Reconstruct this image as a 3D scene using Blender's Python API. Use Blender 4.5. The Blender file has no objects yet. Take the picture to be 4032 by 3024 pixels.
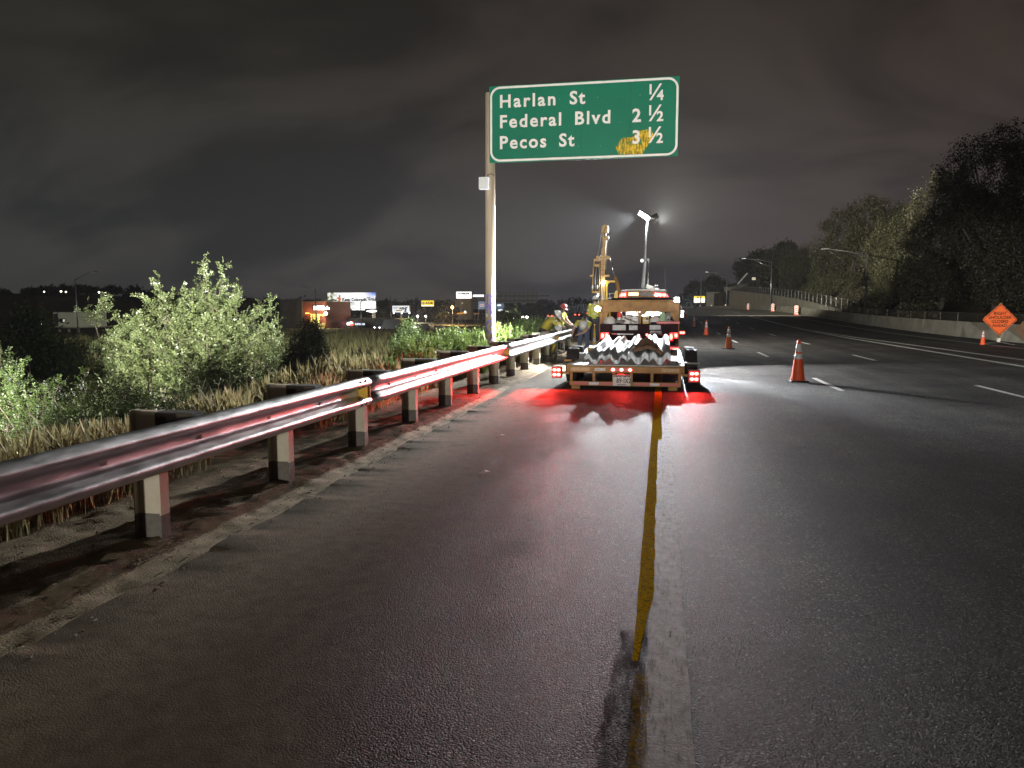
import bpy, math, random
import numpy as np
from mathutils import Vector, Matrix, Euler

random.seed(7)
RNG = np.random.default_rng(11)
sc = bpy.context.scene
COL = sc.collection
R = math.radians

# ------------------------------------------------------------------ camera
cam_d = bpy.data.cameras.new('camera')
cam_d.sensor_width = 36.0
cam_d.lens = 27.02
cam_d.clip_start = 0.05
cam_d.clip_end = 4000
cam = bpy.data.objects.new('camera', cam_d)
COL.objects.link(cam)
cam.location = (0, 0, 1.65)
cam.rotation_euler = (R(90 - 5.659), 0, R(10.99))
sc.camera = cam

# ------------------------------------------------------------------ render / exposure
sc.view_settings.view_transform = 'Standard'
sc.view_settings.look = 'None'
sc.view_settings.exposure = 0.0
sc.view_settings.gamma = 1.0
sc.view_settings.use_curve_mapping = False
sc.render.engine = 'CYCLES'
sc.cycles.max_bounces = 5
sc.cycles.diffuse_bounces = 2
sc.cycles.glossy_bounces = 3
sc.cycles.transparent_max_bounces = 8
sc.cycles.use_denoising = True
sc.cycles.sample_clamp_indirect = 4.0
sc.cycles.caustics_reflective = False
sc.cycles.caustics_refractive = False

# ------------------------------------------------------------------ sky: night, clouds lit from below by the city
world = bpy.data.worlds.new('World')
sc.world = world
world.use_nodes = True
wn, wl = world.node_tree.nodes, world.node_tree.links
wn.clear()
w_out = wn.new('ShaderNodeOutputWorld')
w_add = wn.new('ShaderNodeAddShader')
w_bg1 = wn.new('ShaderNodeBackground')
w_bg2 = wn.new('ShaderNodeBackground')
w_sky = wn.new('ShaderNodeTexSky')
w_sky.sky_type = 'NISHITA'
w_sky.sun_disc = False
w_sky.sun_elevation = R(-6.0)
w_sky.sun_rotation = R(250)
wl.new(w_sky.outputs[0], w_bg1.inputs[0])
w_bg1.inputs[1].default_value = 0.02
w_tc = wn.new('ShaderNodeTexCoord')
w_sep = wn.new('ShaderNodeSeparateXYZ')
wl.new(w_tc.outputs['Generated'], w_sep.inputs[0])
w_el = wn.new('ShaderNodeValToRGB')            # glow of the city by height above the horizon
e = w_el.color_ramp
e.elements[0].position = 0.0; e.elements[0].color = (0.050, 0.048, 0.051, 1)
e.elements[1].position = 0.75; e.elements[1].color = (0.010, 0.0086, 0.0068, 1)
x = e.elements.new(0.12); x.color = (0.048, 0.046, 0.047, 1)
x = e.elements.new(0.27); x.color = (0.035, 0.0315, 0.0285, 1)
x = e.elements.new(0.45); x.color = (0.0225, 0.0195, 0.016, 1)
wl.new(w_sep.outputs['Z'], w_el.inputs[0])
# flat cloud deck: project the direction on a plane overhead
w_div = wn.new('ShaderNodeVectorMath'); w_div.operation = 'DIVIDE'
w_mx = wn.new('ShaderNodeMath'); w_mx.operation = 'ADD'; w_mx.inputs[1].default_value = 0.42
w_ab = wn.new('ShaderNodeMath'); w_ab.operation = 'ABSOLUTE'
wl.new(w_sep.outputs['Z'], w_ab.inputs[0]); wl.new(w_ab.outputs[0], w_mx.inputs[0])
w_cmb = wn.new('ShaderNodeCombineXYZ')
for k in range(3): wl.new(w_mx.outputs[0], w_cmb.inputs[k])
wl.new(w_tc.outputs['Generated'], w_div.inputs[0]); wl.new(w_cmb.outputs[0], w_div.inputs[1])
w_map = wn.new('ShaderNodeMapping')
w_map.inputs['Rotation'].default_value = (0, 0, R(-32))
w_map.inputs['Location'].default_value = (0.55, 2.9, 0)
w_map.inputs['Scale'].default_value = (1.5, 2.3, 1.0)
wl.new(w_div.outputs[0], w_map.inputs[0])
w_n = wn.new('ShaderNodeTexNoise')
w_n.inputs['Scale'].default_value = 1.15; w_n.inputs['Detail'].default_value = 6; w_n.inputs['Roughness'].default_value = 0.52
w_n.inputs['Distortion'].default_value = 0.5
wl.new(w_map.outputs[0], w_n.inputs['Vector'])
w_cr = wn.new('ShaderNodeValToRGB')
w_cr.color_ramp.interpolation = 'EASE'
w_cr.color_ramp.elements[0].position = 0.36; w_cr.color_ramp.elements[0].color = (0.66, 0.67, 0.69, 1)
w_cr.color_ramp.elements[1].position = 0.62; w_cr.color_ramp.elements[1].color = (1.22, 1.18, 1.14, 1)
wl.new(w_n.outputs['Fac'], w_cr.inputs[0])
w_mul = wn.new('ShaderNodeMix'); w_mul.data_type = 'RGBA'; w_mul.blend_type = 'MULTIPLY'
w_mul.clamp_result = False
w_mul.inputs[0].default_value = 1.0
wl.new(w_el.outputs[0], w_mul.inputs[6]); wl.new(w_cr.outputs[0], w_mul.inputs[7])
# broader, warmer glow over the road side (+X), greener grey on the left
w_gx = wn.new('ShaderNodeMapRange')
w_gx.inputs[1].default_value = -0.7; w_gx.inputs[2].default_value = 0.6
wl.new(w_sep.outputs['X'], w_gx.inputs[0])
w_tint = wn.new('ShaderNodeValToRGB')
w_tint.color_ramp.elements[0].color = (0.74, 0.80, 0.76, 1)
w_tint.color_ramp.elements[1].color = (1.12, 0.88, 0.84, 1)
x = w_tint.color_ramp.elements.new(0.5); x.color = (1.15, 1.09, 1.08, 1)
wl.new(w_gx.outputs[0], w_tint.inputs[0])
w_mul2 = wn.new('ShaderNodeMix'); w_mul2.data_type = 'RGBA'; w_mul2.blend_type = 'MULTIPLY'
w_mul2.inputs[0].default_value = 1.0
wl.new(w_mul.outputs[2], w_mul2.inputs[6]); wl.new(w_tint.outputs[0], w_mul2.inputs[7])
wl.new(w_mul2.outputs[2], w_bg2.inputs[0])
w_bg2.inputs[1].default_value = 1.0
wl.new(w_bg1.outputs[0], w_add.inputs[0]); wl.new(w_bg2.outputs[0], w_add.inputs[1])
wl.new(w_add.outputs[0], w_out.inputs[0])

# ------------------------------------------------------------------ work lights of the site (lit lamps of the scene, plus unseen ones added behind the camera)
def spot(name, loc, direction, watts, angle, blend, color=(1, 1, 1), radius=0.06):
    d = bpy.data.lights.new(name, 'SPOT')
    d.energy = watts; d.spot_size = R(angle); d.spot_blend = blend
    d.color = color; d.shadow_soft_size = radius
    o = bpy.data.objects.new(name, d)
    COL.objects.link(o)
    o.location = loc
    o.rotation_euler = Vector(direction).to_track_quat('-Z', 'Y').to_euler()
    return o

COOL = (0.93, 0.97, 1.0)
spot('mast_floodlight', (-1.20, 36.20, 5.82), (-0.30, -0.88, -0.36), 1500, 150, 0.5, COOL, 0.16)
spot('mast_floodlight', (-0.15, 36.75, 5.66), (0.19, 0.92, 0.300), 320000, 48, 0.22, (1.0, 0.96, 0.80), 0.16)
spot('mast_floodlight', (-0.12, 36.70, 5.66), (0.70, 0.10, -0.55), 3500, 150, 0.6, (1.0, 0.96, 0.86), 0.16)
spot('mast_floodlight', (-1.25, 36.22, 5.80), (-4.6, -25, -5.0), 62000, 19, 0.8, (0.99, 1.0, 0.95), 0.16)
spot('mast_floodlight', (-1.30, 36.40, 5.80), (-0.75, 0.65, -0.06), 120000, 60, 0.5, (0.97, 1.0, 0.93), 0.16)
spot('mast_floodlight', (-1.12, 36.20, 5.72), (0.12, 0.20, -1), 260, 120, 0.6, COOL, 0.1)
spot('light_bar_lamp', (-0.175, 24.90, 2.06), (-0.15, -1, -0.25), 900, 110, 0.5, COOL, 0.04)
# the left rack lamp faces the verge, the right ones the open lane
spot('rack_worklight', (-1.80, 21.80, 1.62), (-0.82, -0.57, -0.05), 2400, 140, 0.16, COOL, 0.05)
spot('rack_worklight', (-1.80, 21.79, 1.64), (-10.4, -2.9, -0.4), 16000, 44, 1.0, (0.97, 1.0, 0.93), 0.05)
spot('rack_worklight', (0.42, 21.80, 1.86), (0.10, -1, -0.12), 3000, 60, 0.6, COOL, 0.05)
spot('rack_worklight', (0.46, 21.88, 1.86), (0.86, -0.42, -0.34), 3600, 104, 0.3, COOL, 0.05)
# unseen lamps added behind the camera to light sign faces, posts and shrubs
spot('unseen_front_lamp', (-1.9, -16.0, 1.0), (-0.03, 1, 0.02), 9000, 62, 0.8, (1.0, 0.95, 0.86), 0.08)
spot('unseen_front_lamp', (-1.0, -16.0, 1.3), (-0.031, 1, 0.145), 40000, 22, 0.7, (1.0, 0.96, 0.90), 0.08)
spot('unseen_front_lamp', (-0.4, -16.0, 1.0), (0.282, 1, 0.003), 90000, 11, 0.6, (1.0, 0.95, 0.86), 0.08)
spot('unseen_front_lamp', (-2.1, -16.0, 1.0), (-0.311, 1, 0.016), 360000, 11, 0.85, (1.0, 0.98, 0.86), 0.08)

# ================================================================== helpers
ORG = {}

def link(o, parent=None):
    COL.objects.link(o)
    if parent is not None:
        o.parent = parent
    return o

class M:
    """collects vertices and faces, then links them as ONE mesh object"""
    def __init__(self): self.v = []; self.f = []; self.m = []
    def add(self, vs, fs, mi=0):
        b = len(self.v)
        self.v += [tuple(p) for p in vs]
        self.f += [tuple(i + b for i in f) for f in fs]
        self.m += [mi] * len(fs)
        return self
    def box(self, x0, x1, y0, y1, z0, z1, mi=0):
        return self.add([(x0,y0,z0),(x1,y0,z0),(x1,y1,z0),(x0,y1,z0),(x0,y0,z1),(x1,y0,z1),(x1,y1,z1),(x0,y1,z1)],
                        [(0,3,2,1),(4,5,6,7),(0,1,5,4),(1,2,6,5),(2,3,7,6),(3,0,4,7)], mi)
    def obox(self, c, s, rot=(0,0,0), mi=0):
        m = Euler(rot).to_matrix(); c = Vector(c)
        vs = [c + m @ Vector((a*s[0]/2, b*s[1]/2, d*s[2]/2)) for a, b, d in
              [(-1,-1,-1),(1,-1,-1),(1,1,-1),(-1,1,-1),(-1,-1,1),(1,-1,1),(1,1,1),(-1,1,1)]]
        return self.add(vs, [(0,3,2,1),(4,5,6,7),(0,1,5,4),(1,2,6,5),(2,3,7,6),(3,0,4,7)], mi)
    def bar(self, p0, p1, w, h=None, mi=0):
        """square bar from p0 to p1"""
        p0 = Vector(p0); p1 = Vector(p1); d = (p1 - p0).normalized(); h = h or w
        up = Vector((0,0,1)) if abs(d.z) < 0.9 else Vector((0,1,0))
        a = d.cross(up).normalized(); b = a.cross(d)
        vs = []
        for p in (p0, p1):
            for i, j in ((-1,-1),(1,-1),(1,1),(-1,1)): vs.append(p + a*w/2*i + b*h/2*j)
        return self.add(vs, [(3,2,1,0),(4,5,6,7),(0,1,5,4),(1,2,6,5),(2,3,7,6),(3,0,4,7)], mi)
    def cyl(self, p0, p1, r0, r1=None, n=12, mi=0):
        p0 = Vector(p0); p1 = Vector(p1); r1 = r0 if r1 is None else r1
        d = (p1 - p0).normalized(); up = Vector((0,0,1)) if abs(d.z) < 0.9 else Vector((1,0,0))
        a = d.cross(up).normalized(); b = a.cross(d)
        vs = []
        for p, r in ((p0, r0), (p1, r1)):
            for k in range(n):
                t = 2*math.pi*k/n; vs.append(p + a*r*math.cos(t) - b*r*math.sin(t))
        fs = [(k, (k+1)%n, n+(k+1)%n, n+k) for k in range(n)]
        fs += [tuple(reversed(range(n))), tuple(range(n, 2*n))]
        return self.add(vs, fs, mi)
    def tube(self, pts, r, n=8, mi=0, taper=1.0):
        pts = [Vector(p) for p in pts]; N = len(pts); vs = []
        a = None
        for i, p in enumerate(pts):
            d = (pts[min(i+1, N-1)] - pts[max(i-1, 0)]).normalized()
            if a is None:
                up = Vector((0,0,1)) if abs(d.z) < 0.9 else Vector((1,0,0))
                a = d.cross(up).normalized()
            else:
                a = (a - d*a.dot(d)).normalized()
            b = a.cross(d); rr = r*(1 + (taper-1)*i/max(N-1, 1))
            for k in range(n):
                t = 2*math.pi*k/n; vs.append(p + a*rr*math.cos(t) - b*rr*math.sin(t))
        fs = [(i*n+k, i*n+(k+1)%n, (i+1)*n+(k+1)%n, (i+1)*n+k) for i in range(N-1) for k in range(n)]
        fs += [tuple(reversed(range(n))), tuple(range((N-1)*n, N*n))]
        return self.add(vs, fs, mi)
    def lathe(self, prof, c=(0,0,0), n=20, axis='z', mi=0):
        c = Vector(c); vs = []
        for r, z in prof:
            for k in range(n):
                t = 2*math.pi*k/n
                q = (r*math.cos(t), r*math.sin(t), z)
                if axis == 'x': q = (q[2], q[0], q[1])
                elif axis == 'y': q = (q[1], q[2], q[0])
                vs.append(c + Vector(q))
        K = len(prof)
        fs = [(i*n+k, i*n+(k+1)%n, (i+1)*n+(k+1)%n, (i+1)*n+k) for i in range(K-1) for k in range(n)]
        if prof[0][0] > 1e-6: fs.append(tuple(reversed(range(n))))
        if prof[-1][0] > 1e-6: fs.append(tuple(range((K-1)*n, K*n)))
        return self.add(vs, fs, mi)
    def prism(self, poly, axis, d0, d1, mi=0):
        """polygon of two coordinates pushed along an axis: 'y' -> (x,z), 'x' -> (y,z), 'z' -> (x,y)"""
        def q(p, d):
            return (p[0], d, p[1]) if axis == 'y' else (d, p[0], p[1]) if axis == 'x' else (p[0], p[1], d)
        n = len(poly)
        vs = [q(p, d0) for p in poly] + [q(p, d1) for p in poly]
        fs = [tuple(range(n)), tuple(reversed(range(n, 2*n)))] + [(i, n+i, n+(i+1)%n, (i+1)%n) for i in range(n)]
        return self.add(vs, fs, mi)
    def ball(self, c, r, n=12, k=8, squash=(1,1,1), mi=0):
        pr = [(max(1e-7, r*math.sin(math.pi*i/k)), -r*math.cos(math.pi*i/k)) for i in range(k+1)]
        b = len(self.v); self.lathe(pr, (0,0,0), n, 'z', mi)
        for i in range(b, len(self.v)):
            p = self.v[i]; self.v[i] = (c[0]+p[0]*squash[0], c[1]+p[1]*squash[1], c[2]+p[2]*squash[2])
        return self
    def build(self, name, mats, parent=None, smooth=False, bevel=0, fix=True, kind=None, solid=0):
        o0 = ORG.get(parent.name, Vector((0,0,0))) if parent is not None else Vector((0,0,0))
        me = bpy.data.meshes.new(name)
        me.from_pydata([(p[0]-o0.x, p[1]-o0.y, p[2]-o0.z) for p in self.v], [], self.f)
        if not isinstance(mats, (list, tuple)): mats = [mats]
        for m in mats: me.materials.append(m)
        if len(mats) > 1:
            me.polygons.foreach_set('material_index', self.m)
        if smooth:
            me.polygons.foreach_set('use_smooth', [True]*len(me.polygons))
        me.validate(); me.update()
        if fix:
            import bmesh
            bm = bmesh.new(); bm.from_mesh(me)
            bmesh.ops.recalc_face_normals(bm, faces=bm.faces[:])
            bm.to_mesh(me); bm.free()
        o = bpy.data.objects.new(name, me)
        link(o, parent)
        ORG[o.name] = o0
        if solid:
            s = o.modifiers.new('solid', 'SOLIDIFY'); s.thickness = solid; s.offset = 0
        if bevel:
            b = o.modifiers.new('bevel', 'BEVEL'); b.width = bevel; b.segments = 2; b.limit_method = 'ANGLE'; b.angle_limit = R(40)
        if smooth == 'auto':
            pass
        if kind: o['kind'] = kind
        return o

def thing(name, label, cat, loc=(0,0,0), group=None):
    o = bpy.data.objects.new(name, None); link(o)
    o.empty_display_size = 0.2
    o.location = loc; ORG[o.name] = Vector(loc)
    o['label'] = label; o['category'] = cat
    if group: o['group'] = group
    return o

def tag(o, label, cat, group=None):
    o['label'] = label; o['category'] = cat
    if group: o['group'] = group
    return o

def struct(o): o['kind'] = 'structure'; return o

def dup(root, loc, rz=0.0, label=None, scale=None, group=None):
    c = root.copy(); COL.objects.link(c)
    c.location = loc; c.rotation_euler = (0, 0, rz)
    if scale is not None: c.scale = scale if isinstance(scale, (tuple, list)) else (scale,)*3
    if label: c['label'] = label
    if group: c['group'] = group
    for ch in list(root.children):
        d = ch.copy(); COL.objects.link(d); d.parent = c
        for gg in list(ch.children):
            h = gg.copy(); COL.objects.link(h); h.parent = d
    ORG[c.name] = Vector(loc)
    return c

def arr_mesh(name, V, F, mats, parent=None, kind=None, smooth=False):
    """numpy arrays -> one mesh; F is an (n,3) or (n,4) array"""
    o0 = ORG.get(parent.name, Vector((0,0,0))) if parent is not None else Vector((0,0,0))
    V = np.asarray(V, dtype=np.float32) - np.array(o0[:], dtype=np.float32)
    F = np.asarray(F, dtype=np.int32); k = F.shape[1]
    me = bpy.data.meshes.new(name)
    me.vertices.add(len(V)); me.vertices.foreach_set('co', V.ravel())
    me.loops.add(F.size); me.loops.foreach_set('vertex_index', F.ravel())
    me.polygons.add(len(F)); me.polygons.foreach_set('loop_start', np.arange(0, F.size, k, dtype=np.int32))
    if smooth: me.polygons.foreach_set('use_smooth', np.ones(len(F), dtype=bool))
    me.update(calc_edges=True); me.validate()
    for m in (mats if isinstance(mats, (list, tuple)) else [mats]): me.materials.append(m)
    o = bpy.data.objects.new(name, me); link(o, parent); ORG[o.name] = o0
    if kind: o['kind'] = kind
    return o

# ---------------------------------------------------------------- numpy noise
def _h(i, j, s):
    n = (i*374761393 + j*668265263 + s*982451653) & 0x7fffffff
    n = ((n ^ (n >> 13)) * 1274126177) & 0x7fffffff
    return ((n ^ (n >> 16)) & 0xffff) / 65535.0
def vnoise(x, y, s=0):
    x = np.asarray(x, float); y = np.asarray(y, float)
    i = np.floor(x).astype(np.int64); j = np.floor(y).astype(np.int64)
    u = x-i; v = y-j; u = u*u*(3-2*u); v = v*v*(3-2*v)
    return ((_h(i,j,s)*(1-u)+_h(i+1,j,s)*u)*(1-v) + (_h(i,j+1,s)*(1-u)+_h(i+1,j+1,s)*u)*v)
def fbm(x, y, o=4, s=0):
    a = 0.5; t = 0; n = 0
    for k in range(o):
        t = t + a*vnoise(x*2**k, y*2**k, s+k*17); n += a; a *= 0.5
    return t/n

# ---------------------------------------------------------------- materials
def mat(name, c, c2=None, rough=0.6, metal=0.0, scale=6.0, bump=0.0, bscale=60.0, emit=None, es=1.0, spec=0.5,
        coat=0.0, stretch=(1,1,1), detail=4.0, lo=0.35, hi=0.65, rough2=None, trans=0.0):
    m = bpy.data.materials.new(name); m.use_nodes = True
    nt = m.node_tree; n = nt.nodes; l = nt.links
    b = n['Principled BSDF']
    b.inputs['Base Color'].default_value = (*c, 1)
    b.inputs['Roughness'].default_value = rough
    b.inputs['Metallic'].default_value = metal
    b.inputs['Specular IOR Level'].default_value = spec
    if coat: b.inputs['Coat Weight'].default_value = coat
    if trans: b.inputs['Transmission Weight'].default_value = trans
    if emit:
        b.inputs['Emission Color'].default_value = (*emit, 1); b.inputs['Emission Strength'].default_value = es
    tc = n.new('ShaderNodeTexCoord'); mp = n.new('ShaderNodeMapping')
    mp.inputs['Scale'].default_value = stretch
    l.new(tc.outputs['Object'], mp.inputs[0])
    if c2 is not None:
        t = n.new('ShaderNodeTexNoise'); t.inputs['Scale'].default_value = scale; t.inputs['Detail'].default_value = detail
        t.inputs['Roughness'].default_value = 0.62
        l.new(mp.outputs[0], t.inputs['Vector'])
        r = n.new('ShaderNodeValToRGB')
        r.color_ramp.elements[0].position = lo; r.color_ramp.elements[0].color = (*c, 1)
        r.color_ramp.elements[1].position = hi; r.color_ramp.elements[1].color = (*c2, 1)
        l.new(t.outputs['Fac'], r.inputs[0]); l.new(r.outputs[0], b.inputs['Base Color'])
        if rough2 is not None:
            q = n.new('ShaderNodeMapRange'); q.inputs[1].default_value = lo; q.inputs[2].default_value = hi
            q.inputs[3].default_value = rough; q.inputs[4].default_value = rough2
            l.new(t.outputs['Fac'], q.inputs[0]); l.new(q.outputs[0], b.inputs['Roughness'])
    if bump:
        t2 = n.new('ShaderNodeTexNoise'); t2.inputs['Scale'].default_value = bscale; t2.inputs['Detail'].default_value = 3
        l.new(mp.outputs[0], t2.inputs['Vector'])
        bp = n.new('ShaderNodeBump'); bp.inputs['Strength'].default_value = bump; bp.inputs['Distance'].default_value = 0.01
        l.new(t2.outputs['Fac'], bp.inputs['Height']); l.new(bp.outputs[0], b.inputs['Normal'])
    return m

def glow(name, c, s):
    m = bpy.data.materials.new(name); m.use_nodes = True
    n = m.node_tree.nodes; l = m.node_tree.links
    b = n['Principled BSDF']
    b.inputs['Base Color'].default_value = (*[min(1, v) for v in c], 1)
    b.inputs['Roughness'].default_value = 0.3
    b.inputs['Emission Color'].default_value = (*c, 1); b.inputs['Emission Strength'].default_value = s
    return m

def asphalt_material():
    m = bpy.data.materials.new('asphalt'); m.use_nodes = True
    n = m.node_tree.nodes; l = m.node_tree.links; b = n['Principled BSDF']
    tc = n.new('ShaderNodeTexCoord')
    sep = n.new('ShaderNodeSeparateXYZ'); l.new(tc.outputs['Object'], sep.inputs[0])
    def noise(s, d=4, r=0.6, vec=None):
        t = n.new('ShaderNodeTexNoise'); t.inputs['Scale'].default_value = s; t.inputs['Detail'].default_value = d
        t.inputs['Roughness'].default_value = r; l.new(vec or tc.outputs['Object'], t.inputs['Vector']); return t.outputs['Fac']
    def ramp(src, p0, c0, p1, c1):
        r = n.new('ShaderNodeValToRGB'); r.color_ramp.elements[0].position = p0; r.color_ramp.elements[0].color = (*c0, 1)
        r.color_ramp.elements[1].position = p1; r.color_ramp.elements[1].color = (*c1, 1); l.new(src, r.inputs[0]); return r.outputs[0]
    def mix(f, a, c, mode='MIX'):
        q = n.new('ShaderNodeMix'); q.data_type = 'RGBA'; q.blend_type = mode
        if isinstance(f, float): q.inputs[0].default_value = f
        else: l.new(f, q.inputs[0])
        l.new(a, q.inputs[6]); l.new(c, q.inputs[7]); return q.outputs[2]
    def mth(op, a, bb):
        q = n.new('ShaderNodeMath'); q.operation = op
        for k, s in enumerate((a, bb)):
            if isinstance(s, (int, float)): q.inputs[k].default_value = s
            else: l.new(s, q.inputs[k])
        return q.outputs[0]
    # stones of the aggregate
    vo = n.new('ShaderNodeTexVoronoi'); vo.inputs['Scale'].default_value = 105; l.new(tc.outputs['Object'], vo.inputs['Vector'])
    stone = ramp(vo.outputs['Color'], 0.25, (0.016, 0.015, 0.015), 0.9, (0.165, 0.155, 0.148))
    fle = ramp(vo.outputs['Color'], 0.80, (0, 0, 0), 0.93, (0.34, 0.32, 0.31))
    stone = mix(1.0, stone, fle, 'ADD')
    patch = ramp(noise(0.55, 5, 0.6), 0.36, (0.58, 0.58, 0.58), 0.66, (1.28, 1.25, 1.22))
    base = mix(1.0, stone, patch, 'MULTIPLY')
    # tyre-worn tracks run lengthwise
    mp = n.new('ShaderNodeMapping'); mp.inputs['Scale'].default_value = (1.6, 0.03, 1); l.new(tc.outputs['Object'], mp.inputs[0])
    track = ramp(noise(1.0, 3, 0.5, mp.outputs[0]), 0.40, (0.68, 0.68, 0.68), 0.62, (1.18, 1.17, 1.16))
    base = mix(0.8, base, track, 'MULTIPLY')
    # dust carried on the left shoulder
    mp2 = n.new('ShaderNodeMapping'); mp2.inputs['Scale'].default_value = (1, 0.42, 1); l.new(tc.outputs['Object'], mp2.inputs[0])
    nz = noise(1.7, 6, 0.62, mp2.outputs[0])
    side = n.new('ShaderNodeMapRange'); side.inputs[1].default_value = -0.3; side.inputs[2].default_value = -2.7
    l.new(sep.outputs['X'], side.inputs[0])
    dm = mth('ADD', mth('MULTIPLY', side.outputs[0], 1.2), mth('MULTIPLY', mth('SUBTRACT', nz, 0.5), 1.5))
    dust_f = n.new('ShaderNodeMapRange'); dust_f.interpolation_type = 'SMOOTHSTEP'
    dust_f.inputs[1].default_value = 0.18; dust_f.inputs[2].default_value = 0.95; l.new(dm, dust_f.inputs[0])
    dust = ramp(noise(9, 5, 0.65), 0.3, (0.13, 0.098, 0.064), 0.75, (0.25, 0.198, 0.134))
    base = mix(dust_f.outputs[0], base, dust)
    # old oil drip marks
    spots = ramp(noise(1.5, 3, 0.5), 0.62, (1, 1, 1), 0.72, (0.40, 0.38, 0.37))
    base = mix(0.75, base, spots, 'MULTIPLY')
    l.new(base, b.inputs['Base Color'])
    rg = n.new('ShaderNodeMapRange'); rg.inputs[3].default_value = 0.62; rg.inputs[4].default_value = 0.86
    l.new(dust_f.outputs[0], rg.inputs[0]); l.new(rg.outputs[0], b.inputs['Roughness'])
    b.inputs['Specular IOR Level'].default_value = 0.22
    # relief: stones standing proud, finer where dust fills the pores
    sepc = n.new('ShaderNodeSeparateColor'); l.new(vo.outputs['Color'], sepc.inputs[0])
    vo2 = n.new('ShaderNodeTexVoronoi'); vo2.inputs['Scale'].default_value = 190; l.new(tc.outputs['Object'], vo2.inputs['Vector'])
    hgt = mth('ADD', mth('MULTIPLY', vo.outputs['Distance'], -1.0), mth('MULTIPLY', sepc.outputs[0], 0.75))
    hgt = mth('ADD', hgt, mth('MULTIPLY', vo2.outputs['Distance'], -0.35))
    hgt = mth('ADD', hgt, mth('MULTIPLY', noise(20, 2, 0.5), 0.25))
    bp = n.new('ShaderNodeBump'); bp.inputs['Distance'].default_value = 0.009
    st = n.new('ShaderNodeMapRange'); st.inputs[3].default_value = 1.0; st.inputs[4].default_value = 0.45
    l.new(dust_f.outputs[0], st.inputs[0]); l.new(st.outputs[0], bp.inputs['Strength'])
    l.new(hgt, bp.inputs['Height']); l.new(bp.outputs[0], b.inputs['Normal'])
    return m

def worn(name, c, c2, wear=0.5, scale=30, rough=0.6, soft=0.12, stretch=(1,1,1), bump=0.6, spec=0.0):
    """paint that has flaked off in patches; the road shows through"""
    m = mat(name, c, c2, rough=rough, scale=14, bump=bump, bscale=90, spec=spec)
    n = m.node_tree.nodes; l = m.node_tree.links; b = n['Principled BSDF']
    tc = n.new('ShaderNodeTexCoord'); mp = n.new('ShaderNodeMapping'); mp.inputs['Scale'].default_value = stretch
    l.new(tc.outputs['Object'], mp.inputs[0])
    t = n.new('ShaderNodeTexNoise'); t.inputs['Scale'].default_value = scale; t.inputs['Detail'].default_value = 5; t.inputs['Roughness'].default_value = 0.7
    l.new(mp.outputs[0], t.inputs['Vector'])
    q = n.new('ShaderNodeMapRange'); q.inputs[1].default_value = wear-soft; q.inputs[2].default_value = wear+soft
    l.new(t.outputs['Fac'], q.inputs[0]); l.new(q.outputs[0], b.inputs['Alpha'])
    return m

def leaf_material(name, c, c2, rough=0.45, spec=0.5, back=0.25):
    m = bpy.data.materials.new(name); m.use_nodes = True
    n = m.node_tree.nodes; l = m.node_tree.links; b = n['Principled BSDF']
    g = n.new('ShaderNodeNewGeometry')
    r = n.new('ShaderNodeValToRGB'); r.color_ramp.elements[0].color = (*c, 1); r.color_ramp.elements[1].color = (*c2, 1)
    l.new(g.outputs['Random Per Island'], r.inputs[0])
    l.new(r.outputs[0], b.inputs['Base Color'])
    b.inputs['Roughness'].default_value = rough; b.inputs['Specular IOR Level'].default_value = spec
    tr = n.new('ShaderNodeBsdfTranslucent'); l.new(r.outputs[0], tr.inputs[0])
    mx = n.new('ShaderNodeMixShader'); mx.inputs[0].default_value = back
    l.new(b.outputs[0], mx.inputs[1]); l.new(tr.outputs[0], mx.inputs[2])
    l.new(mx.outputs[0], n['Material Output'].inputs[0])
    return m

MT = {}
MT['asphalt'] = asphalt_material()
MT['sand'] = mat('sandy_soil', (0.155, 0.120, 0.076), (0.30, 0.245, 0.165), rough=0.95, scale=5.5, bump=1.0, bscale=75, spec=0.15, detail=8)
MT['field'] = mat('field_soil', (0.060, 0.058, 0.030), (0.125, 0.108, 0.062), rough=0.95, scale=0.16, bump=0.8, bscale=5, spec=0.1, detail=9)
MT['galv'] = mat('galvanised_steel', (0.34, 0.36, 0.38), (0.52, 0.54, 0.56), rough=0.30, rough2=0.44, metal=0.85, scale=14, bump=0.12, bscale=30, stretch=(1, .25, 1), detail=6)
MT['galv_new'] = mat('bright_galvanised_steel', (0.50, 0.53, 0.55), (0.70, 0.72, 0.74), rough=0.34, rough2=0.46, metal=0.9, scale=12, bump=0.08, bscale=30, stretch=(1, .3, 1))
MT['steel_post'] = mat('weathered_post_steel', (0.44, 0.395, 0.30), (0.51, 0.46, 0.36), rough=0.7, scale=6, bump=0.2, bscale=50)
MT['post_shade'] = mat('painted_shade_post_steel', (0.100, 0.092, 0.078), (0.14, 0.13, 0.11), rough=0.85, scale=16, bump=0.3, bscale=60)  # grey that paints in the shade at the foot of the posts
MT['block'] = mat('dark_creosoted_timber', (0.022, 0.016, 0.011), (0.048, 0.036, 0.026), rough=0.85, scale=5, bump=0.5, bscale=18, stretch=(1, 1, 7))
MT['block_end'] = MT['block']
MT['bolt'] = mat('bolt_steel', (0.05, 0.045, 0.04), (0.10, 0.09, 0.08), rough=0.5, metal=0.6)
MT['amber_plate'] = mat('amber_reflector', (0.42, 0.24, 0.03), (0.50, 0.32, 0.05), rough=0.35, scale=30)
MT['white_paint'] = worn('white_road_paint', (0.62, 0.62, 0.58), (0.78, 0.78, 0.74), wear=0.36, scale=40, rough=0.55)
MT['yellow_paint'] = worn('yellow_road_paint', (0.80, 0.43, 0.006), (0.88, 0.54, 0.015), wear=0.42, scale=52, rough=1.0, soft=0.07)
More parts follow.
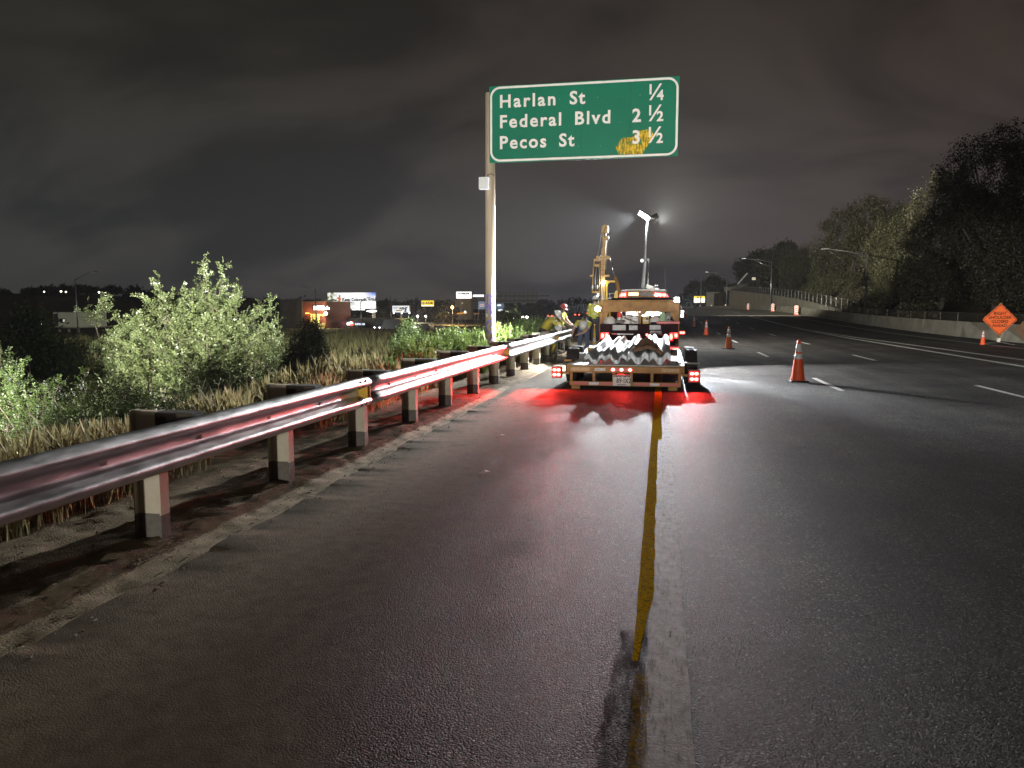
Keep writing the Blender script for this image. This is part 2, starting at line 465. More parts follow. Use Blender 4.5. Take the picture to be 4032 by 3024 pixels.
MT['yellow_thin'] = worn('thin_yellow_road_paint', (0.33, 0.21, 0.05), (0.44, 0.27, 0.03), wear=0.52, scale=22, rough=1.0, soft=0.2)
MT['milled'] = worn('milled_asphalt', (0.20, 0.18, 0.15), (0.34, 0.31, 0.26), wear=0.34, scale=16, rough=0.62, soft=0.16, stretch=(2.4, .35, 1), bump=1.0, spec=0.22)
MT['tar'] = worn('tar_residue', (0.010, 0.009, 0.008), (0.022, 0.020, 0.018), wear=0.55, scale=11, rough=0.9, soft=0.22, stretch=(1.6, .4, 1))
MT['concrete'] = mat('barrier_concrete', (0.24, 0.225, 0.185), (0.36, 0.345, 0.29), rough=0.85, scale=0.9, bump=0.35, bscale=14, detail=8)
MT['concrete_wall'] = mat('wall_concrete', (0.27, 0.255, 0.21), (0.36, 0.345, 0.285), rough=0.85, scale=0.5, bump=0.3, bscale=8, detail=8)
MT['sign_green'] = mat('green_sign_sheeting', (0.001, 0.150, 0.082), (0.001, 0.170, 0.094), rough=0.5, spec=0.2, scale=1.2, bump=0.03, bscale=12)
MT['sign_white'] = mat('white_sign_sheeting', (0.72, 0.70, 0.65), (0.80, 0.78, 0.73), rough=0.45, scale=6)
MT['sign_back'] = mat('sign_aluminium', (0.35, 0.35, 0.35), (0.45, 0.45, 0.45), rough=0.5, metal=0.7)
MT['pole_paint'] = mat('weathered_pole_paint', (0.42, 0.335, 0.235), (0.52, 0.43, 0.32), rough=0.6, scale=2.2, bump=0.15, bscale=12, stretch=(2, 2, .35), detail=8)
MT['graffiti'] = mat('violet_spray_paint', (0.16, 0.12, 0.55), (0.26, 0.21, 0.66), rough=0.5, scale=12)
MT['orange_sign'] = mat('orange_sign_vinyl', (0.90, 0.135, 0.018), (0.95, 0.165, 0.025), rough=0.5, scale=3)
MT['black'] = mat('black_lettering', (0.05, 0.015, 0.008), rough=0.7)
MT['blackmat'] = mat('matt_black', (0.012, 0.012, 0.013), (0.03, 0.03, 0.03), rough=0.6, scale=10)
MT['rubber'] = mat('tyre_rubber', (0.018, 0.017, 0.017), (0.04, 0.037, 0.034), rough=0.75, scale=12, bump=0.3, bscale=40)
MT['cone'] = mat('orange_cone_plastic', (0.86, 0.105, 0.018), (0.70, 0.085, 0.018), rough=0.5, scale=9, lo=0.45, hi=0.8)
MT['cone_old'] = mat('faded_orange_cone_plastic', (0.80, 0.19, 0.02), (0.66, 0.13, 0.02), rough=0.55, scale=10)
MT['reflect'] = mat('white_reflective_collar', (0.80, 0.80, 0.80), (0.68, 0.68, 0.67), rough=0.4, scale=25)
MT['trailer_paint'] = mat('yellow_brown_trailer_paint', (0.42, 0.235, 0.045), (0.24, 0.125, 0.03), rough=0.55, scale=6, bump=0.15, bscale=30, lo=0.42, hi=0.8, detail=8)
MT['deck'] = mat('steel_deck', (0.20, 0.185, 0.165), (0.36, 0.34, 0.31), rough=0.5, metal=0.4, scale=10, bump=0.2, bscale=30)
MT['red_tape'] = mat('red_reflective_tape', (0.62, 0.045, 0.02), (0.50, 0.03, 0.015), rough=0.4, scale=30)
MT['white_tape'] = mat('white_reflective_tape', (0.78, 0.78, 0.78), (0.5, 0.5, 0.5), rough=0.4, scale=40, lo=.5, hi=.75)
MT['red_lens'] = glow('red_tail_lens', (1.0, 0.015, 0.012), 0.9)
MT['red_core'] = glow('red_lamp_lit', (1.0, 0.11, 0.085), 22)
MT['red_core_dim'] = glow('red_lamp_lit_far', (1.0, 0.10, 0.07), 12)
MT['white_lamp'] = glow('white_lamp_lit', (1.0, 0.98, 0.94), 60)
MT['amber_lamp'] = glow('amber_lamp_lit', (1.0, 0.80, 0.30), 1.6)
MT['rust'] = mat('rusty_amber_paint', (0.34, 0.185, 0.045), (0.21, 0.10, 0.032), rough=0.65, scale=5, bump=0.25, bscale=24, detail=9)
MT['rig'] = mat('ochre_rig_paint', (0.50, 0.315, 0.085), (0.40, 0.23, 0.06), rough=0.5, scale=6, bump=0.1, bscale=20, detail=8)
MT['rig_yellow'] = mat('yellow_rig_paint', (0.72, 0.48, 0.02), (0.62, 0.38, 0.02), rough=0.45, scale=5)
MT['chrome'] = mat('polished_rod', (0.75, 0.77, 0.80), rough=0.18, metal=1.0)
MT['hose'] = mat('hydraulic_hose', (0.02, 0.02, 0.022), rough=0.55)
MT['truck'] = mat('dark_truck_paint', (0.016, 0.005, 0.007), (0.024, 0.008, 0.010), rough=0.75, spec=0.08, scale=3)
MT['glass'] = mat('dark_vehicle_glass', (0.012, 0.014, 0.016), rough=0.08, spec=0.8)
MT['white_body'] = mat('white_vehicle_paint', (0.70, 0.70, 0.68), (0.62, 0.62, 0.60), rough=0.4, scale=3)
MT['grey'] = mat('grey_painted_steel', (0.22, 0.23, 0.235), (0.32, 0.33, 0.335), rough=0.5, metal=0.3, scale=14)
MT['dark_steel'] = mat('dark_steel', (0.06, 0.055, 0.05), (0.11, 0.10, 0.09), rough=0.55, metal=0.4, scale=10)
MT['white_plastic'] = mat('white_plastic', (0.72, 0.73, 0.74), (0.60, 0.61, 0.62), rough=0.5, scale=6)
MT['green_plastic'] = mat('pale_green_plastic', (0.30, 0.52, 0.36), rough=0.5)
MT['card'] = mat('yellow_carton', (0.66, 0.50, 0.20), (0.56, 0.40, 0.15), rough=0.7, scale=7)
MT['red_paint'] = mat('red_paint', (0.62, 0.04, 0.025), (0.5, 0.035, 0.02), rough=0.4)
MT['canvas'] = mat('brown_canvas', (0.125, 0.068, 0.036), (0.17, 0.098, 0.055), rough=0.8, scale=5, bump=0.4, bscale=26)
MT['chain'] = mat('chain_steel', (0.26, 0.24, 0.23), (0.42, 0.40, 0.38), rough=0.35, metal=0.8, scale=30)
MT['skin'] = mat('skin', (0.52, 0.32, 0.22), (0.46, 0.27, 0.18), rough=0.55, scale=10)
MT['hair'] = mat('dark_hair', (0.03, 0.02, 0.015), rough=0.6)
MT['hivis'] = mat('yellow_green_hi_vis_cloth', (0.60, 0.62, 0.035), (0.50, 0.52, 0.03), rough=0.75, scale=7, bump=0.3, bscale=20)
MT['hivis_warm'] = mat('faded_yellow_hi_vis_cloth', (0.66, 0.55, 0.06), (0.56, 0.47, 0.05), rough=0.75, scale=7, bump=0.3, bscale=20)
MT['silver_tape'] = mat('silver_reflective_tape', (0.70, 0.66, 0.60), rough=0.4)
MT['jeans'] = mat('blue_denim', (0.075, 0.10, 0.19), (0.11, 0.14, 0.25), rough=0.85, scale=14, bump=0.2, bscale=50)
MT['dark_cloth'] = mat('dark_work_trousers', (0.03, 0.028, 0.03), (0.05, 0.047, 0.05), rough=0.85, scale=10)
MT['boot'] = mat('pale_work_boot', (0.42, 0.36, 0.29), (0.30, 0.25, 0.20), rough=0.7, scale=10)
MT['hat_white'] = mat('white_hard_hat_plastic', (0.78, 0.78, 0.76), rough=0.3)
MT['hat_red'] = mat('red_hard_hat_plastic', (0.40, 0.045, 0.04), (0.5, 0.09, 0.08), rough=0.35, scale=8)
MT['bark'] = mat('bark', (0.055, 0.042, 0.03), (0.12, 0.10, 0.075), rough=0.9, scale=6, bump=0.6, bscale=20, stretch=(1, 1, .3))
MT['bare_twig'] = mat('bleached_twig', (0.36, 0.31, 0.25), (0.48, 0.43, 0.36), rough=0.85, scale=10)
MT['leaf_locust'] = leaf_material('locust_leaf', (0.085, 0.115, 0.040), (0.19, 0.225, 0.105), rough=0.36, spec=0.6, back=0.3)
MT['leaf_dark'] = leaf_material('dark_shrub_leaf', (0.040, 0.065, 0.018), (0.075, 0.105, 0.032), rough=0.5)
MT['leaf_sage'] = leaf_material('grey_green_shrub_leaf', (0.055, 0.070, 0.030), (0.100, 0.115, 0.052), rough=0.6)
MT['leaf_weed'] = leaf_material('kochia_leaf', (0.125, 0.200, 0.040), (0.225, 0.300, 0.085), rough=0.55, back=0.35)
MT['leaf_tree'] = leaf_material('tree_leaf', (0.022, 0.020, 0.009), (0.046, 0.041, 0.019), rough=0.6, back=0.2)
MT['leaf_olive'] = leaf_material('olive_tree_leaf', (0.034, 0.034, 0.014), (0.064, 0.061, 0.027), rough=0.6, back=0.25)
MT['dry_grass'] = leaf_material('dry_grass_blade', (0.29, 0.245, 0.12), (0.48, 0.42, 0.23), rough=0.7, spec=0.25, back=0.35)
MT['field_grass'] = leaf_material('field_grass_blade', (0.13, 0.13, 0.05), (0.26, 0.23, 0.11), rough=0.8, spec=0.15, back=0.3)

# ---------------------------------------------------------------- text as a mesh part
def text(name, s, size, m, parent, loc, rot=(R(90), 0, 0), extrude=0.002, bold=0.0, space=1.0, align='LEFT', sx=1.0):
    cu = bpy.data.curves.new('txt', 'FONT'); cu.body = s; cu.size = size; cu.extrude = extrude
    cu.offset = bold; cu.space_character = space; cu.align_x = align; cu.resolution_u = 3
    t = bpy.data.objects.new('txt', cu); COL.objects.link(t)
    bpy.context.view_layer.update()
    me = bpy.data.meshes.new_from_object(t.evaluated_get(bpy.context.evaluated_depsgraph_get()))
    bpy.data.objects.remove(t); bpy.data.curves.remove(cu)
    me.materials.clear(); me.materials.append(m); me.name = name
    mx = Matrix.Translation(Vector(loc) - ORG.get(parent.name, Vector((0,0,0)))) @ Euler(rot).to_matrix().to_4x4() @ Matrix.Diagonal((sx, 1, 1, 1))
    me.transform(mx); me.update()
    o = bpy.data.objects.new(name, me); link(o, parent); ORG[o.name] = ORG.get(parent.name, Vector((0,0,0)))
    return o

# ================================================================== SETTING
def sstep(t):
    t = np.clip(t, 0, 1); return t*t*(3-2*t)
def zr(Y):                       # the road climbs gently beyond the work zone
    return 1.3*sstep((np.asarray(Y, float)-42)/98)
def cx(Y):                       # and bends left far ahead
    return -np.clip(np.asarray(Y, float)-110, 0, None)**2/(2*2300)
def wall_top(Y):
    return zr(Y) + 0.35 + np.clip((np.asarray(Y, float)-85)/130, 0, 1)*4.6
def terrain(u, Y):
    t = sstep((-4.9-u)/9.0)
    z = zr(Y)*(1-t) - 2.5*t
    z = z + np.where(u < -14, 0.5*(fbm(u*0.05, Y*0.05, 3, 5)-0.5), 0)
    z = z - 0.6*sstep((Y-95)/50)*(u < -14)
    z = z + 16.5*np.exp(-(((u+470)/150)**2 + ((Y-540)/130)**2)) * (u < -60)
    rise = sstep((u-20.2)/14)*4.5 + sstep((u-30)/60)*5
    right = np.where(u > 20.2, wall_top(Y)-0.12+rise, zr(Y)+0.02)
    z = np.where(u > 17.0, right, z)
    z = np.where((u > -5.3) & (u < 17.0), z-0.16, z)
    return z

us = np.array([-1000,-800,-650,-560,-510,-470,-430,-390,-350,-310,-260,-210,-170,-140,-115,-95,-80,-68,-58,-50,-43,-37,-32,-28,-25,-22,-20,-18,-16.5,-15,-14,-13,-12,-11,-10,-9,-8,-7.2,-6.4,-5.8,-5.4,-5.2,-4.2,-3,0,8,16.9,17.02,18.5,20.15,20.22,21.5,23,25,27.5,30,33,37,42,50,65,90,140,220,400,700], float)
ys = np.concatenate([np.arange(-60, 30, 3), np.arange(30, 120, 4), np.arange(120, 320, 10), np.arange(320, 760, 25), [800, 900, 1100, 1400]]).astype(float)
UU, YY = np.meshgrid(us, ys)
ZZ = terrain(UU, YY)
V = np.stack([UU + cx(YY)*(YY < 400) + (YY >= 400)*cx(np.full_like(YY, 400)), YY, ZZ], -1).reshape(-1, 3)
nu = len(us); ny = len(ys)
ii, jj = np.meshgrid(np.arange(nu-1), np.arange(ny-1))
b = (jj*nu+ii).ravel()
struct(arr_mesh('ground', V, np.stack([b, b+1, b+nu+1, b+nu], -1), MT['field'], smooth=True))

# road slab
ru = np.concatenate([[-3.02], np.arange(-2.5, 16.9, 1.2), [16.95]])
ry = np.concatenate([np.arange(-40, 0, 0.5), np.arange(0, 16, 0.06), np.arange(16, 40, 0.25), np.arange(40, 140, 3), np.arange(140, 420, 6)])
RU, RY = np.meshgrid(ru, ry)
edge = (RU < -3.0)
RX = RU + np.where(edge, 0.10*(fbm(RY*0.9, RY*0+3, 3, 3)-0.5) + 0.06*(vnoise(RY*3.1, RY*0, 9)-0.5) + 0.05*(fbm(RY*9, RY*0, 3, 19)-0.5), 0) + cx(RY)
V = np.stack([RX, RY, zr(RY)], -1).reshape(-1, 3)
nu = len(ru); ny = len(ry)
ii, jj = np.meshgrid(np.arange(nu-1), np.arange(ny-1)); b = (jj*nu+ii).ravel()
F = np.stack([b, b+1, b+nu+1, b+nu], -1)
# broken edge of the slab going down into the soil
el = np.arange(ny)*nu
V2 = V[el] + np.array([-0.02, 0, -0.12]); k0 = len(V)
F2 = np.stack([el[:-1], el[1:], k0+np.arange(1, ny), k0+np.arange(0, ny-1)], -1)
struct(arr_mesh('road', np.vstack([V, V2]), np.vstack([F, F2]), MT['asphalt']))

# older, paler pavement beyond the new overlay
V = []
fy = np.concatenate([np.arange(91, 140, 3), np.arange(140, 420, 6)])
fx = np.arange(-3.0, 16.9, 1.4)
FX, FY = np.meshgrid(fx, fy)
V = np.stack([FX+cx(FY), FY+(FY < 92)*(0.35*(FX+3)), zr(FY)+0.0022], -1).reshape(-1, 3); nu = len(fx); ny = len(fy)
ii, jj = np.meshgrid(np.arange(nu-1), np.arange(ny-1)); b = (jj*nu+ii).ravel()
struct(arr_mesh('old_pavement', V, np.stack([b, b+1, b+nu+1, b+nu], -1), mat('old_pavement', (0.24, 0.225, 0.19), (0.31, 0.29, 0.245), rough=0.75, scale=0.6, spec=0.3)))

# sandy verge under the guardrail
sx_ = np.arange(-5.6, -2.90, 0.05); sy_ = np.concatenate([np.arange(-6, 14, 0.06), np.arange(14, 44, 0.16)])
SX, SY = np.meshgrid(sx_, sy_)
t = sstep((-4.9-SX)/9.0)
hump = 0.055*fbm(SX*1.6+3, SY*1.1, 4, 21) + 0.035*np.abs(fbm(SX*6, SY*3.2, 3, 33)-0.5)*2 + 0.018*fbm(SX*17, SY*12, 2, 41) + 0.012*fbm(SX*31, SY*29, 2, 47)
near_edge = sstep((-3.02-SX)/0.45)
rut = np.exp(-((SX+3.30)/0.09)**2)*0.05*(0.4+1.2*fbm(SY*1.4, SY*0+7, 2, 8))
SZ = -2.5*t - 0.115 + 0.05*near_edge + hump*(0.45+0.75*near_edge) - rut*0.6
SZ = np.where(SX > -2.98, -0.10, SZ)
SZ = np.where(SX < -5.4, SZ-0.10, SZ)
V = np.stack([SX, SY, SZ], -1).reshape(-1, 3); nu = len(sx_); ny = len(sy_)
ii, jj = np.meshgrid(np.arange(nu-1), np.arange(ny-1)); b = (jj*nu+ii).ravel()
struct(arr_mesh('verge', V, np.stack([b, b+1, b+nu+1, b+nu], -1), MT['sand'], smooth=True))

def ribbon(name, pts, width, m, lift=0.004, rough_edge=0.0, seed=0):
    """flat painted strip that follows the road; pts = list of (u, Y)"""
    V = []; n = len(pts)
    for i, (u, Y) in enumerate(pts):
        x0 = u + float(cx(Y)); z = float(zr(Y)) + lift
        a = rough_edge*(random.random()-0.5); c = rough_edge*(random.random()-0.5)
        V += [(x0-width/2+a, Y, z), (x0+width/2+c, Y, z)]
    F = [(2*i, 2*i+1, 2*i+3, 2*i+2) for i in range(n-1)]
    return struct(arr_mesh(name, np.array(V), np.array(F), m))

def seq(a, b, s): return list(np.arange(a, b+1e-6, s))
for k in range(22):
    y0 = 16.2+10.9*k
    ribbon('lane_dash', [(3.55, y) for y in seq(y0, y0+2.9, 0.725)], 0.12, MT['white_paint'])
    y0 = 15.0+10.9*k
    ribbon('lane_dash', [(6.62, y) for y in seq(y0, y0+2.9, 0.725)], 0.12, MT['white_paint'])
ribbon('lane_line', [(10.05, y) for y in seq(-20, 400, 3)], 0.20, MT['white_paint'])
ribbon('gore_line', [(10.18+(60-y)*0.034, y) for y in seq(-20, 56, 2)], 0.17, MT['white_paint'])
ribbon('edge_line', [(14.42, y) for y in seq(-20, 400, 3)], 0.13, MT['white_paint'])
ribbon('milled_strip', [(0.055, y) for y in seq(0.4, 13.2, 0.2)], 0.185, MT['milled'], 0.004, 0.012)
ribbon('tar_strip', [(-0.125+0.02*math.sin(y*2), y) for y in seq(0.4, 3.9, 0.15)], 0.13, MT['tar'], 0.003, 0.05)
# yellow edge line: worn thin on the right half near the camera, whole under the trailer
pts = [(-0.066, y) for y in seq(3.5, 24, 0.12)]
V = []
for i, (u, Y) in enumerate(pts):
    w = min(0.086, 0.018+0.011*i)
    V += [(-0.105+.006*(random.random()-.5), Y, 0.006), (-0.105+w+0.020*(random.random()-.5), Y, 0.006)]
struct(arr_mesh('yellow_line', np.array(V), np.array([(2*i, 2*i+1, 2*i+3, 2*i+2) for i in range(len(pts)-1)]), MT['yellow_paint']))
ribbon('yellow_line', [(-0.012, y) for y in seq(9.7, 30, 0.5)], 0.075, MT['yellow_paint'], 0.0085, 0.01)
ribbon('yellow_trace', [(-0.06, y) for y in seq(1.2, 3.5, 0.2)], 0.06, MT['yellow_thin'], 0.0075, 0.02)

# frontage road across the field
fr = [(-190, 128), (-130, 134), (-90, 141), (-60, 146), (-42, 152), (-30, 172), (-24, 215), (-20, 300)]
V = []
for i, (x_, y_) in enumerate(fr):
    p = np.array(fr[max(i-1, 0)]); q = np.array(fr[min(i+1, len(fr)-1)]); d = (q-p)/np.linalg.norm(q-p); nn = np.array([-d[1], d[0]])
    for s in (-4.5, 4.5): V.append((x_+nn[0]*s, y_+nn[1]*s, -2.94))
struct(arr_mesh('frontage_road', np.array(V), np.array([(2*i, 2*i+1, 2*i+3, 2*i+2) for i in range(len(fr)-1)]), mat('frontage_asphalt', (0.045, 0.044, 0.042), (0.065, 0.063, 0.06), rough=0.8, scale=2)))

# ================================================================== GUARDRAIL
W_PROF = [(-.156,.030),(-.150,.044),(-.140,.055),(-.112,.078),(-.100,.083),(-.086,.080),(-.074,.068),(-.040,.014),(-.028,.003),(-.014,0.0),
          (.014,0.0),(.028,.003),(.040,.014),(.074,.068),(.086,.080),(.100,.083),(.112,.078),(.140,.055),(.150,.044),(.156,.030)]
def wbeam_mesh(m, y0, y1, place, ny=2, t=0.0):
    """W-beam from y0 to y1; place(d, z, y) -> point"""
    b = len(m.v); K = len(W_PROF)
    for i in range(ny):
        y = y0+(y1-y0)*i/(ny-1)
        for z, d in W_PROF: m.v.append(tuple(place(d, z, y)))
    for i in range(ny-1):
        for k in range(K-1):
            m.f.append((b+i*K+k, b+i*K+k+1, b+(i+1)*K+k+1, b+(i+1)*K+k)); m.m.append(0)

RAILX = -3.185; RAILZ = 0.745
gr = thing('guardrail', 'long galvanised W-beam guardrail along the left shoulder, lit red by the tail lights', 'guardrail', (-3.3, 12, 0))
seams = [-7.7, 0.03, 7.75, 15.47, 23.19, 27.3]
for i in range(len(seams)-1):
    m = M(); off = 0.003*(i % 2)
    wbeam_mesh(m, seams[i]-(0.16 if i else 0), seams[i+1]+0.16*(i < len(seams)-2), lambda d, z, y: (RAILX+d+off, y, RAILZ+z), 12)
    m.build('rail_beam', MT['galv'], gr, smooth=True, fix=False, solid=0.003)
# posts: steel I-section with a timber block between post and rail
mp = M(); X0, X1 = -3.700, -3.485
mp.box(X0, X0+.010, -.05, .05, .17, .925, 0); mp.box(X1-.010, X1, -.05, .05, .17, .925, 0); mp.box(X0+.010, X1-.010, -.005, .005, .17, .925, 0)
mp.box(X0-.0006, X0+.0106, -.0506, .0506, -.5, .17, 1); mp.box(X1-.0106, X1+.0006, -.0506, .0506, -.5, .17, 1); mp.box(X0+.0106, X1-.0106, -.0056, .0056, -.5, .17, 1)
mb_ = M(); mb_.box(-3.483, -3.190, -.075, .075, .575, .920)
bolt = M(); bolt.cyl((RAILX-.004, 0, RAILZ), (RAILX+.014, 0, RAILZ), .016, .013, 8)
slot = M(); slot.obox((RAILX+.004, 0, RAILZ), (.004, .055, .024))
first = None
for i in range(-5, 14):
    y = 4.85+1.93*i + random.uniform(-.02, .02)
    if first is None:
        p = mp.build('post', [MT['steel_post'], MT['post_shade']], gr); bl = mb_.build('block', MT['block'], p, bevel=.004)
        bo = bolt.build('bolt', MT['bolt'], gr, fix=False); sl = slot.build('slot', MT['blackmat'], gr, fix=False)
        first = (p, bl, bo, sl)
    else:
        p = first[0].copy(); link(p, gr); bl = first[1].copy(); link(bl, p)
        bo = first[2].copy(); link(bo, gr); sl = first[3].copy(); link(sl, gr)
    base = Vector((0, y-12+12, 0))
    p.location = (0, y, random.uniform(-.012, .012)); p.rotation_euler = (0, 0, 0)
    p.location.x = -3.59*(1-math.cos(p.rotation_euler.z)); bl.location = (0, 0, 0)
    if y > 27:
        bo.location = (0, 26.9, 0)
        sl.location = (0, 26.0, 0)
    else:
        bo.location = (0, y, 0); sl.location = (0, y-0.965, 0)
    if y > 27.2: pass
# splice bolts and the butterfly reflectors in the valley of the rail
for s in seams[1:-1]:
    for dy in (-.11, .02):
        for dz in (.121, .060, -.060, -.121):
            b2 = M(); d = np.interp(dz, [p[0] for p in W_PROF], [p[1] for p in W_PROF])
            nn = 1 if dz > 0 else -1
            out = Vector((0.75, 0, 0.66*nn*(1 if abs(dz) > .1 else -1)))
            c = Vector((RAILX+d+.003, s+dy, RAILZ+dz)); b2.cyl(c-out*.004, c+out*.013, .017, .013, 8); b2.build('splice_bolt', MT['bolt'], gr, fix=False)
    b3 = M()
    for dy, sg in ((-.03, -1), (.03, 1)):
        a = [(RAILX+.012, s+dy, RAILZ-.035), (RAILX+.012, s+dy, RAILZ+.035), (RAILX+.118, s+dy+.012*sg, RAILZ+.068), (RAILX+.118, s+dy+.012*sg, RAILZ-.068)]
        n_ = [(q[0], q[1]+.003, q[2]) for q in a]
        b3.add(a+n_, [(0,1,2,3),(7,6,5,4),(0,4,5,1),(1,5,6,2),(2,6,7,3),(3,7,4,0)])
    b3.box(RAILX+.006, RAILX+.012, s-.05, s+.05, RAILZ-.03, RAILZ+.03)
    b3.build('reflector', MT['amber_plate'], gr)

# ================================================================== GREEN DISTANCE SIGN
SY0 = 20.5
sg = thing('distance_sign', 'green highway distance sign reading Harlan St, Federal Blvd, Pecos St on one pole', 'road sign', (-4.62, SY0+.16, -.3))
m = M(); m.cyl((-4.62, SY0+.19, -.6), (-4.62, SY0+.19, 7.35), .142, .130, 28); m.build('pole', MT['pole_paint'], sg, smooth=True)
m = M(); m.cyl((-4.62, SY0+.19, -.24), (-4.62, SY0+.19, -.20), .26, .26, 20)
for k in range(4): m.cyl((-4.62+.21*math.cos(k*1.57+.7), SY0+.19+.21*math.sin(k*1.57+.7), -.2), (-4.62+.21*math.cos(k*1.57+.7), SY0+.19+.21*math.sin(k*1.57+.7), -.12), .022, n=8)
m.build('base_plate', MT['grey'], sg)
SXL, SXR, SZB, SZT = -4.59, 0.33, 5.50, 7.47
W = SXR-SXL; Hh = SZT-SZB
for k in range(4):            # extruded panels side by side with fine seams
    a = SXL+W*k/4; m = M(); m.box(a+.0015, SXL+W*(k+1)/4-.0015, SY0-.012, SY0+.03, SZB, SZT); m.build('sign_panel', MT['sign_green'], sg)
m = M()
for zz in (SZB+.35, SZT-.40): m.box(SXL-.02, SXR-.05, SY0+.031, SY0+.045+.06, zz-.05, zz+.05)
m.build('cross_beam', MT['grey'], sg)
def rrect(x0, x1, z0, z1, r, n=8):
    o = []
    for cx_, cz_, a0 in ((x1-r, z1-r, 0), (x0+r, z1-r, 90), (x0+r, z0+r, 180), (x1-r, z0+r, 270)):
        for k in range(n+1): o.append((cx_+r*math.cos(R(a0+90*k/n)), cz_+r*math.sin(R(a0+90*k/n))))
    return o
def frame_ring(m, out, inn, y0, y1):
    n = len(out); b = len(m.v)
    m.v += [(p[0], y0, p[1]) for p in out]+[(p[0], y0, p[1]) for p in inn]+[(p[0], y1, p[1]) for p in out]+[(p[0], y1, p[1]) for p in inn]
    for i in range(n):
        j = (i+1) % n
        for q in ((i, j, n+j, n+i), (2*n+i, 3*n+i, 3*n+j, 2*n+j), (i, 2*n+i, 2*n+j, j), (n+i, n+j, 3*n+j, 3*n+i)):
            m.f.append(tuple(b+v for v in q)); m.m.append(0)
m = M(); frame_ring(m, rrect(SXL+.02, SXR-.02, SZB+.02, SZT-.02, .27), rrect(SXL+.075, SXR-.075, SZB+.075, SZT-.075, .215), SY0-.0165, SY0-.0125)
m.build('border', MT['sign_white'], sg)
ZL = (7.075, 6.555, 6.015)
ft = SY0-.0155
def sgt(nm, s, x_, z_, size, al='LEFT', sp=1.12, bold=.0115, sx=1.0):
    return text(nm, s, size, MT['sign_white'], sg, (x_, ft, z_), extrude=.002, bold=bold, space=sp, align=al, sx=sx)
sgt('place_name', 'Harlan', SXL+.265, ZL[0]-.16, .46, sp=1.24); sgt('place_name', 'St', SXL+2.13, ZL[0]-.16, .46, sp=1.16)
sgt('place_name', 'Federal', SXL+.265, ZL[1]-.16, .46, sp=1.22); sgt('place_name', 'Blvd', SXL+2.26, ZL[1]-.16, .46, sp=1.22)
sgt('place_name', 'Pecos', SXL+.265, ZL[2]-.16, .46, sp=1.20); sgt('place_name', 'St', SXL+1.86, ZL[2]-.16, .46, sp=1.16)
def fraction(z, whole, a, b_, nm='distance_number'):
    xr = SXR-.32
    if whole: sgt(nm, whole, xr-.855, z-.16, .46)
    sgt(nm, a, xr-.485, z-.01, .34, bold=.010)
    sgt(nm, b_, xr-.235, z-.165, .34, bold=.010)
    m = M(); m.prism([(xr-.43, z-.165), (xr-.375, z-.165), (xr-.115, z+.235), (xr-.17, z+.235)], 'y', ft-.002, ft+.002); m.build('fraction_bar', MT['sign_white'], sg)
fraction(ZL[0], '', '1', '4'); fraction(ZL[1], '2', '1', '2'); fraction(ZL[2], '3', '1', '2')
# amber glare painted on the sheeting as a yellow patch, a little rivet row
wp = worn('painted_amber_glare', (0.55, 0.36, 0.02), (0.85, 0.62, 0.08), wear=0.48, scale=7, rough=0.3, soft=0.10, stretch=(3.2, 1, 0.8), bump=.2)
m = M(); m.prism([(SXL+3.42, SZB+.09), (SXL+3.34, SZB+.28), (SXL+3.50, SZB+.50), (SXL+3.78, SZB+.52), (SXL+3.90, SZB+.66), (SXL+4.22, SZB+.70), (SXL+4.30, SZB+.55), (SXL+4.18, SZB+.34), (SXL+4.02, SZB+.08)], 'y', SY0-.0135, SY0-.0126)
m.build('painted_glare', wp, sg)
for zz in (SZB+.33, SZB+.90, SZT-.42):
    for k in range(9):
        m = M()
        x_ = SXL+.3+.52*k+random.uniform(-.05, .05); m.cyl((x_, SY0-.016, zz+random.uniform(-.01, .01)), (x_, SY0-.0125, zz), .013, n=6); m.build('rivet', MT['sign_back'], sg)
m = M(); m.box(-4.86, -4.60, SY0-.14, SY0+.02, 4.80, 5.12); b_ = m.build('junction_box', MT['white_plastic'], sg, bevel=.012)
m = M(); m.tube([(-4.66, SY0-.05, 5.12), (-4.62, SY0-.02, 5.20), (-4.55, SY0+.02, 5.22), (-4.48, SY0+.06, 5.18)], .012); m.build('clamp', MT['dark_steel'], sg)
# graffiti painted on the pole: strokes lie on its round surface
m = M()
def stroke(pts, w=.028):
    r = .1445
    P = []
    for i in range(len(pts)-1):
        for k in range(6):
            f = k/6; P.append((pts[i][0]*(1-f)+pts[i+1][0]*f, pts[i][1]*(1-f)+pts[i+1][1]*f))
    P.append(pts[-1]); b = len(m.v)
    for i, (u, z) in enumerate(P):
        a = P[max(i-1, 0)]; c = P[min(i+1, len(P)-1)]; d = np.array([c[0]-a[0], c[1]-a[1]]); d = d/(np.linalg.norm(d)+1e-9); nx, nz = -d[1]*w, d[0]*w
        for s in (-1, 1):
            th = (u+nx*s)/r; m.v.append((-4.62+r*math.sin(th), SY0+.19-r*math.cos(th), z+nz*s))
    for i in range(len(P)-1): m.f.append((b+2*i, b+2*i+1, b+2*i+3, b+2*i+2)); m.m.append(0)
stroke([(-.10, 1.42), (-.06, 1.72), (-.05, 1.98)], .022); stroke([(-.09, 1.97), (.02, 1.99), (.10, 1.93), (.07, 1.78), (-.04, 1.70)]); stroke([(-.02, 1.70), (.02, 1.58), (.09, 1.46)]); stroke([(.03, 1.9), (.04, 1.7), (.03, 1.45)], .02)
stroke([(.09, 1.27), (.00, 1.30), (-.09, 1.22), (-.11, 1.10), (-.06, 1.00), (.03, .97), (.11, 1.02)]); stroke([(.00, 1.14), (.08, 1.13), (.09, 1.05)], .02)
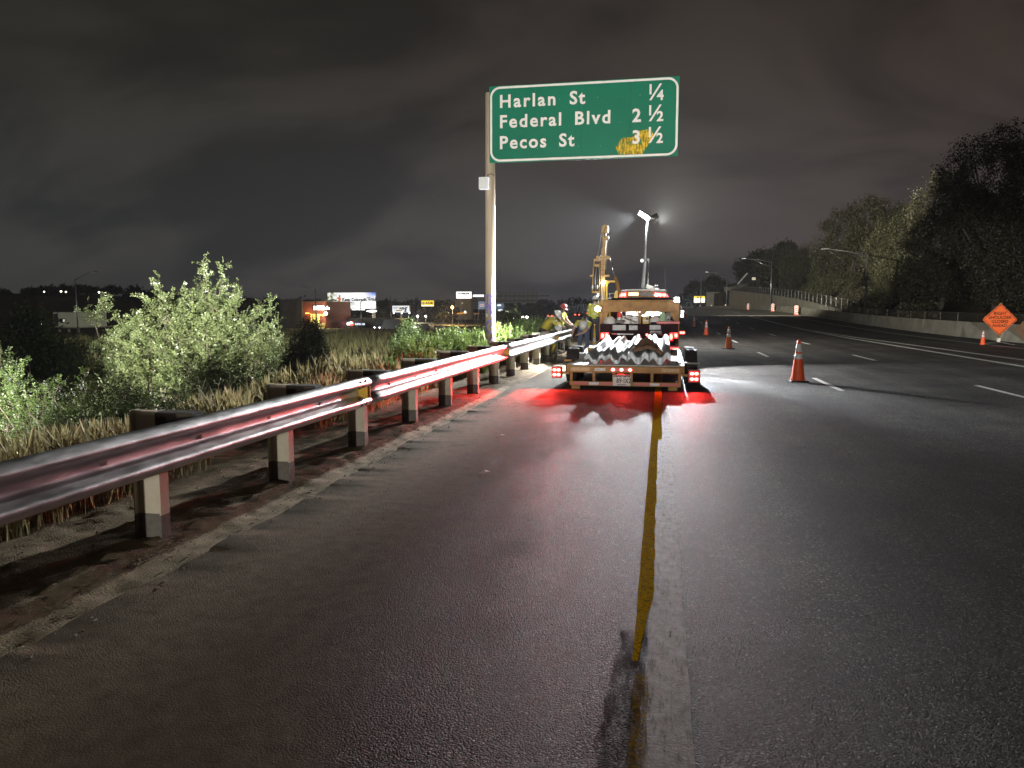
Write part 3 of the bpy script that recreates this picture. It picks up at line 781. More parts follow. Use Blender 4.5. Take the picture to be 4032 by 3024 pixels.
stroke([(-.07, .86), (-.03, .66), (.02, .46), (.03, .34)]); stroke([(.11, .84), (.02, .66)], .024); stroke([(-.02, .70), (.06, .68), (.11, .50)], .024)
m.build('graffiti', MT['graffiti'], sg, fix=False)
m = M(); r = .1455
def patch(a0, a1, z0, z1):
    b = len(m.v)
    for k in range(4):
        th = (a0+(a1-a0)*k/3)/r
        for z in (z0, z1): m.v.append((-4.62+r*math.sin(th), SY0+.19-r*math.cos(th), z))
    for k in range(3): m.f.append((b+2*k, b+2*k+2, b+2*k+3, b+2*k+1)); m.m.append(0)
patch(-.12, -.09, 1.40, 1.50); patch(-.085, -.06, 1.40, 1.50); patch(-.12, -.10, 1.53, 1.56); patch(-.05, -.035, 1.40, 1.47)
m.build('sticker', MT['sign_white'], sg, fix=False)

# ================================================================== TRAILER
TY = 15.6
tl = thing('flatbed_trailer', 'low yellow-brown flatbed trailer with lit red tail lights, loaded with guardrail panels', 'trailer', (-.70, 18, 0))
def dz(y): return 0.50+(y-TY)*0.021                     # deck rises slightly towards the hitch
# rear frame
m = M(); m.box(-1.83, .40, TY-.05, TY+.07, .345, .475); m.build('rear_beam', MT['trailer_paint'], tl, bevel=.008)
m = M(); m.box(-1.83, .40, TY-.03, TY+.05, .075, .165); m.build('bumper', MT['trailer_paint'], tl, bevel=.008)
for x_ in (-1.79, -1.33, -.93, -.58, -.17, .37):
    m = M(); m.box(x_-.028, x_+.028, TY-.04, TY+.03, .166, .344); m.build('upright', MT['trailer_paint'], tl, bevel=.004)
for x_ in (-1.70, .24):
    m = M(); m.box(x_-.09, x_+.09, TY-.02, TY+.06, .0, .074); m.build('stand_foot', MT['trailer_paint'], tl, bevel=.006)
for x_ in (-1.86, .42):
    m = M(); m.box(x_-.035, x_+.035, TY+.07, 20.9, .0, .0)
    m = M(); m.v = []; s = .045
    vs = [(x_-s, TY+.07, dz(TY)-.16), (x_+s, TY+.07, dz(TY)-.16), (x_+s, 21.0, dz(21)-.16), (x_-s, 21.0, dz(21)-.16), (x_-s, TY+.07, dz(TY)), (x_+s, TY+.07, dz(TY)), (x_+s, 21.0, dz(21)), (x_-s, 21.0, dz(21))]
    m.add(vs, [(0,3,2,1),(4,5,6,7),(0,1,5,4),(1,2,6,5),(2,3,7,6),(3,0,4,7)]); m.build('side_rail', MT['trailer_paint'], tl, bevel=.006)
y = TY+.075; k = 0
while y < 20.9:               # steel slats across the deck
    m = M(); w = .16
    vs = [(-1.81, y, dz(y)-.05), (.37, y, dz(y)-.05), (.37, y+w, dz(y+w)-.05), (-1.81, y+w, dz(y+w)-.05), (-1.81, y, dz(y)-.005), (.37, y, dz(y)-.005), (.37, y+w, dz(y+w)-.005), (-1.81, y+w, dz(y+w)-.005)]
    m.add(vs, [(0,3,2,1),(4,5,6,7),(0,1,5,4),(1,2,6,5),(2,3,7,6),(3,0,4,7)]); m.build('deck_slat', MT['deck'], tl)
    y += .235
for y in (16.4, 18.4, 20.2):
    m = M(); m.box(-1.80, .36, y, y+.10, dz(y)-.17, dz(y)-.056); m.build('cross_member', MT['dark_steel'], tl)
m = M(); m.box(-1.3, -.2, 19.7, 19.9, dz(20)-.003, .70); m.build('bunk', MT['trailer_paint'], tl, bevel=.01)
m = M(); m.bar((-1.6, 20.9, .5), (-.7, 22.3, .5), .10); m.bar((.16, 20.9, .5), (-.64, 22.3, .5), .10); m.build('drawbar', MT['trailer_paint'], tl)
# wheels: tandem, outside the deck
def tyre(parent, c, r=.385, w=.27):
    m = M(); x_, y_, z_ = c
    prof = [(r*.58, -w*.40), (r*.70, -w*.50), (r*.93, -w*.49), (r*.985, -w*.42)]
    for g in (-.28, -.10, .10, .28): prof += [(r, w*(g-.075)), (r, w*(g+.045)), (r*.968, w*(g+.05)), (r*.968, w*(g+.07))]
    prof += [(r*.985, w*.42), (r*.93, w*.49), (r*.70, w*.50), (r*.58, w*.40)]
    m.lathe(prof, c, 28, 'x'); t_ = m.build('tyre', MT['rubber'], parent, smooth=False)
    m = M(); m.lathe([(.03, -w*.3), (r*.56, -w*.34), (r*.60, -w*.40), (r*.60, w*.40), (r*.56, w*.34), (.05, w*.22), (.0001, w*.26)], c, 20, 'x'); m.build('rim', MT['grey'], t_, smooth=True)
    return t_
for x_, sgn in ((-1.91, -1), (.625, 1)):
    for y_ in (17.0, 17.95):
        w_ = tyre(tl, (x_-.0+(.0 if sgn < 0 else 0), y_, .385), .385, .26)
for x0, x1 in ((-2.02, -1.87),):
    m = M(); m.box(x0, x1, 16.2, 16.32, .52, .56); m.build('fender_step', MT['trailer_paint'], tl, bevel=.005)
m = M(); m.box(.47, .78, 16.05, 16.25, .505, .535); m.build('fender_step', MT['deck'], tl, bevel=.005)
m = M(); m.box(-1.755, -1.60, 18.55, 18.62, .56, .70); m.build('stake_pocket', MT['trailer_paint'], tl)
m = M(); m.box(-1.81, -1.50, 16.95, 17.02, dz(17), .66); m.build('load_stop', MT['dark_steel'], tl)
m = M(); m.box(.22, .38, 18.3, 18.36, dz(18.3), .69); m.build('load_stop', MT['dark_steel'], tl)
# tail light boxes on arms
for x0, x1, z0, z1 in ((-2.195, -1.985, .225, .455), (.535, .765, .175, .425)):
    m = M(); m.box(x0, x1, TY-.06, TY+.07, z0, z1); hs = m.build('light_box', MT['red_paint'], tl, bevel=.01)
    m = M(); m.bar(((x0+x1)/2, TY+.02, (z0+z1)/2), (-1.84 if x0 < -1 else .41, TY+.02, .32), .045); m.build('light_arm', MT['trailer_paint'], tl)
    for zc in (z0+(z1-z0)*.29, z0+(z1-z0)*.72):
        m = M(); m.box(x0+.022, x1-.022, TY-.070, TY-.062, zc-.042, zc+.042); ln = m.build('tail_lens', MT['red_lens'], tl, bevel=.004)
        for k in range(2):
            xc = (x0+x1)/2+(-.042 if k == 0 else .042); m = M(); m.ball((xc, TY-.070, zc), .036, 12, 6, (1.05, .35, .80)); m.build('lamp', MT['red_core'], ln, smooth=True)
m = M(); m.box(-.99, -.56, TY-.062, TY-.052, .372, .448); ml = m.build('marker_bar', MT['red_paint'], tl, bevel=.004)
for xc in (-.945, -.775, -.605):
    m = M(); m.ball((xc, TY-.062, .41), .036, 12, 6, (1, .5, .85)); m.build('marker_lamp', MT['red_core'], ml, smooth=True)
def red_area(loc, w, size, d=(0, -1, -.25), spread=170):
    a = bpy.data.lights.new('tail_lamp', 'AREA'); a.energy = w; a.size = size; a.color = (1, .035, .03); a.shape = 'DISK'; a.spread = R(spread)
    o = bpy.data.objects.new('tail_lamp', a); link(o); o.location = loc; o.rotation_euler = Vector(d).to_track_quat('-Z', 'Y').to_euler()
red_area((-2.09, TY-.12, .34), 15, .14); red_area((-2.24, TY-.10, .34), 140, .14, (-.7, -1, .05), 112); red_area((.65, TY-.12, .30), 28, .14, (0, -1, -.05)); red_area((-.775, TY-.12, .41), 15, .2, (0, -1, -.25))
sp_ = spot('tail_lamp', (-2.24, TY-.10, .36), (-.092, -1, .060), 2400, 12, .7, (1, .035, .03), .05)
# reflective tape on the bumper
for x0, x1, c in ((-1.76, -1.44, 'red'), (-1.43, -1.23, 'white'), (-1.22, -.95, 'red'), (-.50, -.22, 'red'), (-.21, -.02, 'white'), (-.01, .35, 'red')):
    m = M(); m.box(x0, x1, TY-.0335, TY-.0305, .092, .150); m.build('reflective_tape', MT[c+'_tape'], tl)
for x0, x1 in ((-1.80, -1.42), (.02, .36)):
    m = M(); m.box(x0, x1, TY-.0535, TY-.0505, .375, .445); m.build('reflector_strip', mat('amber_reflective_strip', (.55, .36, .10), (.42, .25, .06), rough=.4, scale=20), tl)
# licence plate and maker's plate
m = M(); m.box(-.945, -.590, TY-.085, TY-.075, .085, .300); pl = m.build('licence_plate', MT['sign_white'], tl, bevel=.004)
purple = mat('plate_print', (.10, .02, .07), rough=.5)
m = M(); m.prism([(-.935, .262), (-.90, .275), (-.87, .262), (-.83, .280), (-.80, .266), (-.75, .283), (-.71, .262), (-.67, .276), (-.60, .262), (-.60, .292), (-.935, .292)], 'y', TY-.0875, TY-.0852); m.build('mountain_print', purple, pl)
text('plate_number', '89\u00b7IXZ', .125, purple, pl, (-.872, TY-.0865, .150), extrude=.0008, bold=.003, space=1.16, sx=.74)
m = M(); m.box(-.86, -.68, TY-.0868, TY-.0852, .108, .118); m.build('plate_legend', purple, pl)
m = M(); m.cyl((-.945, TY-.115, .315), (-.59, TY-.115, .315), .012, n=8); m.build('plate_lamp', MT['dark_steel'], tl)
m = M(); m.box(-1.315, -1.10, TY-.056, TY-.0505, .385, .435); mk = m.build('maker_plate', MT['sign_white'], tl)
text('maker_name', 'GMW', .038, MT['blackmat'], mk, (-1.295, TY-.0575, .395), extrude=.0006, space=1.1); 
m = M(); m.box(-1.245+.09, -1.125, TY-.0575, TY-.0562, .400, .412); m.build('maker_print', MT['blackmat'], mk)
# panels of guardrail stacked on the deck, nested in two piles
lay = 0.026
def panel(xc, k, n, y0, y1, tilt, label, skew=0.0, z_near=.515, grp='guardrail panels stacked on the trailer'):
    t_ = thing('spare_guardrail', label, 'guardrail', (xc, (y0+y1)/2, .5), grp)
    m = M(); jx = random.uniform(-.004, .004); jy = random.uniform(-.02, .02)
    z0 = z_near+k*lay
    wb = lambda d, z, y: (xc+jx+z*1.40+(y-y0)*(tilt+skew)+.0, y+jy, z0+d*1.45+(y-y0)*.052)
    wbeam_mesh(m, y0, y1, wb, 3)
    m.build('beam', MT['galv_new'], t_, smooth=True, fix=False, solid=.004)
    s_ = M()
    for yy in (y0+.12, y0+.30):
        for zz in (-.118, .118):
            d = np.interp(zz, [p[0] for p in W_PROF], [p[1] for p in W_PROF])
            s_.obox(Vector(wb(d, zz, yy))+Vector((0, 0, .004)), (.018, .045, .003))
    s_.build('bolt_slots', MT['blackmat'], t_)
names = ['bottom', 'second from the bottom', 'third from the bottom', 'fourth from the bottom', 'fifth from the bottom', 'sixth from the bottom', 'seventh from the bottom', 'eighth from the bottom']
piles = [(-1.325, 4, 'leftmost pile', .030), (-.895, 4, 'second pile from the left', .022), (-.455, 6, 'third pile from the left', .004), (-.015, 6, 'rightmost pile', -.004)]
for xc, n_, where, tilt in piles:
    for k in range(n_):
        panel(xc, k+(.12 if where[0] in 's r' else 0), n_, 15.66, 19.9, tilt, ('topmost' if k == n_-1 else names[k])+' galvanised panel of the '+where+' on the trailer')
# canvas heap on the right pile
cv = thing('canvas_bag', 'crumpled brown canvas bag lying on the right pile of guardrail panels', 'bag', (-.30, 16.2, .78))
n1, n2 = 34, 22
A = np.linspace(0, 1, n1); B = np.linspace(0, 1, n2); AA, BB = np.meshgrid(A, B)
hx = -.30+(AA-.5)*.64; hy = 16.1+BB*.62
prof = np.clip(np.sin(np.pi*AA), 0, 1)**.75*(0.5+.5*np.clip(np.sin(np.pi*np.clip(BB*1.1, 0, 1)), 0, 1))
hz = .735+.29*prof*np.clip(1-np.abs(AA-.48)*.55, 0, 1)+.055*(fbm(AA*5, BB*6, 3, 5)-.5)+.03*np.abs(fbm(AA*9+BB*4, BB*5, 2, 15)-.5)*2
V = np.stack([hx+.05*(fbm(AA*3, BB*3, 2, 8)-.5), hy, hz], -1).reshape(-1, 3)
jj, ii = np.meshgrid(np.arange(n2-1), np.arange(n1-1), indexing='ij'); b = (jj*n1+ii).ravel()
# side walls close the bag
ring = list(range(n1))+[r_*n1+n1-1 for r_ in range(1, n2)]+[(n2-1)*n1+c_ for c_ in range(n1-2, -1, -1)]+[r_*n1 for r_ in range(n2-2, 0, -1)]
Vb = V[ring].copy(); Vb[:, 2] -= .09; Vb[:, 0] = -.30+(Vb[:, 0]+.30)*.93
k0 = len(V); nr = len(ring)
F = np.vstack([np.stack([b, b+1, b+n1+1, b+n1], -1), np.array([(ring[i], ring[(i+1) % nr], k0+(i+1) % nr, k0+i) for i in range(nr)])])
arr_mesh('cloth', np.vstack([V, Vb]), F, MT['canvas'], cv, smooth=True)
m = M(); m.tube([(-.60, 16.1, .75), (-.66, 16.15, .79), (-.58, 16.3, .87), (-.45, 16.2, .89)], .012); m.build('strap', MT['hair'], cv, smooth=True)
# chain heap at the right rear corner
ch = thing('chain_heap', 'heap of loose steel chain on the right rear corner of the trailer deck', 'chain', (.30, 16.0, .50))
m = M()
for k in range(60):
    c = Vector((.27+random.gauss(0, .07), 15.95+random.gauss(0, .09), .515+abs(random.gauss(0, .028)))); e = Euler((random.uniform(0, 3), random.uniform(0, 3), random.uniform(0, 3))).to_matrix()
    pts = [c+e @ Vector((.026*math.cos(a), .016*math.sin(a), 0)) for a in np.linspace(0, 2*math.pi, 9)]
    m.tube(pts, .0055, 5)
m.build('links', MT['chain'], ch, kind='stuff')

# ================================================================== WORK TRUCK WITH RACK
tk = thing('work_truck', 'dark work truck with a rusty amber rear rack and red roof lights', 'truck', (-.63, 24.5, 0))
TKX0, TKX1 = -1.72, .46
m = M(); m.box(TKX0, TKX1, 21.98, 24.25, .62, .95); m.build('bed', MT['truck'], tk, bevel=.02)
for x_ in (TKX0, TKX1-.06):
    m = M(); m.box(x_, x_+.06, 21.98, 24.25, .953, 1.22); m.build('bed_side', MT['truck'], tk, bevel=.01)
m = M(); m.box(TKX0+.005, TKX1-.005, 21.90, 21.975, .66, 1.20); m.build('tailgate', MT['truck'], tk, bevel=.015)
for x0, x1, z0, z1 in ((-1.36, -.99, 1.02, 1.17), (-.90, -.66, 1.03, 1.16), (-.33, -.02, 1.04, 1.17), (-.31, .0, .92, 1.01)):
    m = M(); m.box(x0, x1, 21.885, 21.897, z0, z1); m.build('latch_plate', MT['grey'], tk, bevel=.004)
for x0, x1, z0, z1, mm in ((-1.38, -1.24, .905, .93, 'red_tape'), (-1.22, -.78, .90, .925, 'white_tape'), (-.10, .10, .885, .91, 'red_tape')):
    m = M(); m.box(x0, x1, 21.886, 21.897, z0, z1); m.build('reflective_tape', MT[mm], tk)
m = M(); m.box(TKX0+.02, TKX1-.02, 21.70, 21.88, .46, .60); m.build('bumper', MT['dark_steel'], tk, bevel=.02)
# cab and bonnet
m = M(); m.prism([(24.32, .70), (26.9, .70), (26.9, 1.22), (26.55, 1.30), (25.75, 1.90), (25.55, 1.96), (24.45, 1.96), (24.32, 1.88)], 'x', -1.58, .32); cab = m.build('cab', MT['truck'], tk, bevel=.05)
m = M(); m.box(-1.30, .04, 24.295, 24.318, 1.38, 1.82); m.build('rear_window', MT['glass'], cab, bevel=.01)
m = M(); m.prism([(26.91, .70), (28.0, .70), (28.05, 1.05), (27.9, 1.17), (26.91, 1.24)], 'x', -1.55, .29); m.build('bonnet', MT['truck'], tk, bevel=.05)
for x_ in (-1.62, .34):
    for y_ in (23.05, 27.2): tyre(tk, (x_, y_, .40), .40, .26)
# rack
m = M(); m.box(-1.64, .395, 21.96, 22.06, 1.535, 1.835); m.build('rack_beam', MT['rust'], tk, bevel=.012)
m = M(); m.box(-1.735, .475, 21.93, 22.09, 1.838, 1.872); m.build('rack_cap', MT['rust'], tk, bevel=.006)
for x_ in (-1.69, .435):
    m = M(); m.box(x_-.045, x_+.045, 21.965, 22.055, .60, 1.836); m.build('rack_post', MT['rust'], tk, bevel=.01)
m = M(); m.prism([(-1.642, 1.533), (-1.47, 1.533), (-1.642, 1.22)], 'y', 21.99, 22.03); m.build('gusset', MT['rust'], tk)
m = M(); m.prism([(.388, 1.533), (.22, 1.533), (.388, 1.20)], 'y', 21.99, 22.03); m.build('gusset', MT['rust'], tk)
m = M(); m.prism([(-.74, 1.533), (-.46, 1.533), (-.57, 1.40), (-.57, .93), (-.63, .93), (-.63, 1.40)], 'y', 21.985, 22.035); m.build('rack_strut', MT['rust'], tk)
# rack work lights
m = M(); m.box(.325, .475, 21.90, 21.95, 1.80, 1.945); wl_ = m.build('work_light', MT['dark_steel'], tk, bevel=.012)
m = M(); m.box(.335, .465, 21.885, 21.899, 1.81, 1.935); m.build('lens', MT['white_lamp'], wl_, bevel=.006)
m = M(); m.lathe([(.055, 0), (.085, .012), (.085, .05), (.03, .07)], (-1.78, 21.88, 1.62), 16, 'y'); wl_ = m.build('work_light', MT['dark_steel'], tk)
m = M(); m.lathe([(.0001, -.006), (.055, -.004), (.075, .004)], (-1.78, 21.872, 1.62), 16, 'y'); m.build('lens', MT['white_lamp'], wl_)
m = M(); m.bar((-1.78, 21.93, 1.62), (-1.70, 22.0, 1.62), .03); m.bar((.44, 21.95, 1.80), (.50, 22.0, 1.70), .02); m.build('lamp_bracket', MT['rust'], tk)
# tail lights
for x_, z_, h_ in ((-1.635, .865, .06), (-1.515, .875, .055), (.265, .845, .085), (.395, .885, .055)):
    m = M(); m.box(x_-.06, x_+.06, 21.84, 21.888, z_-h_-.03, z_+h_+.03); hs = m.build('tail_lens', MT['red_lens'], tk, bevel=.01)
    m = M(); m.ball((x_, 21.838, z_), .04, 10, 6, (1, .4, h_/.04)); m.build('lamp', MT['red_core_dim'], hs, smooth=True)
m = M(); m.ball((-.40, 21.88, .90), .032, 10, 6); m.build('brake_lamp', MT['red_core_dim'], tk, smooth=True)
m = M(); m.bar((.46, 21.95, 1.05), (.56, 21.92, .98), .025); m.build('lamp_arm', MT['dark_steel'], tk)
m = M(); m.box(.49, .64, 21.88, 21.93, .92, 1.01); hs = m.build('side_lamp', MT['red_lens'], tk, bevel=.01)
for x_ in (.53, .60): m = M(); m.ball((x_, 21.878, .965), .034, 10, 6, (1, .5, 1)); m.build('lamp', MT['red_core_dim'], hs, smooth=True)
red_area((-1.58, 21.78, .87), 16, .14, (-.1, -1, .1)); red_area((.33, 21.78, .87), 16, .14, (.1, -1, .1))
# roof light bar with amber board
m = M(); m.prism([(-1.36, 1.99), (-1.36, 2.06), (-1.30, 2.13), (-1.12, 2.16), (-1.12, 1.99)], 'y', 24.95, 25.25); lb = m.build('light_bar', MT['red_lens'], tk, bevel=.01)
for x_ in (-1.26, -1.18): m = M(); m.ball((x_, 24.93, 2.065), .042, 10, 6, (1, .5, 1.25)); m.build('lamp', MT['red_core_dim'], lb, smooth=True)
m = M(); m.prism([(-.23, 1.99), (-.23, 2.15), (.06, 2.12), (.18, 2.06), (.21, 1.99)], 'y', 24.95, 25.25); lb = m.build('light_bar', MT['red_lens'], tk, bevel=.01)
for x_ in (-.06, .06): m = M(); m.ball((x_, 24.93, 2.055), .042, 10, 6, (1, .5, 1.25)); m.build('lamp', MT['red_core_dim'], lb, smooth=True)
m = M(); m.box(-.215, -.135, 24.925, 24.945, 2.03, 2.09); m.build('lamp', MT['white_lamp'], lb)
m = M(); m.box(-1.117, -.233, 24.97, 25.25, 1.99, 2.175); ab = m.build('arrow_board', MT['rust'], tk, bevel=.01)
m = M(); m.box(-1.05, -.745, 24.95, 24.967, 2.04, 2.135); m.build('amber_panel', MT['amber_lamp'], ab)
m = M(); m.box(-.72, -.26, 24.955, 24.967, 2.02, 2.15); m.build('louvre', MT['dark_steel'], ab)
m = M(); m.box(-1.15, -.22, 24.9, 25.5, 2.20, 2.235); m.build('roof_tray', MT['white_body'], tk, bevel=.01)
for x_ in (-1.0, -.4): m = M(); m.bar((x_, 25.1, 2.176), (x_, 25.1, 2.198), .05); m.build('tray_foot', MT['dark_steel'], tk)
m = M(); m.box(.50, .68, 24.55, 24.62, 1.33, 1.60); mr = m.build('mirror', MT['grey'], tk, bevel=.035)
m = M(); m.box(.52, .66, 24.538, 24.548, 1.36, 1.57); m.build('mirror_glass', mat('mirror_glass', (.55, .6, .62), rough=.12, metal=1), mr)
m = M(); m.bar((.33, 24.9, 1.5), (.55, 24.62, 1.5), .025); m.bar((.33, 24.9, 1.4), (.55, 24.62, 1.4), .025); m.build('mirror_arm', MT['dark_steel'], tk)
for (x_, y_, z0, z1) in ((.10, 25.3, 2.0, 2.9), (-.75, 27.0, 1.25, 2.55)):
    m = M(); m.cyl((x_, y_, z0), (x_-.03, y_, z1), .008, .004, 6); m.build('aerial', MT['grey'], tk)

# things lying in the truck body
def put(nm, lab, cat, loc, build):
    t_ = thing(nm, lab, cat, loc); build(t_); return t_
def b_ext(t_):
    m = M(); m.lathe([(.0, 0), (.062, 0), (.068, .02), (.068, .24), (.05, .29), (.025, .31), (.025, .33)], (-1.19, 22.25, 1.24), 14); m.build('cylinder', MT['red_paint'], t_, smooth=True)
    m = M(); m.lathe([(.0685, .02), (.0695, .05), (.0695, .13), (.0685, .14)], (-1.19, 22.25, 1.24), 14); m.build('band', MT['white_plastic'], t_, smooth=True)
    m = M(); m.box(-1.27, -1.15, 22.23, 22.27, 1.575, 1.60); m.bar((-1.27, 22.25, 1.555), (-1.18, 22.25, 1.57), .02); m.build('handle', MT['white_plastic'], t_)
    m = M(); m.tube([(-1.16, 22.25, 1.57), (-1.08, 22.25, 1.585), (-1.03, 22.25, 1.52), (-1.02, 22.25, 1.40)], .011); m.build('hose', MT['hose'], t_, smooth=True)
put('fire_extinguisher', 'red fire extinguisher with white label standing in the truck body', 'extinguisher', (-1.19, 22.25, 1.24), b_ext)
def bags(t_, c, s, mm):
    m = M(); m.ball(c, 1.0, 16, 10, s)
    for i, p in enumerate(m.v):
        q = np.array(p); f = 1+.22*(fbm(np.array([q[0]*5]), np.array([q[2]*6+q[1]*3]), 3, 3)[0]-.5)
        m.v[i] = (c[0]+(q[0]-c[0])*f, c[1]+(q[1]-c[1])*f, c[2]+(q[2]-c[2])*f)
    m.build('sack_cloth', mm, t_, smooth=True)
put('supply_sack', 'bulging white sack at the left end of the truck body', 'sack', (-1.45, 22.5, 1.1), lambda t_: (bags(t_, (-1.47, 22.5, 1.22), (.18, .20, .18), MT['white_plastic'])))
put('supply_box', 'long white case lying behind the fire extinguisher in the truck body', 'case', (-.95, 22.8, 1.1), lambda t_: (M().box(-1.18, -.88, 22.6, 22.95, .97, 1.42).build('case_body', MT['white_plastic'], t_, bevel=.03), M().box(-1.16, -.90, 22.58, 22.598, 1.36, 1.385).build('lid_seam', MT['grey'], t_)))
put('supply_box', 'square white case beside the middle strut of the rack', 'case', (-.74, 22.7, 1.1), lambda t_: (M().box(-.865, -.66, 22.5, 22.9, .97, 1.41).build('case_body', MT['white_plastic'], t_, bevel=.03), M().box(-.85, -.68, 22.48, 22.498, 1.34, 1.36).build('lid_seam', MT['grey'], t_)))
put('carton', 'yellow carton standing right of the middle rack strut', 'carton', (-.44, 22.3, 1.1), lambda t_: (M().box(-.53, -.36, 22.2, 22.45, .97, 1.40).build('carton_body', MT['card'], t_, bevel=.006), M().box(-.53, -.36, 22.194, 22.199, 1.27, 1.30).build('tape', MT['white_plastic'], t_), M().box(-.44, -.37, 22.19, 22.198, 1.31, 1.38).build('flap', MT['dark_steel'], t_)))
def b_jug(t_):
    m = M(); m.lathe([(.0, 0), (.075, 0), (.082, .03), (.082, .25), (.06, .30), (.03, .33), (.03, .36)], (.03, 22.3, 1.2), 14); m.build('jug_body', MT['green_plastic'], t_, smooth=True)
    m = M(); m.cyl((.03, 22.3, 1.562), (.03, 22.3, 1.59), .036, n=12); m.build('cap', MT['white_plastic'], t_)
put('jug', 'pale green plastic jug standing among white sacks in the truck body', 'jug', (.03, 22.3, 1.2), b_jug)
def b_reel(t_):
    m = M(); m.lathe([(.02, -.07), (.095, -.07), (.095, -.055), (.05, -.05), (.05, .05), (.095, .055), (.095, .07), (.02, .07)], (.18, 22.35, 1.43), 18, 'y'); m.build('spool', MT['dark_steel'], t_)
    m = M(); m.lathe([(.055, -.045), (.085, -.04), (.085, .04), (.055, .045)], (.18, 22.35, 1.43), 18, 'y'); m.build('cable', MT['hose'], t_)
    m = M(); m.bar((.10, 22.28, 1.22), (.18, 22.28, 1.43), .02); m.bar((.26, 22.28, 1.22), (.18, 22.28, 1.43), .02); m.build('stand', MT['grey'], t_)
put('cable_reel', 'dark cable reel on a small stand at the right end of the truck body', 'reel', (.18, 22.35, 1.2), b_reel)
put('supply_sack', 'white sack slumped left of the pale green jug', 'sack', (-.18, 22.4, 1.1), lambda t_: bags(t_, (-.19, 22.35, 1.26), (.16, .18, .16), MT['white_plastic']))
put('supply_sack', 'flat white sack lying under the dark cable reel', 'sack', (.22, 22.15, 1.1), lambda t_: bags(t_, (.20, 22.16, 1.235), (.17, .10, .06), MT['white_plastic']))
put('toolbox', 'long red toolbox lid resting on the right side of the tailgate', 'toolbox', (.15, 21.95, 1.2), lambda t_: (M().box(-.13, .50, 21.89, 22.05, 1.205, 1.275).build('lid', MT['red_paint'], t_, bevel=.012), M().box(-.30, -.135, 21.90, 22.03, 1.205, 1.25).build('tray', MT['truck'], t_, bevel=.008)))
put('shovel', 'grey shovel laid slanting over the left half of the tailgate', 'shovel', (-.9, 22.0, 1.3), lambda t_: (M().cyl((-1.05, 22.02, 1.36), (-.70, 21.98, 1.235), .016, n=8).build('shaft', MT['grey'], t_, smooth=True), M().box(-1.30, -1.04, 21.93, 21.99, 1.22, 1.30).build('blade', MT['dark_steel'], t_, bevel=.01)))

# ================================================================== LIGHT MAST on the roof of the van ahead
mt_ = thing('light_mast', 'tall telescopic light mast with a lit floodlight on the van roof ahead', 'light mast', (-.60, 25.0, 2.24))
m = M(); m.box(-.72, -.46, 24.86, 25.14, 2.236, 2.27); m.build('base', MT['grey'], mt_, bevel=.008)
m = M(); m.cyl((-.605, 25.0, 2.27), (-.555, 25.0, 3.24), .062, .056, 16); m.build('lower_tube', MT['grey'], mt_, smooth=True)
m = M(); m.cyl((-.555, 25.0, 3.24), (-.492, 25.0, 4.56), .046, .036, 16); m.build('upper_tube', MT['galv_new'], mt_, smooth=True)
m = M(); m.cyl((-.556, 25.0, 3.20), (-.553, 25.0, 3.27), .082, n=16); m.box(-.52, -.42, 24.97, 25.03, 3.19, 3.26); m.build('collar', MT['grey'], mt_)
m = M(); m.cyl((-.43, 25.0, 3.20), (-.455, 25.0, 2.42), .015, n=8); m.build('strut', MT['chrome'], mt_, smooth=True)
m = M(); m.lathe([(.0001, -.03), (.05, -.03), (.05, .03), (.0001, .03)], (-.645, 24.95, 3.20), 14, 'y'); m.build('pulley', MT['galv_new'], mt_)
m = M(); m.obox((-.40, 24.98, 2.36), (.22, .16, .12), (0, .35, 0)); m.obox((-.30, 24.96, 2.29), (.20, .12, .08)); m.build('winch', MT['white_body'], mt_, bevel=.015)
m = M(); m.cyl((-.27, 24.9, 2.33), (-.20, 24.9, 2.45), .018, n=8); m.build('winch_handle', MT['grey'], mt_)
m = M(); m.bar((-.52, 25.0, 4.54), (-.28, 25.0, 4.50), .04); m.build('head_bar', MT['grey'], mt_)
hd = M(); hd.obox((-.585, 24.93, 4.615), (.38, .24, .06), (R(-24), R(33), 0)); hm = hd.build('flood_head', MT['dark_steel'], mt_, bevel=.01)
hd = M(); hd.obox((-.605, 24.915, 4.586), (.37, .22, .014), (R(-24), R(33), 0)); hd.build('flood_lens', MT['white_lamp'], hm)
hd = M(); hd.obox((-.30, 25.05, 4.555), (.27, .16, .06), (R(60), R(-28), 0)); hm2 = hd.build('flood_head', MT['dark_steel'], mt_, bevel=.01)
hd = M(); hd.obox((-.30, 25.092, 4.531), (.20, .10, .012), (R(60), R(-28), 0)); hd.build('flood_lens', MT['white_lamp'], hm2)
m = M(); m.lathe([(.0001, -.02), (.06, -.015), (.078, .0), (.078, .03), (.0001, .04)], (-.165, 24.85, 2.345), 18, 'y'); m.build('spot_mirror', MT['chrome'], mt_, smooth=True)
m = M(); m.bar((-.165, 24.88, 2.24), (-.165, 24.88, 2.29), .03); m.build('mirror_foot', MT['grey'], mt_)

mt_.location = (-.88, 36.5, 2.424); mt_.scale = (1.46, 1.46, 1.46)          # it stands on the roof of the van ahead

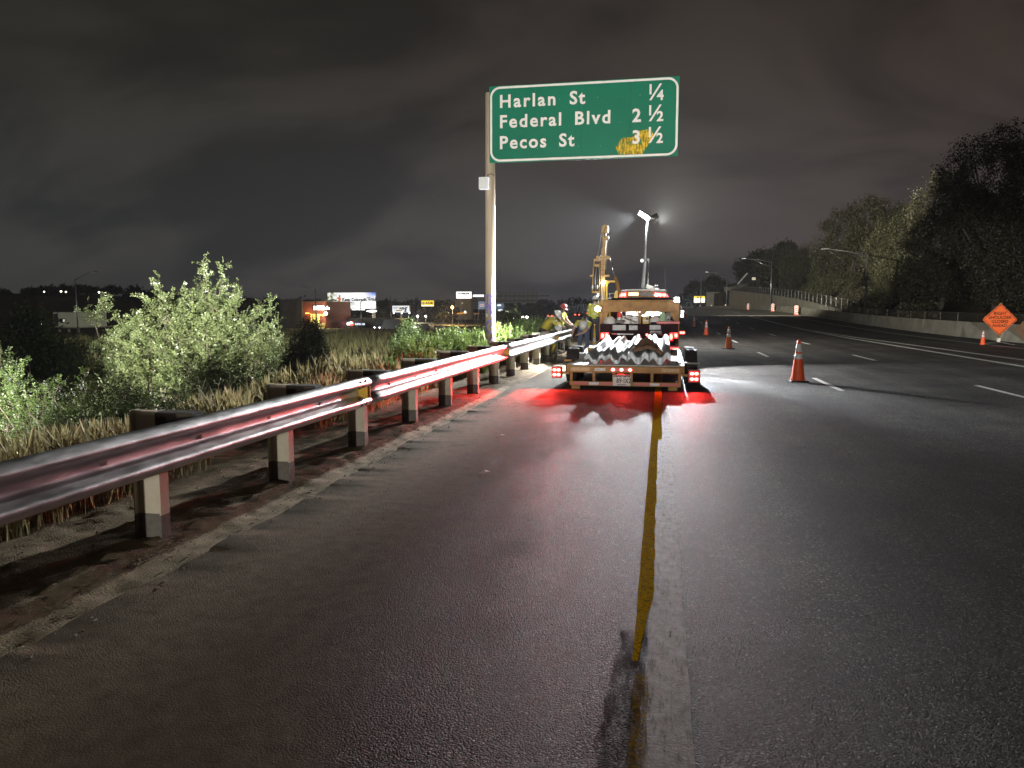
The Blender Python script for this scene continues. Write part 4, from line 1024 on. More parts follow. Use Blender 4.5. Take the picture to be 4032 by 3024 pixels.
# ================================================================== POST DRIVING RIG
RY0 = 29.0
rg_ = thing('post_driver_rig', 'ochre post driving rig with a tall round-topped mast beside the guardrail', 'drill rig', (-2.0, 29.5, 0))
m = M(); pts = [(-2.245, 4.42), (-2.245, 4.58)]+[(-2.1225+.1225*math.cos(a), 4.58+.125*math.sin(a)) for a in np.linspace(math.pi, 0, 12)]+[(-2.0, 4.42), (-2.075, 4.40), (-2.21, 4.40)]
m.prism(pts, 'y', RY0-.08, RY0+.08); m.build('mast_head', MT['rig'], rg_, bevel=.01)
m = M(); m.box(-2.208, -2.077, RY0-.06, RY0+.06, 3.86, 4.398); m.build('upper_mast', MT['rig'], rg_, bevel=.012)
m = M(); m.box(-2.248, -2.083, RY0-.08, RY0+.08, .55, 3.858); lm = m.build('lower_mast', MT['rig'], rg_, bevel=.012)
m = M(); m.box(-2.185, -2.165, RY0-.09, RY0-.081, 2.75, 3.66); m.build('slot', MT['dark_steel'], lm)
for z_ in (3.24, 3.02, 2.86): m = M(); m.box(-2.25, -2.09, RY0-.095, RY0-.081, z_, z_+.035); m.build('clip', MT['rust'], lm)
m = M(); m.box(-2.135, -1.98, RY0-.11, RY0-.03, 4.14, 4.275); m.build('valve_block', MT['rig'], rg_, bevel=.01)
m = M(); m.prism([(-2.18, 3.44), (-1.97, 3.44), (-1.90, 3.49), (-1.97, 3.565), (-2.18, 3.565)], 'y', RY0-.12, RY0-.085); m.build('bracket', MT['rig'], rg_)
m = M(); m.cyl((-1.92, RY0-.05, 3.47), (-1.72, RY0-.05, 2.76), .022, n=10); m.build('rod', MT['chrome'], rg_, smooth=True)
m = M(); m.cyl((-1.735, RY0-.05, 2.80), (-1.52, RY0-.05, 2.02), .056, n=14); m.build('ram', MT['rust'], rg_, smooth=True)
m = M(); m.cyl((-1.66, RY0-.1, 2.76), (-1.50, RY0-.1, 2.2), .016, n=8); m.build('ram_pipe', MT['rust'], rg_, smooth=True)
m = M(); m.cyl((-2.56, RY0-.1, 2.22), (-2.51, RY0-.1, 3.47), .028, n=10); m.build('guide_rod', MT['rig'], rg_, smooth=True)
m = M(); m.cyl((-2.30, RY0-.1, 2.22), (-2.285, RY0-.1, 3.40), .026, n=10); m.build('guide_rod', MT['rig'], rg_, smooth=True)
m = M(); m.box(-2.43, -2.28, RY0-.2, RY0-.02, 3.37, 3.56); m.box(-2.50, -2.43, RY0-.15, RY0-.07, 3.38, 3.44); m.build('hammer', MT['rig'], rg_, bevel=.012)
m = M(); m.box(-2.49, -2.31, RY0-.16, RY0-.05, 3.17, 3.26); m.build('crosshead', MT['rig'], rg_, bevel=.01)
m = M(); m.box(-2.58, -2.28, RY0-.16, RY0-.04, 2.20, 2.26); m.build('foot_plate', MT['rig'], rg_, bevel=.01)
m = M(); m.lathe([(.02, -.02), (.055, -.02), (.055, .02), (.02, .02)], (-2.60, RY0-.1, 2.83), 14, 'y'); m.build('ring', MT['rig'], rg_)
for k, (a, c_) in enumerate((((-2.46, 3.2), (-2.50, 2.3)), ((-2.41, 3.2), (-2.44, 2.28)), ((-2.36, 3.2), (-2.34, 2.3)))):
    m = M(); m.tube([(a[0], RY0-.12, a[1]), ((a[0]+c_[0])/2-.03, RY0-.14, (a[1]+c_[1])/2), (c_[0], RY0-.12, c_[1])], .02); m.build('hose', MT['grey' if k == 1 else 'hose'], rg_, smooth=True)
m = M(); m.tube([(-2.12, RY0-.12, 4.27), (-2.16, RY0-.13, 4.45), (-2.08, RY0-.13, 4.61), (-1.97, RY0-.12, 4.58), (-1.93, RY0-.1, 4.45), (-2.03, RY0-.08, 4.25)], .011); m.build('hose', MT['hose'], rg_, smooth=True)
m = M(); m.tube([(-2.245, RY0, 4.41), (-2.377, RY0-.1, 3.57)], .008, 6); m.tube([(-2.045, RY0, 4.2), (-2.05, RY0-.1, 3.1)], .008, 6); m.build('cable', MT['grey'], rg_)
m = M(); m.tube([(-2.55, RY0-.12, 2.25), (-2.5, RY0-.14, 2.1), (-2.38, RY0-.14, 2.06), (-2.30, RY0-.12, 2.15)], .016); m.build('hose', MT['hose'], rg_, smooth=True)
m = M(); m.box(-2.16, -1.93, RY0-.16, RY0-.1, 2.80, 2.87); m.lathe([(.0001, -.03), (.045, -.03), (.03, .03), (.0001, .03)], (-1.96, RY0-.13, 2.84), 12, 'x'); m.build('swivel', MT['rig'], rg_)
m = M(); m.cyl((-2.08, RY0-.12, 3.05), (-2.08, RY0-.12, 2.4), .018, n=8); m.build('rod', MT['chrome'], rg_, smooth=True)
m = M(); m.box(-2.055, -1.72, RY0-.25, RY0-.18, 2.59, 2.655); m.box(-2.055, -1.985, RY0-.25, RY0-.18, .9, 2.588); m.prism([(-1.983, 2.588), (-1.90, 2.588), (-1.983, 2.51)], 'y', RY0-.24, RY0-.19); m.build('guard_frame', MT['rig_yellow'], rg_, bevel=.008)
m = M(); m.prism([(-1.74, 1.90), (-1.74, 2.15), (-1.69, 2.29), (-1.60, 2.29), (-1.60, 1.90)], 'y', RY0-.3, RY0-.1); m.build('side_panel', MT['rig_yellow'], rg_, bevel=.01)
m = M(); m.box(-2.42, -1.70, RY0-.20, RY0-.17, 1.98, 2.02); m.box(-1.98, -1.66, RY0-.2, RY0-.17, 2.16, 2.185); m.bar((-1.90, RY0-.2, 2.16), (-1.90, RY0-.2, 1.99), .03); m.build('hand_rail', MT['grey'], rg_)
m = M(); m.ball((-2.15, RY0-.28, 2.556), .058, 14, 8, (1, .7, 1.1)); lp = m.build('work_lamp', MT['white_lamp'], rg_, smooth=True)
spot('rig_work_lamp', (-2.17, RY0-.38, 2.55), (-.25, -1, -.55), 900, 150, 0.5, COOL, 0.05)
m = M(); m.cyl((-2.15, RY0-.26, 1.5), (-2.15, RY0-.26, 2.49), .015, n=8); m.build('lamp_pole', MT['white_body'], rg_)
for x_ in (-2.545, -2.365): m = M(); m.ball((x_, RY0-.2, 2.42), .04, 12, 8, (.8, .8, 2.0)); m.build('accumulator', MT['white_plastic'], rg_, smooth=True)
m = M(); m.box(-2.38, -2.30, RY0-.15, RY0-.07, 1.2, 2.195); m.build('driven_post', MT['galv_new'], rg_)
m = M(); m.box(-2.72, -1.15, 28.7, 31.2, .42, 1.05); m.build('deck', MT['rig'], rg_, bevel=.03)
m = M(); m.prism([(28.9, 1.052), (31.0, 1.052), (30.9, 1.85), (29.3, 1.85)], 'x', -1.95, -1.2); m.build('engine_cover', MT['rig_yellow'], rg_, bevel=.04)
for x_ in (-2.62, -1.42):
    m = M(); m.prism([(28.75+.22*(1-math.cos(a)), .21+.21*math.sin(a)) for a in np.linspace(-math.pi/2, math.pi/2, 1)]+[(28.98+.21*math.cos(a), .215+.21*math.sin(a)) for a in np.linspace(math.pi*1.5, math.pi*.5, 8)]+[(30.95+.21*math.cos(a), .215+.21*math.sin(a)) for a in np.linspace(math.pi*.5, -math.pi*.5, 8)], 'x', x_-.15, x_+.15); m.build('track', MT['rubber'], rg_)
m = M(); m.box(-2.66, -2.36, 28.45, 28.68, .30, .72); m.build('counterweight', MT['rig_yellow'], rg_, bevel=.03)
m = M(); m.box(-2.60, -2.42, 28.435, 28.448, .38, .55); m.build('reflective_tape', MT['white_tape'], rg_)
m = M()
for z_ in (.9, 1.05, 1.2): m.box(-2.34, -2.18, 28.5, 28.56, z_, z_+.05)
m.bar((-2.34, 28.53, .75), (-2.34, 28.53, 1.4), .03); m.bar((-2.18, 28.53, .75), (-2.18, 28.53, 1.4), .03); m.build('step_ladder', MT['grey'], rg_)
m = M(); m.box(-2.75, -2.15, 27.3, 28.6, .24, .30); m.build('platform', MT['dark_steel'], rg_)

# van standing ahead of the rig
def wheels(t_, xs, yv, r, w):
    for x_ in xs:
        for y_ in yv: tyre(t_, (x_, y_, r), r, w)
vn = thing('crew_van', 'white-roofed crew van parked ahead of the work truck', 'van', (-.8, 36, 0))
m = M(); m.prism([(33.2, .45), (38.2, .45), (38.3, 1.2), (37.4, 1.4), (36.7, 2.3), (36.2, 2.42), (33.4, 2.42), (33.2, 2.2)], 'x', -1.75, .2); m.build('body', MT['white_body'], vn, bevel=.06)
m = M(); m.box(-1.5, -.05, 33.175, 33.195, 1.4, 2.0); m.build('rear_window', MT['glass'], vn)
m = M(); m.box(-1.62, -1.45, 33.17, 33.195, 1.0, 1.35); m.build('tail_lens', MT['red_lens'], vn); m = M(); m.box(-.1, .07, 33.17, 33.195, 1.0, 1.35); m.build('tail_lens', MT['red_lens'], vn)
wheels(vn, (-1.62, .07), (34.2, 37.2), .36, .24)

# ================================================================== WORKERS
def skin(name, P, E, m_, parent, sub=1, root=0):
    """grow one continuous surface over a skeleton: P = list of (xyz, radius)"""
    o0 = ORG[parent.name]
    me = bpy.data.meshes.new(name); me.from_pydata([tuple(Vector(p)-o0) for p, r in P], E, [])
    o = bpy.data.objects.new(name, me); COL.objects.link(o)
    sk = o.modifiers.new('skin', 'SKIN'); sk.use_smooth_shade = True
    sv = me.skin_vertices[0].data
    for i, (p, r) in enumerate(P):
        rr = r if isinstance(r, (tuple, list)) else (r, r)
        sv[i].radius = rr; sv[i].use_root = (i == root)
    if sub:
        ss = o.modifiers.new('sub', 'SUBSURF'); ss.levels = sub; ss.render_levels = sub
    bpy.context.view_layer.update()
    me2 = bpy.data.meshes.new_from_object(o.evaluated_get(bpy.context.evaluated_depsgraph_get()))
    bpy.data.objects.remove(o); bpy.data.meshes.remove(me)
    me2.materials.clear(); me2.materials.append(m_); me2.name = name
    me2.polygons.foreach_set('use_smooth', [True]*len(me2.polygons))
    q = bpy.data.objects.new(name, me2); link(q, parent); ORG[q.name] = o0
    return q

def person(label, J, hat, jacket, legs, boots, hat_tilt, face):
    """J: joints pelvis, waist, chest, neck, head, sh/el/ha L R, hip/kn/an/to L R"""
    V3 = {k: Vector(v) for k, v in J.items()}
    t_ = thing('person', label, 'person', (V3['pelvis'].x, V3['pelvis'].y, min(V3['anL'].z, V3['anR'].z)-.08), 'guardrail crew at work')
    P = []; E = []; idx = {}
    def add(k, p, r, par=None):
        idx[k] = len(P); P.append((p, r))
        if par: E.append((idx[par], idx[k]))
    add('pelvis', V3['pelvis'], .125); add('waist', V3['waist'], .115, 'pelvis'); add('chest', V3['chest'], .135, 'waist'); add('neck', V3['neck'], .062, 'chest')
    hd = V3['head']; nd = (hd-V3['neck']).normalized(); f = Vector(face).normalized()
    add('jaw', hd-nd*.055+f*.012, .072, 'neck'); add('head', hd+nd*.02, .094, 'jaw'); add('crown', hd+nd*.09, .075, 'head'); add('nose', hd-nd*.01+f*.108, .014, 'head')
    side = nd.cross(f).normalized()
    for s, sd in (('L', 1), ('R', -1)):
        add('sh'+s, V3['sh'+s], .062, 'chest'); add('el'+s, V3['el'+s], .045, 'sh'+s); add('wr'+s, V3['el'+s]+(V3['ha'+s]-V3['el'+s])*.88, .030, 'el'+s); add('ha'+s, V3['ha'+s], (.040, .022), 'wr'+s)
        d = (V3['ha'+s]-V3['el'+s]).normalized(); lat = d.cross(Vector((0, 0, 1))); lat = lat.normalized() if lat.length > .1 else Vector((1, 0, 0)); dn = d.cross(lat).normalized()
        if dn.z > 0: dn = -dn
        for q, (o_, L) in enumerate(((-.030, .070), (-.010, .082), (.010, .078), (.028, .062))):
            add('f%d%s' % (q, s), V3['ha'+s]+lat*o_+d*(L*.55), .010, 'ha'+s); add('g%d%s' % (q, s), V3['ha'+s]+lat*o_+d*(L*.85)+dn*.025, .008, 'f%d%s' % (q, s))
        add('th'+s, V3['ha'+s]-lat*.045+d*.012, .011, 'ha'+s); add('ti'+s, V3['ha'+s]-lat*.055+d*.042+dn*.012, .009, 'th'+s)
        add('hip'+s, V3['hip'+s], .095, 'pelvis'); add('kn'+s, V3['kn'+s], .062, 'hip'+s); add('an'+s, V3['an'+s], .042, 'kn'+s); add('to'+s, V3['to'+s], .038, 'an'+s)
    skin('body', P, E, MT['skin'], t_)
    # jacket with short or long sleeves
    jl = 1.0 if jacket[1] else .62
    P2 = [(V3['pelvis']+(V3['waist']-V3['pelvis'])*.15, .175), (V3['waist'], .165), (V3['chest'], .178), (V3['chest']+(V3['neck']-V3['chest'])*.6, .10)]; E2 = [(0, 1), (1, 2), (2, 3)]
    for s in 'LR':
        k = len(P2); ext = V3['sh'+s]+(V3['el'+s]-V3['sh'+s])*(jl)
        P2 += [(V3['sh'+s], .086), (ext, .066)]; E2 += [(2, k), (k, k+1)]
        if jacket[1]: P2.append((V3['el'+s]+(V3['ha'+s]-V3['el'+s])*.8, .052)); E2.append((k+1, k+2))
    jk = skin('jacket', P2, E2, MT[jacket[0]], t_, root=1)
    # silver bands round the jacket
    def band(c, ax, r, w=.05):
        ax = Vector(ax).normalized(); mm = M(); mm.cyl(Vector(c)-ax*w/2, Vector(c)+ax*w/2, r, n=18)
        return mm.build('silver_band', MT['silver_tape'], t_, smooth=False)
    tdir = V3['chest']-V3['waist']
    band(V3['waist']+tdir*.1, tdir, .148, .04); 
    for s in 'LR':
        ex = V3['sh'+s]+(V3['el'+s]-V3['sh'+s])*.5; band(ex, V3['el'+s]-V3['sh'+s], .071, .035)
    for s in 'LR':        # over the shoulders
        a_ = V3['sh'+s]*.55+V3['neck']*.45; up = nd*.02
        fw = f-tdir.normalized()*f.dot(tdir.normalized()); fw = fw.normalized() if fw.length > .05 else f
        mm = M(); mm.tube([V3['waist']*.55+a_*.45-fw*.165, V3['chest']*.5+a_*.5-fw*.165, a_+up+tdir.normalized()*.06, V3['chest']*.5+a_*.5+fw*.15], .013, 6); mm.build('silver_band', MT['silver_tape'], t_, smooth=True)
    P3 = [(V3['pelvis'], .145)]; E3 = []
    for s in 'LR':
        k = len(P3); P3 += [(V3['hip'+s], .112), (V3['kn'+s], .082), (V3['an'+s]+(V3['kn'+s]-V3['an'+s])*.12, .068)]; E3 += [(0, k), (k, k+1), (k+1, k+2)]
    skin('trousers', P3, E3, MT[legs], t_)
    for s in 'LR':
        P4 = [(V3['an'+s]+(V3['kn'+s]-V3['an'+s])*.2, .058), (V3['an'+s], .060), (V3['to'+s], .050)]; skin('boot', P4, [(0, 1), (1, 2)], MT[boots], t_)
    # hair, ears, hard hat
    mm = M(); mm.ball(hd-f*.022+nd*.012, .100, 12, 8, (1, 1, 1)); mm.build('hair', MT['hair'], t_, smooth=True)
    for sd in (1, -1): mm = M(); mm.ball(hd+side*.092*sd-nd*.01, .022, 8, 6); mm.build('ear', MT['skin'], t_, smooth=True)
    for sd in (1, -1): mm = M(); mm.ball(hd+side*.034*sd+f*.088+nd*.02, .011, 8, 6); mm.build('eye', MT['hair'], t_, smooth=True)
    up = (nd+Vector(hat_tilt)).normalized(); zf = (f-up*f.dot(up)).normalized(); sx_h = up.cross(zf)
    mx = Matrix((sx_h, zf, up)).transposed()
    mm = M(); mm.lathe([(.150, .030), (.128, .034), (.120, .060), (.112, .10), (.088, .145), (.045, .168), (.0001, .175)], (0, 0, 0), 20)
    b0 = len(mm.v); mm.box(-.012, .012, -.10, .10, .12, .186)
    for i, p in enumerate(mm.v):
        q = Vector(p)
        if i < b0 and q.z < .035 and q.y > .05: q.y *= 1.28
        q.y *= 1.08
        if i >= b0: q.z = .118+.070*(1-(q.y/.125)**2) if q.z > .15 else .10
        mm.v[i] = tuple(hd+mx @ (q-Vector((0, 0, .02))))
    mm.build('hard_hat', MT[hat], t_, smooth=True)
    return t_

person('worker in a red hard hat and yellow hi-vis vest standing behind the guardrail', dict(
    pelvis=(-3.62, 27.7, .94), waist=(-3.60, 27.7, 1.12), chest=(-3.57, 27.68, 1.36), neck=(-3.54, 27.66, 1.53), head=(-3.49, 27.64, 1.65),
    shL=(-3.50, 27.88, 1.44), shR=(-3.60, 27.47, 1.44), elL=(-3.36, 27.9, 1.18), elR=(-3.44, 27.42, 1.19), haL=(-3.18, 27.75, 1.05), haR=(-3.2, 27.5, 1.02),
    hipL=(-3.62, 27.8, .90), hipR=(-3.62, 27.6, .90), knL=(-3.58, 27.83, .50), knR=(-3.60, 27.56, .50), anL=(-3.63, 27.82, .09), anR=(-3.65, 27.57, .09), toL=(-3.46, 27.82, .05), toR=(-3.48, 27.55, .05)),
    'hat_red', ('hivis', 0), 'dark_cloth', 'boot', (.12, 0, 0), (1, -.25, -.35))
person('worker in a white hard hat and long yellow jacket leaning over the guardrail', dict(
    pelvis=(-3.98, 26.1, .86), waist=(-3.90, 26.08, 1.02), chest=(-3.74, 26.05, 1.20), neck=(-3.60, 26.02, 1.34), head=(-3.49, 25.98, 1.43),
    shL=(-3.70, 26.27, 1.26), shR=(-3.66, 25.82, 1.26), elL=(-3.46, 26.3, 1.10), elR=(-3.44, 25.75, 1.08), haL=(-3.24, 26.2, .98), haR=(-3.22, 25.82, .98),
    hipL=(-3.98, 26.22, .84), hipR=(-3.98, 25.98, .84), knL=(-3.86, 26.25, .46), knR=(-3.88, 25.95, .46), anL=(-3.98, 26.24, .06), anR=(-4.0, 25.95, .06), toL=(-3.80, 26.24, .02), toR=(-3.82, 25.94, .02)),
    'hat_white', ('hivis_warm', 1), 'dark_cloth', 'boot', (.35, 0, .1), (.85, -.1, -.5))
person('worker with white hard hat crouching low behind the guardrail next to the leaning worker', dict(
    pelvis=(-3.72, 25.5, .36), waist=(-3.66, 25.5, .52), chest=(-3.56, 25.48, .70), neck=(-3.46, 25.45, .84), head=(-3.39, 25.42, .93),
    shL=(-3.54, 25.68, .77), shR=(-3.52, 25.26, .77), elL=(-3.38, 25.70, .58), elR=(-3.36, 25.22, .58), haL=(-3.24, 25.6, .52), haR=(-3.24, 25.3, .52),
    hipL=(-3.72, 25.62, .34), hipR=(-3.72, 25.38, .34), knL=(-3.46, 25.66, .46), knR=(-3.46, 25.34, .44), anL=(-3.66, 25.64, .06), anR=(-3.66, 25.36, .06), toL=(-3.48, 25.64, .02), toR=(-3.48, 25.34, .02)),
    'hat_white', ('hivis', 0), 'hivis_warm', 'boot', (.2, 0, 0), (.9, -.2, -.5))
person('bent-over worker in white hard hat and blue jeans on the road side of the guardrail', dict(
    pelvis=(-2.62, 26.55, .90), waist=(-2.60, 26.40, 1.07), chest=(-2.58, 26.12, 1.18), neck=(-2.58, 25.92, 1.15), head=(-2.57, 25.80, 1.07),
    shL=(-2.37, 26.05, 1.14), shR=(-2.80, 26.05, 1.16), elL=(-2.52, 25.90, .84), elR=(-2.94, 26.0, .90), haL=(-2.80, 25.86, .74), haR=(-2.98, 25.98, .68),
    hipL=(-2.52, 26.55, .87), hipR=(-2.74, 26.55, .87), knL=(-2.50, 26.42, .47), knR=(-2.76, 26.50, .47), anL=(-2.54, 26.52, .09), anR=(-2.80, 26.6, .09), toL=(-2.56, 26.36, .05), toR=(-2.83, 26.42, .05)),
    'hat_white', ('hivis', 0), 'jeans', 'boot', (0, -.25, -.1), (-.15, -.45, -1))
person('rig operator in yellow hi-vis jacket standing on the platform of the post driving rig', dict(
    pelvis=(-2.37, 27.75, 1.24), waist=(-2.37, 27.75, 1.42), chest=(-2.36, 27.74, 1.64), neck=(-2.35, 27.74, 1.81), head=(-2.34, 27.75, 1.94),
    shL=(-2.17, 27.75, 1.72), shR=(-2.54, 27.75, 1.72), elL=(-2.13, 27.88, 1.46), elR=(-2.60, 27.86, 1.44), haL=(-2.2, 28.1, 1.36), haR=(-2.52, 28.1, 1.36),
    hipL=(-2.27, 27.75, 1.21), hipR=(-2.47, 27.75, 1.21), knL=(-2.26, 27.72, .80), knR=(-2.48, 27.72, .80), anL=(-2.26, 27.75, .40), anR=(-2.48, 27.75, .40), toL=(-2.25, 27.92, .36), toR=(-2.49, 27.92, .36)),
    'hat_white', ('hivis', 1), 'dark_cloth', 'boot', (0, 0, 0), (0, 1, -.2))

# ================================================================== CONES, SIGNS, BARRICADES
def cone(body, label, loc, h=.93, rz=0.0, tip=True):
    t_ = thing('traffic_cone', label, 'traffic cone', (0, 0, 0), 'traffic cones closing the lane')
    s = h/.93
    m = M(); m.box(-.19, .19, -.19, .19, 0, .035); m.build('base', MT['blackmat'], t_, bevel=.012)
    prof = [(.165, .036), (.150, .06), (.142, .10), (.088, .52), (.040, .885), (.034, .915), (.022, .93), (.0001, .93)]
    m = M(); m.lathe(prof, (0, 0, 0), 24); m.build('cone_body', MT[body], t_, smooth=True)
    for z0, z1 in ((.50, .62), (.66, .83)):
        r0 = np.interp(z0, [p[1] for p in prof], [p[0] for p in prof])+.003; r1 = np.interp(z1, [p[1] for p in prof], [p[0] for p in prof])+.003
        m = M(); m.lathe([(r0-.003, z0), (r0, z0+.001), (r1, z1-.001), (r1-.003, z1)], (0, 0, 0), 24); m.build('collar', MT['reflect'], t_, smooth=True)
    t_.location = loc; t_.scale = (s, s, s); t_.rotation_euler = (0, 0, rz)
    return t_
cone('cone', 'nearest orange traffic cone with two white collars on the lit asphalt', (3.02, 18.1, 0), .95, .15)
c2 = cone('cone_old', 'faded orange cone with worn collars, second from the camera', (2.66, 32.0, 0), .90, .5)
zc = lambda y: float(zr(y))
c3 = cone('cone', 'orange traffic cone with glowing white collars, third from the camera', (2.62, 47.3, zc(47.3)), .90, .3)
for lab, p in (('orange traffic cone, fourth from the camera along the closed lane', (2.50, 62, zc(62))), ('small distant cone just right of the truck mirror', (2.55, 84, zc(84))), ('farthest cone, half hidden behind the truck mirror', (2.6, 108, zc(108)))):
    dup(c3, p, random.random(), lab, .92/.93)
dup(c3, (14.05, 37.6, 0), .4, 'orange cone with white collars standing left of the diamond warning sign', .72)

def diamond(t_, c, half, mats, back=False):
    m = M(); x_, y_, z_ = c; k = .07
    def oct_(h, kk): return [(x_-kk, z_+h-kk), (x_+kk, z_+h-kk), (x_+h-kk, z_+kk), (x_+h-kk, z_-kk), (x_+kk, z_-h+kk), (x_-kk, z_-h+kk), (x_-h+kk, z_-kk), (x_-h+kk, z_+kk)][::-1]
    m.prism(oct_(half, k*.5), 'y', y_-.004, y_+.004); return m
ws = thing('road_work_sign', 'orange diamond roll-up sign reading RIGHT SHOULDER CLOSED AHEAD on a stand', 'road sign', (14.83, 38, 0))
Y_ = 38.0; cxs, czs = 14.84, 1.13
diamond(ws, (cxs, Y_, czs), .72, None).build('sign_face', MT['orange_sign'], ws)
m = M(); o_ = [(cxs, czs+.675), (cxs+.675, czs), (cxs, czs-.675), (cxs-.675, czs)]; i_ = [(cxs, czs+.645), (cxs+.645, czs), (cxs, czs-.645), (cxs-.645, czs)]
frame_ring(m, o_, i_, Y_-.009, Y_-.0055); m.build('border', MT['black'], ws)
for s_, z_ in (('RIGHT', .215), ('SHOULDER', .035), ('CLOSED', -.145), ('AHEAD', -.325)):
    text('lettering', s_, .185, MT['black'], ws, (cxs, Y_-.008, czs+z_), extrude=.001, bold=.004, align='CENTER', space=1.05, sx=.96)
m = M(); m.box(cxs-.05, cxs+.05, Y_-.03, Y_+.03, czs+.66, czs+.74); m.box(cxs-.06, cxs+.06, Y_-.03, Y_+.03, czs-.76, czs-.64); m.build('corner_clip', MT['rust'], ws)
m = M(); m.bar((cxs-.68, Y_+.02, czs), (cxs+.68, Y_+.02, czs), .02); m.bar((cxs, Y_+.02, czs-.68), (cxs, Y_+.02, czs+.68), .02); m.build('cross_rib', MT['dark_steel'], ws)
m = M(); m.bar((cxs, Y_+.02, .08), (cxs, Y_+.02, czs-.7), .04); m.build('mast', MT['dark_steel'], ws)
m = M(); m.box(cxs-.06, cxs+.06, Y_-.04, Y_+.06, .12, .30); m.build('stand_sleeve', MT['sign_white'], ws)
m = M()
for dx, dy in ((-.5, -.35), (.55, -.3), (-.45, .5), (.5, .5)): m.bar((cxs, Y_, .14), (cxs+dx, Y_+dy, .015), .03)
m.build('stand_legs', MT['dark_steel'], ws)
bs = thing('warning_sign', 'dark back of another diamond sign standing by the barrier at the right edge', 'road sign', (17.05, 40.3, 0))
m = M(); m.prism([(16.40-.62, .66), (16.40, 1.28), (16.40+.62, .66), (16.40, .05)][::-1], 'y', 38.9, 38.91); m.build('sign_back', MT['canvas'], bs)
m = M(); m.bar((16.4, 38.93, .02), (16.4, 38.93, 1.2), .03); m.bar((15.85, 38.93, .66), (16.95, 38.93, .66), .02); m.build('rib', MT['dark_steel'], bs)
bs.location = (16.4, 38.9, 0)
for ch_ in bs.children: ch_.location = (17.05-16.4, 40.3-38.9, 0)
vp = None
for Y_, lab in ((147, 'striped orange and white panel at the barrier, farthest of three'), (117, 'striped orange and white panel at the barrier, middle of three'), (97, 'striped orange and white panel at the barrier, nearest of three')):
    if vp is None:
        vp = thing('vertical_panel', lab, 'barricade', (0, 0, 0), 'striped panels along the barrier')
        m = M(); m.box(-.30, .30, -.3, .3, 0, .10); m.build('base', MT['cone'], vp, bevel=.02)
        m = M(); m.box(-.22, .22, -.02, .02, .12, 1.15); pn = m.build('panel', MT['reflect'], vp)
        for k in range(4):
            z0 = .16+.25*k; m = M(); m.prism([(-.22, z0), (.22, z0+.17), (.22, min(1.15, z0+.28)), (-.22, z0+.11)], 'y', -.026, -.0215); m.build('stripe', MT['cone'], pn)
        m = M(); m.bar((0, .03, .1), (0, .03, .9), .05); m.build('stem', MT['cone'], vp)
        o_ = vp
    else: o_ = dup(vp, (0, 0, 0), 0, lab)
    o_.location = (15.75+float(cx(Y_)), Y_, zc(Y_))

# litter on the shoulder
for lab, x_, y_, s_ in (('pale torn paper scrap on the dusty shoulder, nearer the camera', -1.72, 7.4, .05), ('pale plastic strip on the dusty shoulder, farther from the camera', -2.02, 9.6, .06)):
    t_ = thing('litter', lab, 'litter', (x_, y_, .01)); m = M()
    m.add([(x_-s_, y_-.04, .006), (x_+s_*.6, y_-.02, .02), (x_+s_, y_+.05, .008), (x_-s_*.3, y_+.04, .025)], [(0, 1, 3), (1, 2, 3)]); m.build('scrap', MT['white_plastic'], t_, solid=.002)

# ================================================================== RIGHT SIDE: barrier, walls, fence, lamps, trees
def curve_pt(u, y): return u+float(cx(y))
br = thing('concrete_barrier', 'long pale concrete barrier along the far right edge of the freeway', 'barrier', (16.9, 60, 0))
prof_b = [(0, 0), (0, .08), (.05, .08), (.13, .30), (.17, .88), (.33, .88), (.37, .30), (.45, .08), (.45, 0)]
y = -12.0; k = 0
while y < 330:
    L = 6.06 if y < 170 else 12.1
    m = M(); n_ = len(prof_b); j = random.uniform(-.015, .015)
    for yy in (y+.02, y+L-.02):
        for a, z in prof_b: m.v.append((curve_pt(16.66+a+j, yy), yy, float(zr(yy))+z-.02))
    m.f = [(i, i+1, n_+i+1, n_+i) for i in range(n_-1)]+[tuple(reversed(range(n_))), tuple(range(n_, 2*n_))]; m.m = [0]*len(m.f)
    m.build('barrier_segment', MT['concrete'], br); y += L; k += 1
for yy in (104, 121, 139):
    m = M(); m.box(16.63, 16.70, yy, yy+.5, zc(yy)+.05, zc(yy)+.80); m.build('joint_gap', MT['dark_steel'], br)

def wall(name, label, y0, y1, u0, step=5.5):
    t_ = thing(name, label, 'wall', (u0, (y0+y1)/2, zc((y0+y1)/2)))
    y = y0; n = 0
    while y < y1-.1:
        e_ = min(y+step, y1); m = M(); d = .006*(n % 2)
        for yy in (y+.012, e_-.012):
            xx = curve_pt(u0, yy)-d; t0 = float(wall_top(yy)); b0 = float(zr(yy))-.4
            m.v += [(xx, yy, b0), (xx, yy, t0), (xx+.28, yy, t0), (xx+.28, yy, b0)]
        m.f = [(0, 4, 5, 1), (1, 5, 6, 2), (2, 6, 7, 3), (0, 1, 2, 3), (7, 6, 5, 4)]; m.m = [0]*5
        m.build('wall_panel', MT['concrete_wall'], t_)
        m = M()
        for yy in (y+.012, e_-.012):
            xx = curve_pt(u0, yy)-.04; t0 = float(wall_top(yy)); m.v += [(xx, yy, t0+.003), (xx, yy, t0+.11), (xx+.36, yy, t0+.11), (xx+.36, yy, t0+.003)]
        m.f = [(0, 4, 5, 1), (1, 5, 6, 2), (2, 6, 7, 3), (0, 1, 2, 3), (7, 6, 5, 4)]; m.m = [0]*5
        m.build('coping', MT['concrete_wall'], t_)
        y = e_; n += 1
    return t_
wall('retaining_wall', 'low concrete retaining wall sloping down towards the camera behind the barrier', 88, 147, 19.95)
wall('retaining_wall', 'taller far section of concrete retaining wall beyond the street lamp', 149, 214, 19.95)
wire = bpy.data.materials.new('chain_link'); wire.use_nodes = True
